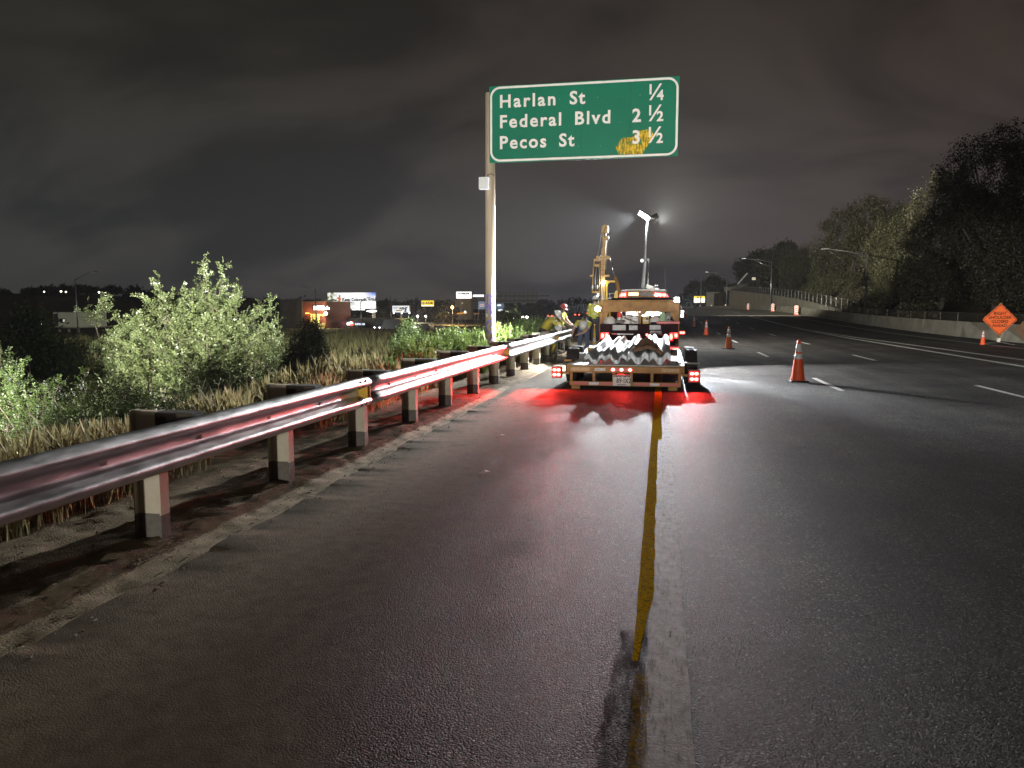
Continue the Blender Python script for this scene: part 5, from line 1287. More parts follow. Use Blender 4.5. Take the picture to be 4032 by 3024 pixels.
wn_ = wire.node_tree.nodes; b_ = wn_['Principled BSDF']; b_.inputs['Base Color'].default_value = (.20, .20, .19, 1); b_.inputs['Metallic'].default_value = .5; b_.inputs['Roughness'].default_value = .5
b_.inputs['Alpha'].default_value = .16
def fence(label, pts, h, step, pmat='galv'):
    """posts along a line with rails and chain link between"""
    t_ = thing('chain_link_fence', label, 'fence', pts[0])
    d = 0; P = [np.array(p, float) for p in pts]; seg = []
    for a, c in zip(P[:-1], P[1:]):
        L = np.linalg.norm(c-a); n = max(1, round(L/step))
        for k in range(n): seg.append(a+(c-a)*k/n)
    seg.append(P[-1]); pm = None
    m = M(); m.cyl((0, 0, 0), (0, 0, h), .034, n=8)
    for q in seg:
        if pm is None:
            for i in range(len(m.v)): m.v[i] = (m.v[i][0]+pts[0][0], m.v[i][1]+pts[0][1], m.v[i][2]+pts[0][2])
            pm = m.build('post', MT[pmat], t_); pp = pm
        else: pp = pm.copy(); link(pp, t_)
        pp.location = (q[0]-pts[0][0], q[1]-pts[0][1], q[2]-pts[0][2])
    m = M(); m.tube([(q[0], q[1], q[2]+h-.03) for q in seg], .022, 6); m.build('top_rail', MT[pmat], t_)
    m = M()
    for a, c in zip(seg[:-1], seg[1:]):
        b = len(m.v); m.v += [(a[0], a[1], a[2]+.04), (c[0], c[1], c[2]+.04), (c[0], c[1], c[2]+h-.05), (a[0], a[1], a[2]+h-.05)]; m.f.append((b, b+1, b+2, b+3)); m.m.append(0)
    m.build('mesh', wire, t_, fix=False)
    return t_
fence('chain link fence with pale posts running on top of the retaining wall', [(curve_pt(20.09, y), y, float(wall_top(y))+.11) for y in (88, 105, 125, 147, 165, 185, 213)], 1.25, 3.05, 'grey')
fence('dark chain link fence behind the near barrier', [(curve_pt(17.6, y), y, float(zr(y))) for y in (30, 45, 60, 75, 88)], 1.35, 3.05, 'dark_steel')
# sloped paving and fence higher on the bank
pv = thing('slope_paving', 'pale concrete slope paving on the bank behind the retaining wall', 'paving', (27, 150, 5))
for k in range(5):
    y0 = 138+7*k; m = M()
    m.add([(24.5-.10*k, y0+.03, float(wall_top(y0))+.95), (24.5-.10*k, y0+6.9, float(wall_top(y0+7))+.95), (28.5, y0+6.9, float(wall_top(y0+7))+2.6), (28.5, y0+.03, float(wall_top(y0))+2.6)], [(0, 3, 2, 1)]); m.build('paving_slab', MT['concrete_wall'], pv, solid=.2)
fence('dim chain link fence above the slope paving', [(29.0, 136, 7.2), (29.0, 175, 8.4)], 1.8, 3.0)
pth = thing('bank_path', 'pale concrete path edge climbing the bank in front of the trees', 'path', (24, 108, 3))
for k in range(7):
    y0 = 92+6.5*k; m = M(); zz = float(wall_top(y0)); z2 = float(wall_top(y0+6.4)); u0 = 22.0+.25*k
    m.add([(u0, y0, zz+.25), (u0+.25, y0+6.4, z2+.30), (u0+.9, y0+6.4, z2+.62), (u0+.65, y0, zz+.55)], [(0, 3, 2, 1)]); m.build('path_slab', MT['concrete_wall'], pth, solid=.15)

def street_lamp(label, x_, y_, z_, h, arm, mm='galv', truss=True, dx=-1, name='street_lamp', tip=.55):
    t_ = thing(name, label, 'street lamp', (x_, y_, z_))
    m = M(); m.cyl((x_, y_, z_), (x_, y_, z_+h), .12, .075, 12); m.build('pole', MT[mm], t_, smooth=True)
    m = M(); e = (x_+dx*arm, y_, z_+h+tip)
    m.tube([(x_, y_, z_+h-.12), (x_+dx*arm*.5, y_, z_+h-.12+(tip+.12)*.62), e], .055, 8, taper=.7)
    if truss:
        m.tube([(x_, y_, z_+h-.95), (x_+dx*arm*.35, y_, z_+h-.42), (x_+dx*arm*.66, y_, z_+h+tip*.6)], .045, 8); m.bar((x_+dx*arm*.09, y_, z_+h-.85), (x_+dx*arm*.09, y_, z_+h-.03), .05)
    m.build('arm', MT[mm], t_, smooth=True)
    m = M(); m.prism([(e[0]-dx*.15, e[2]-.06), (e[0]-dx*.15, e[2]+.06), (e[0]+dx*.45, e[2]+.07), (e[0]+dx*.65, e[2]-.0), (e[0]+dx*.5, e[2]-.07)], 'y', y_-.12, y_+.12); m.build('lamp_head', MT[mm], t_, bevel=.02)
    return t_
street_lamp('unlit grey street lamp with truss arm standing at the retaining wall', curve_pt(19.35, 145), 145, zc(145), 8.6, 4.6)
street_lamp('distant unlit street lamp left of the retaining wall', curve_pt(19.0, 212), 212, zc(212), 9.2, 5.0)
street_lamp('dark street lamp pole in front of the roadside trees', curve_pt(18.1, 75), 75, zc(75), 6.1, 3.4, 'blackmat', False)
def utility_pole(label, x_, y_, z_, h, arms=1, mm='bark'):
    t_ = thing('utility_pole', label, 'utility pole', (x_, y_, z_)); m = M(); m.cyl((x_, y_, z_), (x_, y_, z_+h), .15, .10, 10); m.build('pole', MT[mm], t_, smooth=True)
    for k in range(arms):
        m = M(); zz = z_+h-.35-.9*k; m.bar((x_-1.0, y_, zz), (x_+1.0, y_, zz), .11)
        for q in (-.9, -.4, .4, .9): m.cyl((x_+q, y_, zz+.05), (x_+q, y_, zz+.2), .04, n=6)
        m.build('cross_arm', MT[mm], t_)
    return t_
utility_pole('thin utility pole behind the yellow and white roadside board', 8.0+3.2, 235, 2, 9.0, 0, 'grey')
utility_pole('utility pole rising behind the retaining wall fence', 22.0, 185, 6, 7.0, 0, 'grey')
# lit roadside board far ahead
vm = thing('roadside_board', 'lit yellow and white roadside board far ahead on the right', 'sign board', (11.0, 240, 1.3))
m = M(); m.box(9.35, 12.75, 239.9, 240.2, 3.15, 5.25); m.build('board', MT['dark_steel'], vm)
m = M(); m.box(9.45, 12.65, 239.85, 239.895, 4.50, 5.15); m.build('yellow_field', glow('yellow_board_lit', (1, .72, .02), 1.0), vm)
m = M(); m.box(9.45, 12.65, 239.85, 239.895, 3.22, 4.49); m.build('white_field', glow('white_board_lit', (1, .98, .82), 1.3), vm)
m = M(); m.box(10.2, 10.95, 239.80, 239.845, 4.68, 4.95); m.box(11.2, 11.7, 239.80, 239.845, 4.70, 4.9); m.box(11.4, 12.2, 239.80, 239.845, 4.0, 4.08); m.prism([(11.9, 3.35), (12.4, 3.5), (12.5, 3.62), (12.1, 3.62)], 'y', 239.80, 239.845); m.build('board_print', MT['blackmat'], vm)
m = M()
for x_ in (10.1, 12.0): m.bar((x_, 240.05, .9), (x_, 240.05, 3.2), .18)
m.build('legs', MT['dark_steel'], vm)
# reflector studs along the far barrier
for k, (x_, y_) in enumerate(((7.6, 318), (10.0, 285), (12.3, 258), (14.3, 228), (16.2, 196))):
    t_ = thing('barrier_light', ('leftmost', 'second', 'middle', 'fourth', 'rightmost')[k]+' small bright reflector in the row of five on the far barrier', 'reflector', (curve_pt(16.9, y_), y_, zc(y_)+.87), 'reflectors on the far barrier')
    m = M(); m.ball((curve_pt(16.9, y_), y_, zc(y_)+1.02), .14, 8, 6); m.build('lens', glow('stud_lit', (1, .85, .6), 1.2) if k == 0 else bpy.data.materials['stud_lit'], t_); m = M(); m.bar((curve_pt(16.9, y_), y_, zc(y_)+.85), (curve_pt(16.9, y_), y_, zc(y_)+.92), .08); m.build('stem', MT['dark_steel'], t_)
# sound walls and a gabled house beyond
for lab, x0, x1, z0, z1, y_ in (('pale sound wall left of the gabled house', 13.6, 17.6, 3.0, 6.6, 250), ('pale sound wall between the far lamp and the retaining wall', 18.6, 23.6, 3.4, 8.0, 245)):
    t_ = thing('sound_wall', lab, 'wall', ((x0+x1)/2, y_, z0-2)); n = 3
    for k in range(n):
        m = M(); m.box(x0+(x1-x0)*k/n+.02, x0+(x1-x0)*(k+1)/n-.02, y_, y_+.3, z0-2.5, z1); m.build('wall_panel', MT['concrete_wall'], t_)
hs = thing('house', 'dark house with a pale gable on the hill behind the retaining wall', 'house', (23.5, 232, 6))
m = M(); m.box(21.2, 29.5, 228, 238, 5, 8.4); m.build('wall', mat('house_wall', (.12, .11, .10), (.16, .15, .13), rough=.9), hs)
m = M(); m.prism([(20.8, 8.42), (23.4, 11.3), (29.6, 11.3), (30.2, 8.42)], 'y', 227.5, 238.5); m.build('roof', mat('house_roof', (.03, .025, .025), rough=.9), hs)
m = M(); m.bar((20.9, 227.4, 8.35), (23.4, 227.4, 11.35), .35); m.build('gable_trim', MT['white_body'], hs)
hl_ = thing('wall_lamp', 'small twin lamp box above the retaining wall fence', 'lamp', (24.2, 214, 8)); m = M(); m.box(23.3, 24.2, 214, 214.3, 9.0, 9.7); m.build('lamp_box', glow('dim_lamp', (1, .9, .7), .35), hl_); m = M(); m.bar((23.75, 214.1, 6), (23.75, 214.1, 8.99), .1); m.build('pole', MT['dark_steel'], hl_)

# ---------------------------------------------------------------- foliage
def leaf_cloud(centres, spread, per, size, aspect=.55, seed=0, up=0.0):
    """centres (n,3), spread (n,) -> quads of leaf size scattered round the centres"""
    g = np.random.default_rng(seed)
    n = len(centres); C = np.repeat(centres, per, 0)+g.normal(0, 1, (n*per, 3))*np.repeat(spread, per)[:, None]
    N = n*per
    a = g.normal(0, 1, (N, 3)); a /= np.linalg.norm(a, axis=1)[:, None]
    a[:, 2] += up; a /= np.linalg.norm(a, axis=1)[:, None]
    b = np.cross(a, g.normal(0, 1, (N, 3))); b /= np.linalg.norm(b, axis=1)[:, None]
    s = size*g.uniform(.6, 1.3, N)[:, None]
    V = np.stack([C-a*s, C+b*s*aspect*.9, C+a*s, C-b*s*aspect*.9], 1).reshape(-1, 3)
    F = np.arange(4*N).reshape(-1, 4)
    return V, F
def blob_centres(blobs, n, seed=0, shell=.45):
    g = np.random.default_rng(seed); B = np.array(blobs, float)
    w = (B[:, 3]*B[:, 4]*B[:, 5])**.66; w /= w.sum(); idx = g.choice(len(B), n, p=w)
    d = g.normal(0, 1, (n, 3)); d /= np.linalg.norm(d, axis=1)[:, None]
    r = (shell+(1-shell)*g.random(n)**.7)*(.86+.28*vnoise(d[:, 0]*2.6+idx*3.1, d[:, 2]*2.6+d[:, 1]*1.7, seed))
    return B[idx, :3]+d*B[idx, 3:6]*r[:, None], idx
def tree(name, label, base, blobs, n, per, size, m_, trunk_r=.18, cat='tree', seed=0, spread=.32, aspect=.6, group=None):
    t_ = thing(name, label, cat, base, group)
    c, idx = blob_centres(blobs, n, seed)
    sp = np.full(n, spread)
    V, F = leaf_cloud(c, sp, per, size, aspect, seed+1)
    arr_mesh('crown', V, F, MT[m_], t_, kind='stuff')
    rr = random.Random(seed)
    top = np.mean(np.array(blobs)[:, :3], 0); m = M()
    b0 = Vector(base)-Vector((0, 0, .4)); mid = b0.lerp(Vector(top), .55)
    m.tube([b0, b0.lerp(mid, .5)+Vector((rr.uniform(-.1, .1), 0, 0)), mid, Vector(top)], trunk_r, 8, taper=.35); m.build('trunk', MT['bark'], t_, smooth=True)
    for bl in blobs:
        for q in range(2):
            m = M(); e_ = Vector(bl[:3])+Vector((rr.uniform(-.6, .6)*bl[3], rr.uniform(-.6, .6)*bl[4], rr.uniform(0, .7)*bl[5])); s0 = b0.lerp(mid, rr.uniform(.45, 1))
            m.tube([s0, s0.lerp(e_, .5)+Vector((0, 0, .1*bl[5])), e_], trunk_r*.38, 6, taper=.3); m.build('limb', MT['bark'], t_, smooth=True)
    return t_
bz = lambda u, y: float(terrain(np.array([u]), np.array([y]))[0])
# big tree mass at the right edge, dark and nearest
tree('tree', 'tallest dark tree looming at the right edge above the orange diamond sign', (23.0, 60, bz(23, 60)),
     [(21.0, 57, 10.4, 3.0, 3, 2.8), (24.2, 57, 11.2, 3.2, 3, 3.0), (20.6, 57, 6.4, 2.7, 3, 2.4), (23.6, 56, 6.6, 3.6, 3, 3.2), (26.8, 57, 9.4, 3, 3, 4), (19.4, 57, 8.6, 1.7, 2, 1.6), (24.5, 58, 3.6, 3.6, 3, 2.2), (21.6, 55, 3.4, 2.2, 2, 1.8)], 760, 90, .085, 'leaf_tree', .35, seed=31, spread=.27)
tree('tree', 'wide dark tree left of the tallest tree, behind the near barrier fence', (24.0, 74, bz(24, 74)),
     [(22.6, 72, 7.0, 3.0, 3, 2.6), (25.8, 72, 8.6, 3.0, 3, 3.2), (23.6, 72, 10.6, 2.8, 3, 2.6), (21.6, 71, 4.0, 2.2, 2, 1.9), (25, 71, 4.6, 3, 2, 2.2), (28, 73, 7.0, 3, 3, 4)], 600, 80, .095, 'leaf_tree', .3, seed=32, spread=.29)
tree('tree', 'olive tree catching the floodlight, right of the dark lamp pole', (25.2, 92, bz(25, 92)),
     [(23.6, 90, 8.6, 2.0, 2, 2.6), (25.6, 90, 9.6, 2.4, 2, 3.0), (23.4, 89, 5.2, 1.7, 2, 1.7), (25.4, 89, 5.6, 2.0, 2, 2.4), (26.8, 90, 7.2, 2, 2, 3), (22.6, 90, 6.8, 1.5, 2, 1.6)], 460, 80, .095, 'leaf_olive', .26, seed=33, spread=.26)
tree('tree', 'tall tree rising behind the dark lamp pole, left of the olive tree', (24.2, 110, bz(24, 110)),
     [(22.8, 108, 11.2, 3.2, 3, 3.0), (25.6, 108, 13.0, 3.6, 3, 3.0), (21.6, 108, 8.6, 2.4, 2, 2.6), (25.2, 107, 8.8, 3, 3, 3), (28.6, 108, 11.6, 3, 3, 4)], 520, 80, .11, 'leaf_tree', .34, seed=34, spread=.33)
tree('tree', 'rounded pale green tree standing over the fence left of the dark lamp pole', (22.6, 112, bz(22.6, 112)),
     [(21.6, 111, 6.4, 2.0, 2, 2.0), (22.6, 111, 7.8, 1.7, 2, 1.6), (20.8, 110, 4.6, 1.4, 1.6, 1.4), (23.6, 110, 5.2, 2, 2, 1.8)], 300, 80, .10, 'leaf_olive', .2, seed=35, spread=.26)
tree('tree', 'dim tree left of the rounded pale green tree', (23.0, 140, bz(23, 140)),
     [(21.6, 138, 8.4, 2.4, 2.4, 2.6), (23.6, 138, 9.4, 2.6, 2.4, 2.6), (21.0, 137, 6.2, 1.8, 2, 1.8)], 300, 70, .13, 'leaf_tree', .25, seed=36, spread=.42)
tree('tree', 'dark round tree behind the street lamp at the retaining wall', (24.6, 178, bz(24.6, 178)),
     [(23.4, 176, 10.6, 2.6, 2.4, 2.8), (26.0, 176, 12.2, 3.0, 2.6, 3.2), (22.8, 176, 8.0, 2, 2, 2)], 380, 24, .34, 'leaf_tree', .3, seed=37, spread=.5)
tree('tree', 'dark tree behind the house gable', (27.5, 245, 7),
     [(25.0, 243, 13.0, 3.4, 3, 3.4), (29.0, 243, 14.6, 4.0, 3, 4.2), (32, 243, 12, 3, 3, 4)], 360, 24, .45, 'leaf_tree', .35, seed=38, spread=.7)
for k, (lab, x_, w_, h_) in enumerate((('farthest dark tree left of the far street lamp', 10.6, 2.8, 6.4), ('far dark tree right behind the far street lamp', 16.4, 3.6, 8.0), ('low far tree beside the lit yellow and white board', 13.4, 2.4, 5.4))):
    tree('tree', lab, (x_, 262, 2.0), [(x_-w_*.4, 260, 2.5+h_*.55, w_*.7, 2, h_*.42), (x_+w_*.4, 260, 2.5+h_*.6, w_*.7, 2, h_*.45), (x_, 260, 2.5+h_*.8, w_*.6, 2, h_*.3)], 240, 20, .5, 'leaf_tree', .25, seed=40+k, spread=.65)
for k, (x_, y_, w_, h_) in enumerate(((19.6, 83, 1.3, 1.2), (21.6, 86, 1.6, 1.8), (23.4, 80, 1.6, 1.6), (20.4, 68, 1.4, 1.3), (22.8, 100, 1.8, 1.6), (22.6, 126, 1.6, 1.7), (26.4, 146, 1.6, 1.5))):
    b0 = bz(x_, y_)
    tree('shrub', ('low shrub on the bank under the dark lamp pole', 'leafy shrub on the bank right of the dark lamp pole', 'bushy shrub below the wide dark tree', 'low shrub nearest the camera behind the near barrier', 'shrub behind the pale path edge', 'shrub below the rounded pale green tree', 'small dark shrub on the pale slope paving')[k], (x_, y_, b0),
         [(x_-.4*w_, y_, b0+h_*.5, w_*.7, w_*.7, h_*.6), (x_+.4*w_, y_+.3, b0+h_*.65, w_*.7, w_*.7, h_*.6)], 150, 22, .14, 'leaf_olive' if k % 2 else 'leaf_tree', .05, 'shrub', 60+k, .22)

# ---- left side: locust with pinnate leaves
def pinnate(starts, dirs, L, pairs, lw, lh, seed):
    """compound leaves: leaflets in pairs along a rachis"""
    g = np.random.default_rng(seed); n = len(starts)
    d = dirs/np.linalg.norm(dirs, axis=1)[:, None]
    side = np.cross(d, g.normal(0, 1, (n, 3))*.5+np.array([0, 0, 1.0])); side /= np.linalg.norm(side, axis=1)[:, None]+1e-9
    out = []
    for k in range(pairs):
        f = (k+.7)/pairs
        p = starts+d*(L*f)[:, None]; p[:, 2] -= .16*L*f*f
        for s in (-1, 1):
            ax = side*s+d*.35+g.normal(0, .22, (n, 3)); ax /= np.linalg.norm(ax, axis=1)[:, None]
            bx = np.cross(ax, np.cross(d, ax)+g.normal(0, .35, (n, 3))); bx /= np.linalg.norm(bx, axis=1)[:, None]+1e-9
            w = lw*g.uniform(.75, 1.2, n)[:, None]
            out.append(np.stack([p, p+ax*w*.5+bx*lh*.5, p+ax*w, p+ax*w*.5-bx*lh*.5], 1))
    V = np.concatenate(out, 0).reshape(-1, 3); return V, np.arange(len(V)).reshape(-1, 4)
def locust(label, base, blobs, n, seed, m_='leaf_locust', L0=.26, stems=6, size=1.0, nm='locust_shrub', shell=.35):
    t_ = thing(nm, label, 'shrub', base)
    g = np.random.default_rng(seed); nb = n//9
    c, idx = blob_centres(blobs, nb, seed, shell)
    B = np.array(blobs, float)
    dirs = c-(B[idx, :3]-np.array([0, 0, .8])*B[idx, 5][:, None]); dirs /= np.linalg.norm(dirs, axis=1)[:, None]
    # twig of nine compound leaves
    S = []; D = []
    for k in range(9):
        S.append(c+dirs*(.07*(k-4))[..., None] if False else c+dirs*(.065*(k-4))+g.normal(0, .025, c.shape)); q = dirs*(.5+.06*k)+g.normal(0, .55, c.shape); D.append(q)
    S = np.concatenate(S); D = np.concatenate(D)
    V, F = pinnate(S, D, L0*g.uniform(.7, 1.25, len(S)), 6, .075*size, .034*size, seed+2)
    arr_mesh('crown', V, F, MT[m_], t_, kind='stuff')
    rr = random.Random(seed)
    for q in range(stems):
        bl = blobs[q % len(blobs)]; e_ = Vector(bl[:3])+Vector((rr.uniform(-.5, .5)*bl[3], rr.uniform(-.5, .5)*bl[4], rr.uniform(-.1, .8)*bl[5])); b0 = Vector(base)+Vector((rr.uniform(-.3, .3), rr.uniform(-.3, .3), -.2))
        m = M(); m.tube([b0, b0.lerp(e_, .4)+Vector((rr.uniform(-.15, .15), 0, .2)), b0.lerp(e_, .75)+Vector((rr.uniform(-.1, .1), 0, .12)), e_], .042, 6, taper=.25); m.build('stem', MT['bark'], t_, smooth=True)
    m = M()
    for k in range(0, nb, 3):
        a = c[k]-dirs[k]*.55+np.array([0, 0, -.1]); m.tube([a, c[k]-dirs[k]*.1, c[k]+dirs[k]*.25], .007, 4)
    m.build('twigs', MT['bark'], t_, kind='stuff')
    return t_
locust('large floodlit locust shrub with pale shining leaves behind the guardrail', (-12.2, 19.0, bz(-12.2, 19)),
       [(-12.9, 19, 1.15, 1.35, 1.1, .95), (-11.5, 19, 1.0, 1.15, 1.1, 1.0), (-11.9, 19, 2.05, .42, .5, .75), (-13.6, 19.2, .2, 1.2, 1.1, 1.0), (-12.0, 18.9, -.1, 1.5, 1.2, .9), (-10.7, 19, .05, .85, .8, .85), (-10.4, 19, .75, .38, .4, .42), (-13.4, 19, 1.75, .5, .5, .5), (-12.6, 18.8, -.8, 1.7, 1, .5)], 4700, 71, stems=9)
locust('dimmer locust shrub left of the large floodlit one', (-15.2, 19.8, bz(-15.2, 19.8)),
       [(-15.0, 19.8, .35, .95, .9, .8), (-15.9, 19.8, -.3, 1.0, .9, .8), (-14.6, 19.6, -.7, 1.0, .9, .6), (-16.4, 20, 1.55, .26, .3, .28), (-15.2, 19.8, 1.05, .5, .5, .35)], 1700, 72, stems=7)
locust('leafy green shrub in the left foreground just behind the guardrail', (-7.8, 8.9, bz(-7.8, 8.9)),
       [(-8.4, 9.0, .05, .85, .5, .58), (-7.4, 8.9, .05, .7, .5, .55), (-6.7, 9.0, .1, .5, .4, .50), (-7.8, 8.7, -.4, 1.3, .5, .4), (-9.1, 9.2, .25, .6, .4, .5), (-6.2, 9.6, -.1, .5, .4, .4)], 2300, 73, 'leaf_dark', .17, 10, .55, 'leafy_shrub')
locust('bright green shrub cut off by the left edge of the picture', (-14.1, 14.2, bz(-14.1, 14.2)),
       [(-14.1, 14.2, .2, .42, .4, .42), (-14.2, 14.2, -.4, .5, .4, .5)], 420, 74, 'leaf_dark', .2, 4, .8, 'leafy_shrub')
def bush(label, base, blobs, n, seed, m_='leaf_dark', size=.07, per=24, spread=.13, nm='bush', stems=5):
    t_ = thing(nm, label, 'bush', base); c, idx = blob_centres(blobs, n, seed, .3)
    V, F = leaf_cloud(c, np.full(n, spread), per, size, .35, seed+1, up=.6); arr_mesh('crown', V, F, MT[m_], t_, kind='stuff'); rr = random.Random(seed)
    for q in range(stems):
        bl = blobs[q % len(blobs)]; e_ = Vector(bl[:3])+Vector((rr.uniform(-.5, .5)*bl[3], 0, rr.uniform(0, .7)*bl[5])); b0 = Vector(base)-Vector((0, 0, .2)); m = M(); m.tube([b0, b0.lerp(e_, .5)+Vector((rr.uniform(-.1, .1), 0, .1)), e_], .03, 5, taper=.3); m.build('stem', MT['bark'], t_)
    return t_
bush('dark round bush at the far left in front of the small lit building', (-27.6, 30, bz(-27.6, 30)), [(-28.2, 30, -.2, 1.6, 1.4, 1.5), (-27.9, 30, 1.0, .9, .8, .75), (-26.8, 30, -.7, 1.3, 1.2, 1.2)], 520, 81, size=.10, spread=.2)
bush('dark bush right of the large floodlit shrub', (-16.1, 33, bz(-16.1, 33)), [(-16.1, 33, -.4, 1.1, .9, 1.0), (-15.9, 33, .5, .6, .6, .6), (-16.7, 33, -.9, .9, .8, .7)], 380, 82, 'leaf_sage', .075, 24, .14)
bush('dark bush in the middle of the field', (-15.6, 46, bz(-15.6, 46)), [(-15.6, 46, -.5, 1.0, .9, .9), (-15.5, 46, .3, .5, .5, .6)], 300, 83, 'leaf_dark', .09, 22, .17)
bush('grey-green bush right of the sign pole', (-7.8, 40, bz(-7.8, 40)), [(-7.8, 40, -.2, 1.1, .9, 1.0), (-7.7, 40, .8, .6, .5, .7), (-8.7, 40, -.5, .8, .7, .7)], 340, 84, 'leaf_dark', .085, 22, .16)
bush('grey-green bush left of the standing workers', (-6.2, 42, bz(-6.2, 42)), [(-6.2, 42, -.2, .9, .8, .9), (-5.6, 42, .2, .6, .5, .6)], 260, 85, 'leaf_dark', .085, 22, .16)
bush('low bush under the left end of the large floodlit shrub', (-13.6, 16.0, bz(-13.6, 16)), [(-13.6, 16, -1.5, 1.4, .8, .8), (-12.4, 16, -1.7, 1.2, .8, .6), (-14.8, 16.3, -1.3, 1.0, .8, .8)], 420, 86, 'leaf_sage', .06, 24, .13)
bush('thin weedy bush between the foreground shrub and the bare twigs', (-9.0, 12.6, bz(-9.0, 12.6)), [(-9.2, 12.6, -.45, .9, .6, .7), (-8.2, 12.6, -.5, .8, .5, .6), (-10.2, 12.8, -.4, .8, .5, .75)], 330, 87, 'leaf_sage', .045, 24, .11)
for lab, x_, y_, z_, hh, sd in (('bare bleached twigs standing in front of the large floodlit shrub', -11.2, 16.2, bz(-11.2, 16.2), 1.75, 91), ('smaller bare twigs right of the larger bleached twigs', -10.5, 17.0, bz(-10.5, 17), 1.6, 92), ('dim bare twigs at the left end of the shrubs', -16.6, 18.0, bz(-16.6, 18), 2.4, 93)):
    t_ = thing('bare_shrub', lab, 'shrub', (x_, y_, z_)); rr = random.Random(sd)
    for k in range(11):
        m = M(); a = rr.uniform(-.9, .9); b0 = Vector((x_+rr.uniform(-.1, .1), y_, z_-.1)); e_ = b0+Vector((math.sin(a)*hh*.7, rr.uniform(-.25, .25), math.cos(a)*hh*rr.uniform(.75, 1.1)+.1)); md = b0.lerp(e_, .5)+Vector((-math.sin(a)*.08, 0, .05)); m.tube([b0, md, e_], .013, 5, taper=.35)
        for q in range(4):
            f = rr.uniform(.35, .9); s0 = b0.lerp(e_, f); m.tube([s0, s0+Vector((rr.uniform(-.28, .28), rr.uniform(-.1, .1), rr.uniform(.15, .4)))], .006, 4)
        m.build('twig', MT['bare_twig'], t_)

# ---- kochia plumes behind the rail
def kochia_proto(seed, stems=105, h=1.15):
    g = np.random.default_rng(seed); Vs = []; t_ = thing('kochia_weed', 'x', 'weed', (0, 0, 0), 'bright green weeds along the guardrail')
    m = M()
    for k in range(stems):
        a = g.uniform(0, 2*math.pi); lean = abs(g.normal(0, .30)); L = h*g.uniform(.55, 1.0)*(1-.25*lean)
        b0 = np.array([g.normal(0, .06), g.normal(0, .06), 0]); tip = b0+np.array([math.cos(a)*lean*L*1.2, math.sin(a)*lean*L*1.2, L])
        mid = b0*.5+tip*.5+np.array([math.cos(a), math.sin(a), 0])*lean*.25*L*.5-np.array([0, 0, .06*L])
        n = 30; f = np.linspace(.12, 1, n)[:, None]; p = b0*(1-f)**2+2*mid*f*(1-f)+tip*f**2
        ax = np.gradient(p, axis=0); ax /= np.linalg.norm(ax, axis=1)[:, None]
        for s in range(2):
            o = ax*.75+g.normal(0, .55, (n, 3)); o /= np.linalg.norm(o, axis=1)[:, None]
            w = np.cross(o, g.normal(0, 1, (n, 3))); w /= np.linalg.norm(w, axis=1)[:, None]
            l = (.075*(1-.45*f)); wd = .0105
            Vs.append(np.stack([p-w*wd, p+o*l*.6+w*wd*-1.2, p+o*l, p+o*l*.5+w*wd*1.4], 1).reshape(-1, 3))
        m.tube([tuple(b0), tuple(mid), tuple(tip)], .006, 3, taper=.3)
    V = np.concatenate(Vs); arr_mesh('foliage', V, np.arange(len(V)).reshape(-1, 4), MT['leaf_weed'], t_, kind='stuff'); m.build('stems', MT['leaf_weed'], t_, kind='stuff')
    return t_
def ordinal(i):
    return ['first', 'second', 'third', 'fourth', 'fifth', 'sixth', 'seventh', 'eighth', 'ninth', 'tenth', 'eleventh', 'twelfth', 'thirteenth', 'fourteenth', 'fifteenth', 'sixteenth', 'seventeenth', 'eighteenth', 'nineteenth', 'twentieth', 'twenty-first', 'twenty-second', 'twenty-third', 'twenty-fourth', 'twenty-fifth', 'twenty-sixth', 'twenty-seventh'][i]
kp = [kochia_proto(s) for s in (101, 102, 103)]
spots = [(-4.95, 13.6, .75), (-4.75, 14.9, .95), (-5.3, 15.6, 1.0), (-4.9, 16.3, 1.15), (-5.5, 17.0, 1.1), (-4.7, 17.6, 1.18), (-5.1, 18.4, 1.05), (-4.55, 19.0, .9), (-5.4, 19.6, 1.1), (-4.5, 21.6, 1.2), (-5.0, 22.4, 1.15), (-4.3, 23.0, 1.1), (-4.8, 24.0, 1.2), (-4.4, 24.8, 1.0), (-5.2, 25.4, 1.25), (-4.6, 26.6, 1.1), (-4.9, 28.2, 1.3), (-4.3, 29.6, 1.1), (-5.4, 29.0, 1.35), (-4.6, 31.5, 1.25), (-5.3, 33, 1.3), (-4.9, 35.5, 1.3), (-6.1, 20.8, .9), (-5.9, 23.4, 1.1), (-6.2, 26.8, 1.2)]
spots.sort(key=lambda q: q[1])
for i, (x_, y_, s_) in enumerate(spots):
    left = y_ < 20.5
    side = 'left of the sign pole' if left else 'between the sign pole and the workers' if y_ < 27 else 'beyond the leaning worker'
    lab = 'green weed '+side+', '+ordinal(i)+' from the camera'
    z_ = bz(x_, y_)+(.12 if x_ > -5.3 else 0)-.05
    if i < 3:
        o = kp[i]; o.location = (x_, y_, z_); o.scale = (s_,)*3; o['label'] = lab; o['group'] = 'green weeds '+side
    else: dup(kp[i % 3], (x_, y_, z_), i*1.3, lab, (s_, s_, s_*random.uniform(.9, 1.1)), 'green weeds '+side)

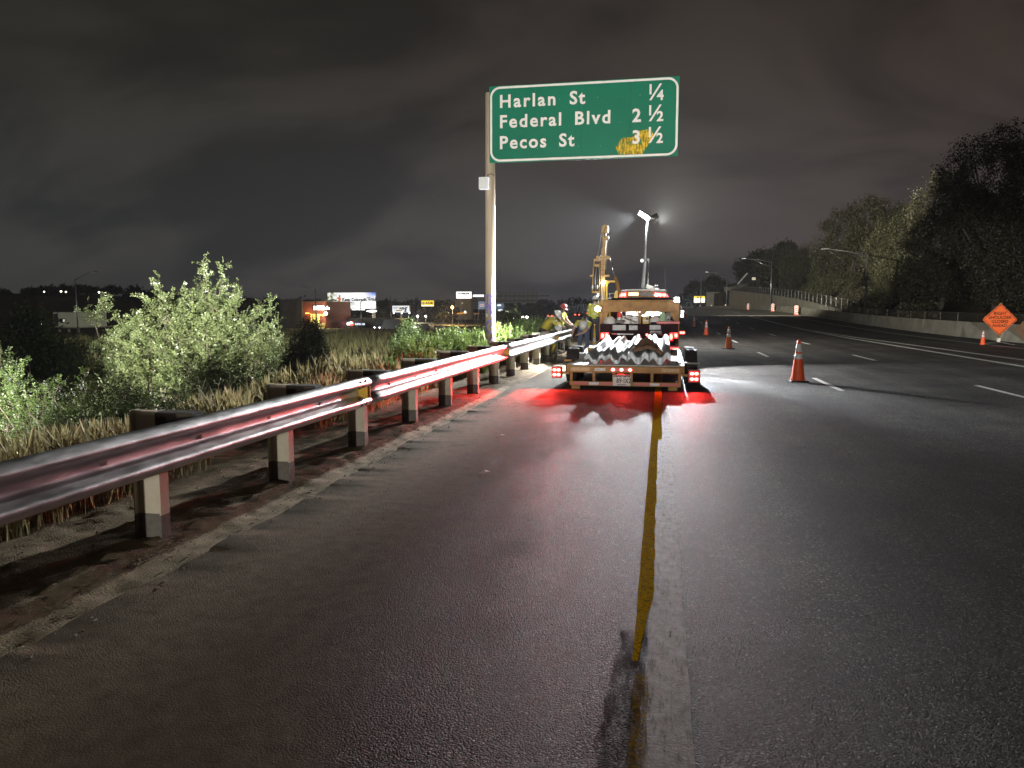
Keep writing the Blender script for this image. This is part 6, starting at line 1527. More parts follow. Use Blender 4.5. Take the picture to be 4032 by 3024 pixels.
# ---- dry grass (nobody could count it)
def grass(name, n, xr, yr, h0, h1, w, m_, seed, dens=None, head=True):
    g = np.random.default_rng(seed); x_ = g.uniform(*xr, n); y_ = yr[0]+(yr[1]-yr[0])*g.random(n)**1.2
    keep = fbm(x_*.6, y_*.6, 3, seed) > (dens or .40); x_ = x_[keep]; y_ = y_[keep]; n = len(x_)
    z_ = terrain(x_, y_)+np.where((x_ > -5.3), .10, 0)
    h = g.uniform(h0, h1, n)*(.6+.8*fbm(x_*.8, y_*.8, 2, seed+1)); a = g.uniform(0, 2*math.pi, n); ln = g.normal(0, .32, n)*h
    p = np.stack([x_, y_, z_-.03], 1); dx = np.stack([np.cos(a), np.sin(a), 0*a], 1)
    ld = np.stack([np.cos(a*1.7+1), np.sin(a*1.7+1), 0*a], 1)
    m1 = p+np.array([0, 0, .62])*h[:, None]+ld*(ln*.35)[:, None]; tp = p+np.array([0, 0, 1.0])*h[:, None]+ld*ln[:, None]
    W = (w*g.uniform(.6, 1.2, n))[:, None]
    if head: V = np.stack([p-dx*W*.5, p+dx*W*.5, m1+dx*W*.4, m1-dx*W*.4, m1+(tp-m1)*.45+dx*W*1.3, tp, m1+(tp-m1)*.45-dx*W*1.3], 1); fi = np.array([[0, 1, 2, 3], [3, 2, 4, 6], [6, 4, 5, 5]])
    else: V = np.stack([p-dx*W*.6, p+dx*W*.6, m1+dx*W*.4, m1-dx*W*.4, tp], 1); fi = np.array([[0, 1, 2, 3], [3, 2, 4, 4]])
    k = V.shape[1]; V = V.reshape(-1, 3); B = (np.arange(n)*k)[:, None, None]
    T = []
    for f in fi:
        T.append([f[0], f[1], f[2]])
        if f[3] != f[2]: T.append([f[0], f[2], f[3]])
    F = (B+np.array(T)[None]).reshape(-1, 3)
    o = arr_mesh(name, V, F, MT[m_]); o['kind'] = 'stuff'; return o
grass('dry_grass', 22000, (-7.6, -4.5), (4.5, 20), .26, .62, .011, 'dry_grass', 201, .50)
grass('dry_grass', 14000, (-10.5, -4.6), (13, 34), .42, .85, .016, 'dry_grass', 202)
grass('dry_grass', 9000, (-14, -7), (9, 24), .3, .75, .016, 'dry_grass', 203, .45)
grass('field_grass', 26000, (-46, -9), (20, 92), .35, .85, .05, 'field_grass', 204, .47, False)
grass('field_grass', 14000, (-75, -12), (70, 128), .5, 1.1, .10, 'field_grass', 205, .45, False)

# ================================================================== ACROSS THE FIELD, LEFT: billboards, shops, lamps, cars
GZ = -3.1
def g_lit(name, c, s): return bpy.data.materials.get(name) or glow(name, c, s)
def billboard(label, x0, x1, z0, z1, y, face, face_s, post=None, name='billboard', frame=.12):
    t_ = thing(name, label, 'billboard', ((x0+x1)/2, y, GZ))
    m = M(); m.box(x0-frame, x1+frame, y, y+.5, z0-frame, z1+frame); m.build('frame', MT['dark_steel'], t_)
    m = M(); m.box(x0, x1, y-.06, y-.005, z0, z1); m.build('poster', face if not isinstance(face, tuple) else g_lit('face_'+'_'.join(w for w in label.split() if w.isupper() or w in ('thin', 'left', 'right')), face, face_s), t_)
    if post: 
        for px, r in post: m = M(); m.cyl((px, y+.5, GZ-2), (px, y+.5, z0-frame), r, n=12); m.build('post', MT['grey'], t_, smooth=True)
    return t_
def btxt(t_, s, size, x_, y_, z_, c, bold=.01, sx=1.0, align='LEFT', nm='lettering'):
    k = 'print_%02x%02x%02x' % tuple(int(255*v) for v in c)
    mm = bpy.data.materials.get(k) or mat(k, c, rough=.7)
    return text(nm, s, size, mm, t_, (x_, y_, z_), extrude=.01, bold=bold, align=align, sx=sx)
def ad_material():
    """lit poster: white field, blue sky in the upper right corner, olive foliage at the left end"""
    m = bpy.data.materials.new('billboard_print'); m.use_nodes = True; n = m.node_tree.nodes; l = m.node_tree.links; b = n['Principled BSDF']
    tc = n.new('ShaderNodeTexCoord'); sp = n.new('ShaderNodeSeparateXYZ'); l.new(tc.outputs['Generated'], sp.inputs[0])
    mx = lambda f, a, c: (lambda q: (l.new(f, q.inputs[0]), l.new(a, q.inputs[6]) if hasattr(a, 'links') else setattr(q.inputs[6], 'default_value', (*a, 1)), l.new(c, q.inputs[7]) if hasattr(c, 'links') else setattr(q.inputs[7], 'default_value', (*c, 1)), q.outputs[2])[-1])(n.new('ShaderNodeMix'))
    def mr(src, a, c):
        q = n.new('ShaderNodeMapRange'); q.inputs[1].default_value = a; q.inputs[2].default_value = c; l.new(src, q.inputs[0]); return q.outputs[0]
    def mu(a, c):
        q = n.new('ShaderNodeMath'); q.operation = 'MULTIPLY'; l.new(a, q.inputs[0]); l.new(c, q.inputs[1]); return q.outputs[0]
    for nd in (): pass
    blue = mu(mr(sp.outputs['X'], .70, .95), mr(sp.outputs['Z'], .55, .95))
    t = n.new('ShaderNodeTexNoise'); t.inputs['Scale'].default_value = 9; t.inputs['Detail'].default_value = 4; l.new(tc.outputs['Object'], t.inputs['Vector']); t.inputs['Scale'].default_value = 1.1
    fol = mu(mr(sp.outputs['X'], .26, .10), mr(t.outputs['Fac'], .44, .56))
    q1 = n.new('ShaderNodeMix'); q1.data_type = 'RGBA'; q1.inputs[6].default_value = (.95, .97, 1, 1); q1.inputs[7].default_value = (.10, .20, .62, 1); l.new(blue, q1.inputs[0])
    q2 = n.new('ShaderNodeMix'); q2.data_type = 'RGBA'; l.new(q1.outputs[2], q2.inputs[6]); q2.inputs[7].default_value = (.20, .22, .05, 1); l.new(fol, q2.inputs[0])
    l.new(q2.outputs[2], b.inputs['Base Color']); l.new(q2.outputs[2], b.inputs['Emission Color']); b.inputs['Emission Strength'].default_value = 0.80
    return m
# main billboard
Yb = 210
bb = billboard('large lit billboard reading Keep Colorado Wild with a climber in orange', -95.25, -80.6, 1.42, 6.03, Yb, ad_material(), 1, [(-81.4, .5)])
btxt(bb, 'Keep Colorado Wild', 1.26, -90.75, Yb-.10, 3.60, (.02, .025, .04), .05, .95)
m = M(); m.lathe([(.38, -.03), (.50, -.03), (.50, .0), (.38, .0)], (-89.7, Yb-.09, 2.85), 20, 'y'); m.prism([(-89.95, 2.72), (-89.7, 3.05), (-89.45, 2.72)], 'y', Yb-.12, Yb-.08); m.build('round_emblem', mat('print_grey', (.15, .17, .16)), bb)
m = M(); m.prism([(-88.0, 2.55), (-86.8, 2.55), (-86.8, 2.66), (-88.0, 2.66)], 'y', Yb-.12, Yb-.08); m.prism([(-88.1, 2.95), (-86.9, 2.95), (-86.95, 3.25), (-87.4, 3.12), (-88.0, 3.28)], 'y', Yb-.12, Yb-.08); m.build('small_print', mat('print_ochre', (.55, .42, .20)), bb)
m = M(); m.prism([(-92.6, 4.35), (-91.9, 4.75), (-91.35, 4.72), (-91.05, 4.2), (-91.3, 3.6), (-91.8, 3.35), (-92.1, 3.6), (-91.75, 3.95), (-92.0, 4.25)], 'y', Yb-.12, Yb-.08); m.build('climber_jacket', mat('print_orange', (.75, .20, .03), emit=(.75, .18, .02), es=.5), bb)
m = M(); m.ball((-91.45, Yb-.1, 5.02), .26, 10, 6, (1, .2, 1)); m.build('climber_head', mat('print_brown', (.22, .15, .10)), bb)
m = M(); m.prism([(-94.9, 3.6), (-93.6, 4.2), (-92.4, 3.9), (-92.5, 3.6), (-93.7, 3.8), (-94.9, 3.3)], 'y', Yb-.12, Yb-.08); m.prism([(-94.4, 2.9), (-93.2, 3.3), (-92.7, 2.5), (-93.0, 2.4), (-93.4, 2.9), (-94.5, 2.6)], 'y', Yb-.12, Yb-.08); m.build('branch_print', mat('print_dark_teal', (.10, .16, .18)), bb)
for x0, x1 in ((-93.7, -91.2), (-91.0, -88.6), (-87.4, -86.0), (-85.6, -83.6)):
    m = M(); m.box(x0, x1, Yb-1.2, Yb-.7, 1.02, 1.22); m.build('lamp_bar', g_lit('lamp_bar_lit', (1, 1, .98), 2.2), bb)
m = M(); m.box(-95.2, -80.7, Yb-.6, Yb-.1, .98, 1.06); m.build('catwalk', MT['dark_steel'], bb)
# oval shop sign on the billboard's post
ov = thing('oval_sign', 'lit white oval sign under the right end of the large billboard', 'shop sign', (-79.7, 205, GZ)); m = M(); m.lathe([(.0001, -.15), (.75, -.15), (.8, 0), (.75, .15), (.0001, .15)], (0, 0, 0), 20, 'y')
m.v = [(-79.75+p[0]*1.75, 205+p[1], .74+p[2]*.48) for p in m.v]; m.build('sign_face', g_lit('oval_lit', (.96, .98, 1), 1.6), ov); m = M(); m.box(-80.6, -79.2, 204.78, 204.84, .86, .98); m.build('red_stripe', mat('print_red_blue', (.5, .1, .15)), ov); m = M(); m.cyl((-79.7, 205, GZ-2), (-79.7, 205, .3), .14, n=10); m.build('post', MT['grey'], ov)
# shop building with a dark tower and a red wall
sh = thing('shop_building', 'dark flat-roofed shop with a red brick wall and yellow lit windows', 'building', (-81, 170, GZ))
m = M(); m.box(-86.6, -81.15, 165, 180, GZ-1, 3.40); m.build('tower', mat('dark_cladding', (.05, .047, .045), (.075, .07, .066), rough=.8, scale=1), sh)
for k in range(9): m = M(); m.box(-83.9+.3*k, -83.86+.3*k, 164.95, 164.995, GZ, 3.3); m.build('cladding_rib', MT['dark_steel'], sh)
m = M(); m.box(-81.14, -75.65, 165.4, 180, GZ-1, 3.02); m.build('wall', mat('red_brick', (.13, .035, .022), (.17, .05, .03), rough=.85, scale=1.5), sh)
m = M(); m.box(-86.8, -81.0, 164.8, 180.2, 3.403, 3.6); m.box(-80.98, -75.5, 165.2, 180.2, 3.023, 3.2); m.build('parapet', MT['dark_steel'], sh)
wy = g_lit('window_lit', (.95, .78, .22), .42)
for x0, x1, z0, z1 in ((-79.3, -78.2, -.55, .25), (-78.1, -77.1, -.55, .25), (-79.3, -78.2, -1.75, -.65), (-78.1, -77.1, -1.75, -.65), (-77.0, -75.9, -.25, .25), (-79.2, -77.6, -3.4, -2.2), (-77.5, -75.8, -3.4, -2.2)):
    m = M(); m.box(x0, x1, 165.28, 165.395, z0, z1); w_ = m.build('window', wy, sh); m = M(); xc = (x0+x1)/2; m.box(xc-.05, xc+.05, 165.2, 165.275, z0, z1); m.box(x0, xc-.052, 165.2, 165.275, (z0+z1)/2-.05, (z0+z1)/2+.05); m.build('glazing_bar', MT['dark_steel'], w_)
m = M(); m.box(-79.4, -75.7, 164.6, 165.398, -2.12, -1.82); m.build('canopy', mat('cream_canopy', (.5, .42, .22), emit=(.9, .7, .25), es=.25), sh)
m = M(); m.box(-78.4, -75.9, 165.1, 165.39, 1.18, 2.12); m.build('sign_box', g_lit('shop_sign_lit', (.95, .93, 1.0), 1.5), sh)
m = M(); m.box(-75.5, -74.6, 165.2, 165.3, 1.3, 1.75); m.box(-75.2, -75.05, 165.2, 165.3, 1.75, 2.15); m.build('sign_letters', g_lit('blue_letters_lit', (.35, .55, .8), .7), sh)
m = M(); m.ball((-75.2, 164.6, .35), .42, 12, 8); m.build('wall_lamp', g_lit('wall_lamp_lit', (1, .90, .62), 5), sh, smooth=True)
m = M(); m.box(-80.4, -79.6, 164.9, 165.39, .35, .5); m.build('orange_lamp', g_lit('orange_lamp_lit', (1, .45, .10), 4), sh)
# low shop with lit white letters
ls = thing('shop_building', 'low dark shop with overexposed white lettering across its front', 'building', (-74, 180, GZ))
m = M(); m.box(-80, -64, 178, 188, GZ-1, -1.2); m.build('wall', mat('shop_front', (.06, .06, .06), (.09, .085, .08), rough=.9), ls); m = M(); m.box(-80.4, -63.6, 177.7, 188.3, -1.197, -.9); m.build('roof', MT['dark_steel'], ls)
m = M()
for k in range(5): m.box(-80.2+.80*k, -79.55+.80*k, 177.5, 177.69, -2.55, -1.95+.12*(k % 2))
m.build('sign_letters', g_lit('shop_letters_lit', (.93, .97, 1), 3.0), ls)
m = M()
for k in range(4): m.box(-76.1+.78*k, -75.45+.78*k, 177.5, 177.69, -2.55, -1.95+.12*(k % 2))
m.build('sign_letters', bpy.data.materials['shop_letters_lit'], ls)
for k in range(6): m = M(); m.box(-79+2.3*k, -77.4+2.3*k, 177.9, 177.995, GZ+.2, -2.9); m.build('window', mat('shop_window', (.10, .11, .10), rough=.2) if k == 0 else bpy.data.materials['shop_window'], ls)
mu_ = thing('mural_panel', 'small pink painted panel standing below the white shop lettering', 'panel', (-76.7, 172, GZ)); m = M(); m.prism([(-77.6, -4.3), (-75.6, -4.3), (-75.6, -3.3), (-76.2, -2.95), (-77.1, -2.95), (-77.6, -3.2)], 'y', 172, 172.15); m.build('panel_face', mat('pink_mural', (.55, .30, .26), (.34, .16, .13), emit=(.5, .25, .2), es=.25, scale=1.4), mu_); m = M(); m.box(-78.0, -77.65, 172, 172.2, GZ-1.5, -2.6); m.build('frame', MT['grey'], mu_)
rs = thing('lit_sign', 'red lamp sign with blue-white letters left of the second street lamp', 'shop sign', (-72, 180, GZ)); m = M(); m.ball((-73.75, 176, -2.2), .5, 12, 8); m.build('red_disc', g_lit('red_disc_lit', (1, .12, .06), 2.5), rs, smooth=True); m = M(); m.ball((-73.75, 175.6, -1.95), .2, 8, 6); m.build('lamp', MT['white_lamp'], rs)
m = M()
for k in range(5): m.box(-72.9+.52*k, -72.55+.52*k, 176, 176.1, -2.5, -2.05)
m.build('letters', g_lit('pale_letters_lit', (.7, .8, 1), .9), rs); m = M(); m.box(-74.2, -70.2, 176.2, 176.4, -2.8, -1.6); m.build('board', MT['blackmat'], rs); m = M(); m.bar((-72.5, 176.3, GZ-1), (-72.5, 176.3, -2.8), .2); m.build('post', MT['grey'], rs)

street_lamp('unlit street lamp in front of the red brick shop', -66.0, 140, GZ, 8.3, 2.7, 'galv', False, tip=.7)
street_lamp('thin street lamp in front of the large billboard', -60.8, 150, GZ, 6.0, 1.6, 'galv', False, 1, tip=.9)
street_lamp('tall street lamp with a long arm at the far left', -93.6, 110, GZ, 9.4, 3.6, 'galv', False, 1, tip=1.2)
utility_pole('wooden utility pole in front of the dark hill at the far left', -136.4, 150, GZ, 6.2, 2)
utility_pole('utility pole beside the WINS billboard', -82.6, 228, GZ, 8.4, 0)
# WINS billboard
wb = billboard('small lit billboard reading WINS in pale blue and white', -82.75, -77.3, .25, 2.30, 230, (.80, .88, .96), .75, [(-80.2, .2)])
btxt(wb, 'WINS', 1.05, -80.55, 229.86, 1.10, (.03, .04, .08), .06, .95)
for x0, x1, z0, z1, c in ((-82.4, -80.9, 1.72, 1.90, (.35, .40, .46)), (-82.4, -80.9, 1.40, 1.56, (.35, .40, .46)), (-81.6, -79.5, .62, .98, (.62, .45, .10))):
    m = M(); m.box(x0, x1, 229.84, 229.90, z0, z1); m.build('print_block', mat('print_block_%d' % int(100*c[2]), c), wb)
m = M(); m.prism([(-79.0, .40), (-78.6, 1.2), (-78.2, 1.0), (-78.1, .4)], 'y', 229.84, 229.9); m.prism([(-78.2, 1.6), (-77.9, 2.1), (-77.7, 1.6)], 'y', 229.84, 229.9); m.build('figure_print', mat('print_navy', (.08, .12, .22)), wb)
for x_ in (-82.0, -79.4, -76.9): m = M(); m.ball((x_, 229, .02), .26, 10, 6); m.build('lamp', g_lit('lamp_bar_lit', (1, 1, .98), 2.2), wb)
# AZAR sign
az = billboard('small lit yellow sign reading AZAR in red letters', -82.85, -78.3, 2.18, 4.20, 260, (1.0, .80, .06), .75, [(-81.6, .15), (-79.5, .15)])
btxt(az, 'AZAR', 1.15, -81.35, 259.86, 2.95, (.36, .02, .01), .06, .92)
m = M(); m.ball((-82.1, 259.9, 3.2), .5, 12, 8, (1, .1, 1.1)); m.build('mascot_patch', mat('print_white', (.8, .8, .8)), az); m = M(); m.box(-82.8, -78.4, 259.85, 259.9, 2.22, 2.6); m.build('white_band', g_lit('white_band_lit', (1, .98, .8), 1.2), az)
# PLUMBLINE sign on a tall post
pb = billboard('bright white sign reading PLUMBLINE on a tall post', -64.8, -59.75, 4.62, 6.80, 240, (1, 1, 1), 1.1, [(-63.4, .16)])
btxt(pb, 'PLUMBLINE', .80, -62.28, 239.86, 5.92, (.02, .03, .03), .04, .92, 'CENTER')
tn = billboard('thin white lit strip sign beside the PLUMBLINE sign', -64.2, -60.4, 5.45, 6.15, 260, (1, 1, 1), 1.6, [(-62.3, .12)], frame=.05)
# office blocks
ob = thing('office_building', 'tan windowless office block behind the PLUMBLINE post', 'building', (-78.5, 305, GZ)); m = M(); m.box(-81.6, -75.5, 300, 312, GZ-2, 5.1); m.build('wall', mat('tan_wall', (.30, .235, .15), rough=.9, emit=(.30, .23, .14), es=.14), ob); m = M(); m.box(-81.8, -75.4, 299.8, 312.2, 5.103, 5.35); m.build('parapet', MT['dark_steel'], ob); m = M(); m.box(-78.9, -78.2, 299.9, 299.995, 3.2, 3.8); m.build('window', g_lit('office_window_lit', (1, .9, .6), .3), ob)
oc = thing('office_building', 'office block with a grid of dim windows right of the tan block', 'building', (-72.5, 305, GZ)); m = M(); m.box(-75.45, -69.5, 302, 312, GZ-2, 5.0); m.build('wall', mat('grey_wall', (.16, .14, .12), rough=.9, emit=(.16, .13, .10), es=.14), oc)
first_w = None
for r_ in range(4):
    for c_ in range(6):
        if first_w is None: m = M(); m.box(-75.2, -74.45, 301.9, 301.995, 3.9, 4.5); first_w = m.build('window', mat('office_pane', (.05, .05, .05), rough=.3), oc); w_ = first_w
        else: w_ = first_w.copy(); link(w_, oc)
        w_.location = (c_*.95, 0, -r_*1.05)
# blue boards left and right of the sign pole
b1 = billboard('dim blue board just left of the sign pole', -60.0, -57.5, 1.2, 3.8, 250, (.10, .16, .26), .55, [(-58.8, .12)])
m = M(); m.box(-59.5, -58.0, 249.85, 249.92, 2.7, 2.95); m.box(-59.5, -57.9, 249.85, 249.92, 2.1, 2.35); m.build('print_block', g_lit('pink_print_lit', (.8, .45, .45), .6), b1)
b2 = billboard('dim blue board just right of the sign pole', -54.0, -51.2, 1.2, 3.15, 250, (.10, .17, .24), .5, [(-52.6, .12)])
m = M(); m.box(-53.5, -52.2, 249.85, 249.92, 2.25, 2.75); m.build('print_block', g_lit('white_print_lit', (.9, .95, 1), 1.1), b2)
ob2 = thing('oval_sign', 'lit blue-white oval sign below the dim blue board right of the pole', 'shop sign', (-51, 245, GZ)); m = M(); m.lathe([(.0001, -.1), (.5, -.1), (.5, .1), (.0001, .1)], (0, 0, 0), 18, 'y'); m.v = [(-51.3+p[0]*1.9, 245+p[1], .85+p[2]*.7) for p in m.v]; m.build('sign_face', g_lit('oval_blue_lit', (.85, .93, 1), 1.4), ob2); m = M(); m.cyl((-51.3, 245, GZ-1), (-51.3, 245, .5), .1, n=8); m.build('post', MT['grey'], ob2)
# orange canopies
for lab, x0, x1, y_, z0, z1 in (('lit orange canopy below the orange lamp', -54.2, -51.6, 200, -.05, .45), ('small lit orange canopy left of the sign pole', -49.6, -48.2, 200, .0, .2)):
    cn = thing('canopy', lab, 'canopy', ((x0+x1)/2, y_, GZ)); m = M(); m.prism([(x0, z0), (x1, z0+.2), (x1-.3, z1), (x0+.7, z1-.1)], 'y', y_, y_+3); m.build('roof', mat('orange_canopy', (.8, .35, .05), emit=(1, .42, .05), es=.55) if x0 < -54 else bpy.data.materials['orange_canopy'], cn)
    for x_ in (x0+.3, x1-.3): m = M(); m.bar((x_, y_+1.5, GZ-.6), (x_, y_+1.5, z0), .12); m.build('post', MT['grey'], cn)
# back of a sign facing away, with two plates
hb = thing('road_sign_back', 'pale back of a small road sign left of the sign pole', 'road sign', (-40, 170, GZ)); m = M(); m.box(-40.45, -40.05, 170, 170.06, -.70, .40); m.box(-39.9, -39.5, 170, 170.06, -.70, .40); m.build('plate', MT['sign_back'], hb); m = M(); m.box(-40.5, -39.45, 169.9, 169.995, -.2, -.08); m.bar((-40, 170.1, GZ), (-40, 170.1, .3), .1); m.build('post', MT['dark_steel'], hb)
# unlit billboard seen from behind, right of the pole
ub = thing('billboard', 'unlit billboard seen from behind, a lattice of pale panels right of the sign pole', 'billboard', (-28, 150, GZ))
for k in range(6): m = M(); m.box(-32.2+1.35*k+.03, -32.2+1.35*(k+1)-.03, 150, 150.08, 2.6, 4.85); m.build('back_panel', mat('board_back', (.16, .145, .12), (.22, .20, .17), rough=.9, emit=(.2, .18, .16), es=.16) if k == 0 else bpy.data.materials['board_back'], ub)  # faint emission stands in for light on the unlit panels
m = M()
for x_ in np.arange(-32.2, -24, .9): m.bar((x_, 149.8, 2.5), (x_, 149.8, 4.9), .06)
m.build('upright', MT['dark_steel'], ub)
for z_ in (3.9, 2.95): m = M(); m.box(-32.3, -21.6, 149.5, 149.7, z_, z_+.14); m.build('beam', MT['dark_steel'], ub)
m = M(); m.cyl((-28, 150.6, GZ-1), (-28, 150.6, 2.6), .4, n=12); m.build('post', MT['dark_steel'], ub)
# frontage guardrail
fg = thing('guardrail', 'far low guardrail with many posts beside the frontage road', 'guardrail', (-36, 135, GZ)); A0 = np.array([-40.5, 135, -2.0]); A1 = np.array([-31.0, 141, -2.45]); m = M(); m.bar(tuple(A0+[0, 0, .25]), tuple(A1+[0, 0, .25]), .05, .3); m.build('rail_beam', MT['galv'], fg); pp = None
for k in range(13):
    q = A0+(A1-A0)*k/12
    if pp is None: m = M(); m.box(q[0]-.09, q[0]+.09, q[1]-.12, q[1]+.0-.03, -3.4, q[2]+.55); pp = m.build('post', MT['concrete'], fg); p_ = pp
    else: p_ = pp.copy(); link(p_, fg)
    p_.location = tuple(q-A0)
# cars and vans
def vehicle(label, loc, rz, body, head=None, tail=None, kind='car'):
    t_ = thing('parked_car' if head is None and tail is None else 'car', label, 'car', (0, 0, 0)); L, W, H = (4.4, 1.75, 1.42) if kind == 'car' else (5.4, 2.0, 2.3)
    pr = [(-L/2, .3), (L/2, .3), (L/2, .72), (L*.30, .86), (L*.16, H), (-L*.30, H), (-L*.44, .9), (-L/2, .85)] if kind == 'car' else [(-L/2, .35), (L/2, .35), (L/2, .95), (L*.40, 1.2), (L*.30, H), (-L/2, H)]
    m = M(); m.prism(pr, 'y', -W/2, W/2); m.build('body', MT[body], t_, bevel=.06)
    m = M(); x0 = L*.305 if kind == 'car' else L*.405
    for s in (-1, 1): m.box(-L*.28, L*.14, s*(W/2+.002)-.004, s*(W/2+.002)+.004, .95, H-.1)
    m.build('window', MT['glass'], t_)
    for x_ in (-L*.31, L*.31):
        for s in (-1, 1): tyre(t_, (0, 0, 0), .31, .2).location = (x_, s*(W/2-.08), .31); t_.children[-1].rotation_euler = (0, 0, R(90))
    if head:
        for s in (-1, 1): m = M(); m.ball((L/2+.01, s*W*.36, .68), head, 10, 6, (.5, 1.2, .8)); m.build('headlight', g_lit('headlight_lit', (1, .97, .9), 14), t_, smooth=True)
    if tail:
        for s in (-1, 1): m = M(); m.ball((-L/2-.01, s*W*.38, .78), tail, 10, 6, (.5, 1, .7)); m.build('tail_light', g_lit('tail_light_lit', (1, .10, .05), 4), t_, smooth=True)
    t_.location = loc; t_.rotation_euler = (0, 0, rz); return t_
vehicle('car with glaring headlights driving on the frontage road', (-48.0, 149.5, -2.93), R(-115), 'white_body', .30)
vehicle('pale van with dim headlights left of the bright car', (-54.6, 148.2, -2.94), R(-115), 'grey', .12, None, 'van')
vehicle('far car with bright twin headlights right of the sign pole', (-38.4, 221, -1.75), R(-100), 'truck', .42)
vehicle('far car with small headlights next to the brighter pair', (-41.1, 221, -1.9), R(-100), 'truck', .20)
for lab, x_, z_ in (('far car with red tail lights left of the workers', -36.5, -1.75), ('far car with red and amber tail lights between the workers', -27.4, -1.40), ('far car with red tail lights left of the rig operator', -23.4, -.95)):
    vehicle(lab, (x_, 258, z_), R(85), 'truck', None, .30)
er = thing('overpass_wall', 'pale parapet of the far ramp carrying red tail lights', 'wall', (-29, 262, -1)); 
for k in range(5): m = M(); a = -39+4.1*k; z0 = -1.45+.38*k; m.add([(a, 262, z0-3), (a+4.05, 262, z0+.37-3), (a+4.05, 262, z0+.37), (a, 262, z0), (a, 262.3, z0-3), (a+4.05, 262.3, z0+.37-3), (a+4.05, 262.3, z0+.37), (a, 262.3, z0)], [(0, 1, 2, 3), (7, 6, 5, 4), (3, 2, 6, 7), (0, 4, 5, 1), (1, 5, 6, 2), (0, 3, 7, 4)]); m.build('wall_segment', MT['concrete_wall'], er)
# lamps of lots and streets: bulbs on thin poles
lots = [(-76.2, 235, -1.0, .32, 'white lot lamp right of the WINS billboard', (1, .98, .92)), (-92, 232, .6, .25, 'small white lamp above the trees left of the WINS billboard', (.95, 1, .9)), (-67.5, 240, -.1, .3, 'white lot lamp left of the PLUMBLINE post', (1, .97, .9)), (-73.5, 235, -1.0, .33, 'white lamp between the trees and the WINS billboard', (1, .95, .85)), (-56.5, 205, 1.75, .42, 'round orange street light below the PLUMBLINE sign', (1, .62, .22)),
        (-51.6, 200, .55, .26, 'white lamp above the orange canopy', (1, .95, .85)), (-68, 200, -2.4, .28, 'white lamp behind the dark field bush', (1, .98, .92)), (-112, 118, -1.2, .10, 'tiny yellow lamp left of the small lit building', (.9, 1, .6)), (-107.6, 118, -1.25, .14, 'tiny white lamp under the small lit building', (.9, .9, 1)), (-64.5, 170, -2.6, .16, 'small lamp on the path beside the white shop letters', (1, .95, .9))]
for x_, y_, z_, r_, lab, c in lots:
    t_ = thing('lot_lamp', lab, 'lamp', (x_, y_, GZ)); m = M(); m.cyl((x_, y_+.1, GZ-1), (x_, y_+.1, z_-r_*.9), .06, n=6); m.build('pole', MT['dark_steel'], t_); m = M(); m.ball((x_, y_, z_), r_, 10, 8); m.build('bulb', g_lit('bulb_%d' % int(c[2]*100), c, 5), t_, smooth=True)
def bulb_light(loc, w, c=(1, .93, .8), r=.3):
    a = bpy.data.lights.new('lot_light', 'POINT'); a.energy = w; a.color = c; a.shadow_soft_size = r; o = bpy.data.objects.new('lot_light', a); link(o); o.location = loc
bulb_light((-74.9, 163.2, .6), 1800, (1, .85, .55), .4); bulb_light((-56.5, 203.5, 1.9), 12000, (1, .66, .30)); bulb_light((-68, 199, -1.6), 8000); bulb_light((-76.2, 233.5, -.8), 8000); bulb_light((-79.5, 164.2, .45), 160, (1, .5, .15), .1)
# small lit building at the far left
fb = thing('small_building', 'small pale lit building behind the bushes at the far left', 'building', (-104.5, 124, GZ)); m = M(); m.box(-107.0, -102.6, 120, 128, -1.75, .85); m.build('wall', mat('pale_wall', (.42, .42, .32), (.34, .34, .26), rough=.9, emit=(.4, .4, .28), es=.10), fb)  # weak wall emission paints in the light falling on it
m = M(); m.box(-107.3, -102.4, 119.7, 128.3, .853, 1.1); m.build('roof', MT['dark_steel'], fb); m = M(); m.box(-107.4, -102.3, 119.2, 128.3, -1.95, -1.753); m.build('floor_slab', MT['concrete'], fb)
m = M(); m.box(-105.6, -104.5, 119.9, 119.995, -1.0, -.25); m.build('window', MT['glass'], fb); m = M(); m.box(-104.95, -104.55, 119.85, 119.895, -.85, -.4); m.build('window_light', g_lit('pane_lit', (.9, .95, .9), .5), fb); m = M(); m.box(-106.85, -106.1, 119.9, 119.995, -1.6, .6); m.build('door', MT['dark_steel'], fb)
for x_ in (-106.7, -104.8, -102.9): m = M(); m.bar((x_, 121, GZ-1), (x_, 121, -1.95), .3); m.build('post', MT['concrete'], fb)
# trees among the buildings and on the dark hill
def far_tree(label, x_, y_, w_, z0, z1, seed, kind=0, nm='tree'):
    h_ = z1-z0
    bl = [(x_-w_*.25, y_, z0+h_*.5, w_*.34, w_*.3, h_*.42), (x_+w_*.25, y_, z0+h_*.55, w_*.34, w_*.3, h_*.40), (x_, y_, z0+h_*.75, w_*.26, w_*.25, h_*.25)] if kind == 0 else [(x_, y_, z0+h_*.3, w_*.45, w_*.4, h_*.3), (x_, y_, z0+h_*.6, w_*.28, w_*.3, h_*.28), (x_, y_, z0+h_*.84, w_*.12, w_*.15, h_*.18)]
    t_ = thing(nm, label, 'tree', (x_, y_, z0), 'dark trees on the far hill' if y_ > 400 else 'trees among the far buildings')
    c, idx = blob_centres(bl, 120, seed, .35); V, F = leaf_cloud(c, np.full(120, w_*.055), 14, w_*.05, .7, seed+1); arr_mesh('crown', V, F, MT['leaf_tree'], t_, kind='stuff')
    m = M(); m.cyl((x_, y_, z0-1.5), (x_, y_, z0+h_*.6), w_*.04, w_*.02, 6); m.build('trunk', MT['bark'], t_)
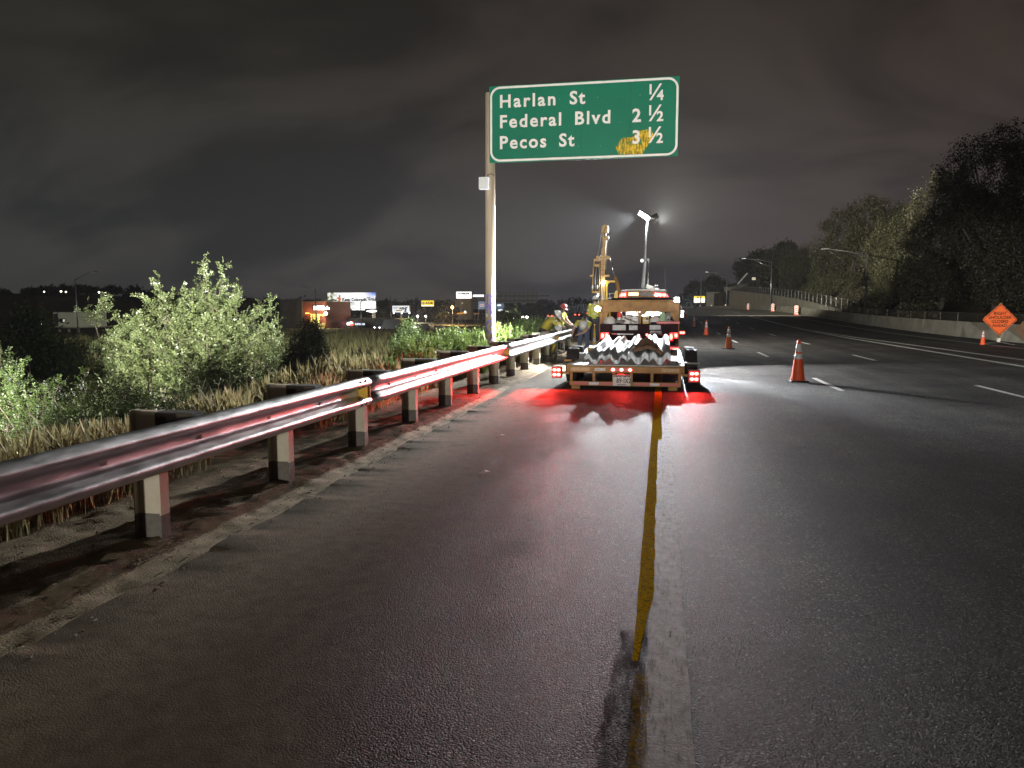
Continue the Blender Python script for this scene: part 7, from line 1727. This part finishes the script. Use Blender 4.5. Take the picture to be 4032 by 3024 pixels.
ft_ = [(-98, 196, 6, GZ, 1.6, 'tree behind the left end of the large billboard'), (-89, 200, 5, GZ, .4, 'low tree below the large billboard'), (-84.5, 200, 4.5, GZ, .2, 'low tree right of the billboard lamps'), (-72.5, 255, 8, GZ, 2.3, 'round tree right of the AZAR sign'), (-78, 250, 6, GZ, 1.2, 'tree under the AZAR sign'), (-87, 226, 6, GZ, 1.0, 'tree left of the WINS billboard'), (-66, 280, 6, GZ, 1.6, 'tree below the PLUMBLINE sign'), (-46, 230, 6, GZ, 1.4, 'tree right of the dim blue board'), (-40, 240, 7, GZ, 1.9, 'dark tree behind the far headlights'), (-31, 270, 9, GZ, 2.6, 'wide dark tree behind the far ramp'), (-22, 290, 9, GZ+1, 3.2, 'dark tree behind the leaning worker'), (-14, 300, 8, GZ+2, 3.6, 'dark tree left of the rig mast'), (-6, 310, 7, GZ+3, 4.6, 'dark tree behind the rig'), (-112, 190, 9, GZ, 2.6, 'dark tree left of the shop tower'), (-105, 185, 7, GZ, 1.6, 'dark tree beside the shop tower'), (-62, 215, 5, GZ, .2, 'low tree behind the orange canopy')]
for k, (x_, y_, w_, z0, z1, lab) in enumerate(ft_): far_tree(lab, x_, y_, w_, z0, z1, 300+k)
bx_ = [(-488, 500, 16, 9, 15.0), (-470, 505, 12, 10, 16.6), (-452, 500, 22, 10, 16.2), (-440, 505, 13, 11, 18.5), (-424, 500, 14, 11, 18.4), (-413, 502, 12, 11, 17.0), (-396, 500, 15, 10, 17.4), (-375, 498, 20, 7, 16.2), (-362, 500, 14, 6, 14.5), (-348, 500, 18, 4, 12.6), (-330, 500, 18, 3, 10.4), (-310, 495, 22, 1, 8.4), (-288, 495, 22, 0, 7.4), (-266, 490, 22, -1, 6.4), (-240, 480, 24, -2, 6.0), (-216, 470, 22, -2.5, 5.4), (-192, 460, 22, -2.5, 5.0), (-168, 450, 22, -2.5, 5.2), (-146, 440, 20, -2.5, 5.0), (-126, 430, 20, -2.5, 4.8), (-106, 425, 20, -2.5, 5.0), (-86, 420, 20, -2.5, 4.8), (-66, 415, 20, -2.5, 5.2), (-46, 410, 18, -2, 5.6), (-28, 405, 18, -1, 6.0), (-10, 400, 16, 0, 6.4)]
for k, (x_, y_, w_, z0, z1) in enumerate(bx_):
    far_tree(('pointed' if k in (0, 3, 7) else 'rounded')+' dark tree on the far skyline, '+ordinal(k)+' from the left', x_, y_, w_, z0, z1, 400+k, 1 if k in (0, 3, 7) else 0)
for k, (x_, z_, r_, lab) in enumerate(((-438, 13.2, .55, 'leftmost small lamp on the dark hill'), (-424, 13.4, .7, 'middle small lamp on the dark hill'), (-420, 13.0, .6, 'right small lamp on the dark hill'), (-393, 12.6, .7, 'hill lamp behind the sprig of the dimmer locust shrub'))):
    t_ = thing('hill_lamp', lab, 'lamp', (x_, 484, z_)); m = M(); m.ball((x_, 484, z_), r_, 8, 6); m.build('bulb', g_lit('hill_bulb_lit', (1, .95, .75), 4), t_); m = M(); m.cyl((x_, 484.5, z_-6), (x_, 484.5, z_-r_), .12, n=6); m.build('pole', MT['dark_steel'], t_)

# loose stones on the verge and crumbs at the pavement edge (nobody could count them)
g = np.random.default_rng(77)
def stones(name, n, xr, yr, r0, r1, m_, seed, zf):
    g = np.random.default_rng(seed); x_ = g.uniform(*xr, n); y_ = yr[0]+(yr[1]-yr[0])*g.random(n)**1.5; r = r0+(r1-r0)*g.random(n)**4
    oc_ = np.array([[1, 0, 0], [0, 1, 0], [-1, 0, 0], [0, -1, 0], [.2, .1, .8], [-.1, .2, -.8]])
    V = oc_[None]*r[:, None, None]*g.uniform(.6, 1.25, (n, 6, 3)); V = V+np.stack([x_, y_, zf(x_, y_)], 1)[:, None]
    tri = np.array([[0, 1, 4], [1, 2, 4], [2, 3, 4], [3, 0, 4], [1, 0, 5], [2, 1, 5], [3, 2, 5], [0, 3, 5]]); F = (np.arange(n)*6)[:, None, None]+tri[None]
    o = arr_mesh(name, V.reshape(-1, 3), F.reshape(-1, 3), MT[m_]); o['kind'] = 'stuff'; return o
MT['stone'] = mat('loose_stone', (.10, .085, .065), (.26, .23, .19), rough=.9, scale=9)
def vz(x_, y_):
    ne = sstep((-3.02-x_)/0.45); h_ = 0.055*fbm(x_*1.6+3, y_*1.1, 4, 21)+0.035*np.abs(fbm(x_*6, y_*3.2, 3, 33)-0.5)*2+0.018*fbm(x_*17, y_*12, 2, 41)
    return -0.115+0.05*ne+h_*(0.45+0.75*ne)+.004
stones('gravel', 2600, (-4.6, -3.1), (1.5, 15), .003, .014, 'stone', 301, vz)
stones('gravel', 1200, (-3.4, -2.86), (1.5, 15), .003, .014, 'stone', 302, lambda a, b: np.maximum(vz(a, b), np.where(a > -3.0, .003, -1)))
stones('gravel', 700, (-3.0, -0.4), (1.5, 12), .002, .006, 'stone', 303, lambda a, b: a*0+.003)

# thin dusty night air over the whole site
hz_ = bpy.data.materials.new('haze_air'); hz_.use_nodes = True
hn = hz_.node_tree.nodes; hn.clear()
ho = hn.new('ShaderNodeOutputMaterial'); hv = hn.new('ShaderNodeVolumePrincipled')
hv.inputs['Color'].default_value = (.86, .90, 1.0, 1); hv.inputs['Density'].default_value = 0.0002; hv.inputs['Anisotropy'].default_value = 0.35
hz_.node_tree.links.new(hv.outputs[0], ho.inputs['Volume'])
m = M(); m.box(-1100, 760, -70, 1450, -12, 24); h_ = m.build('haze', hz_); h_['kind'] = 'stuff'
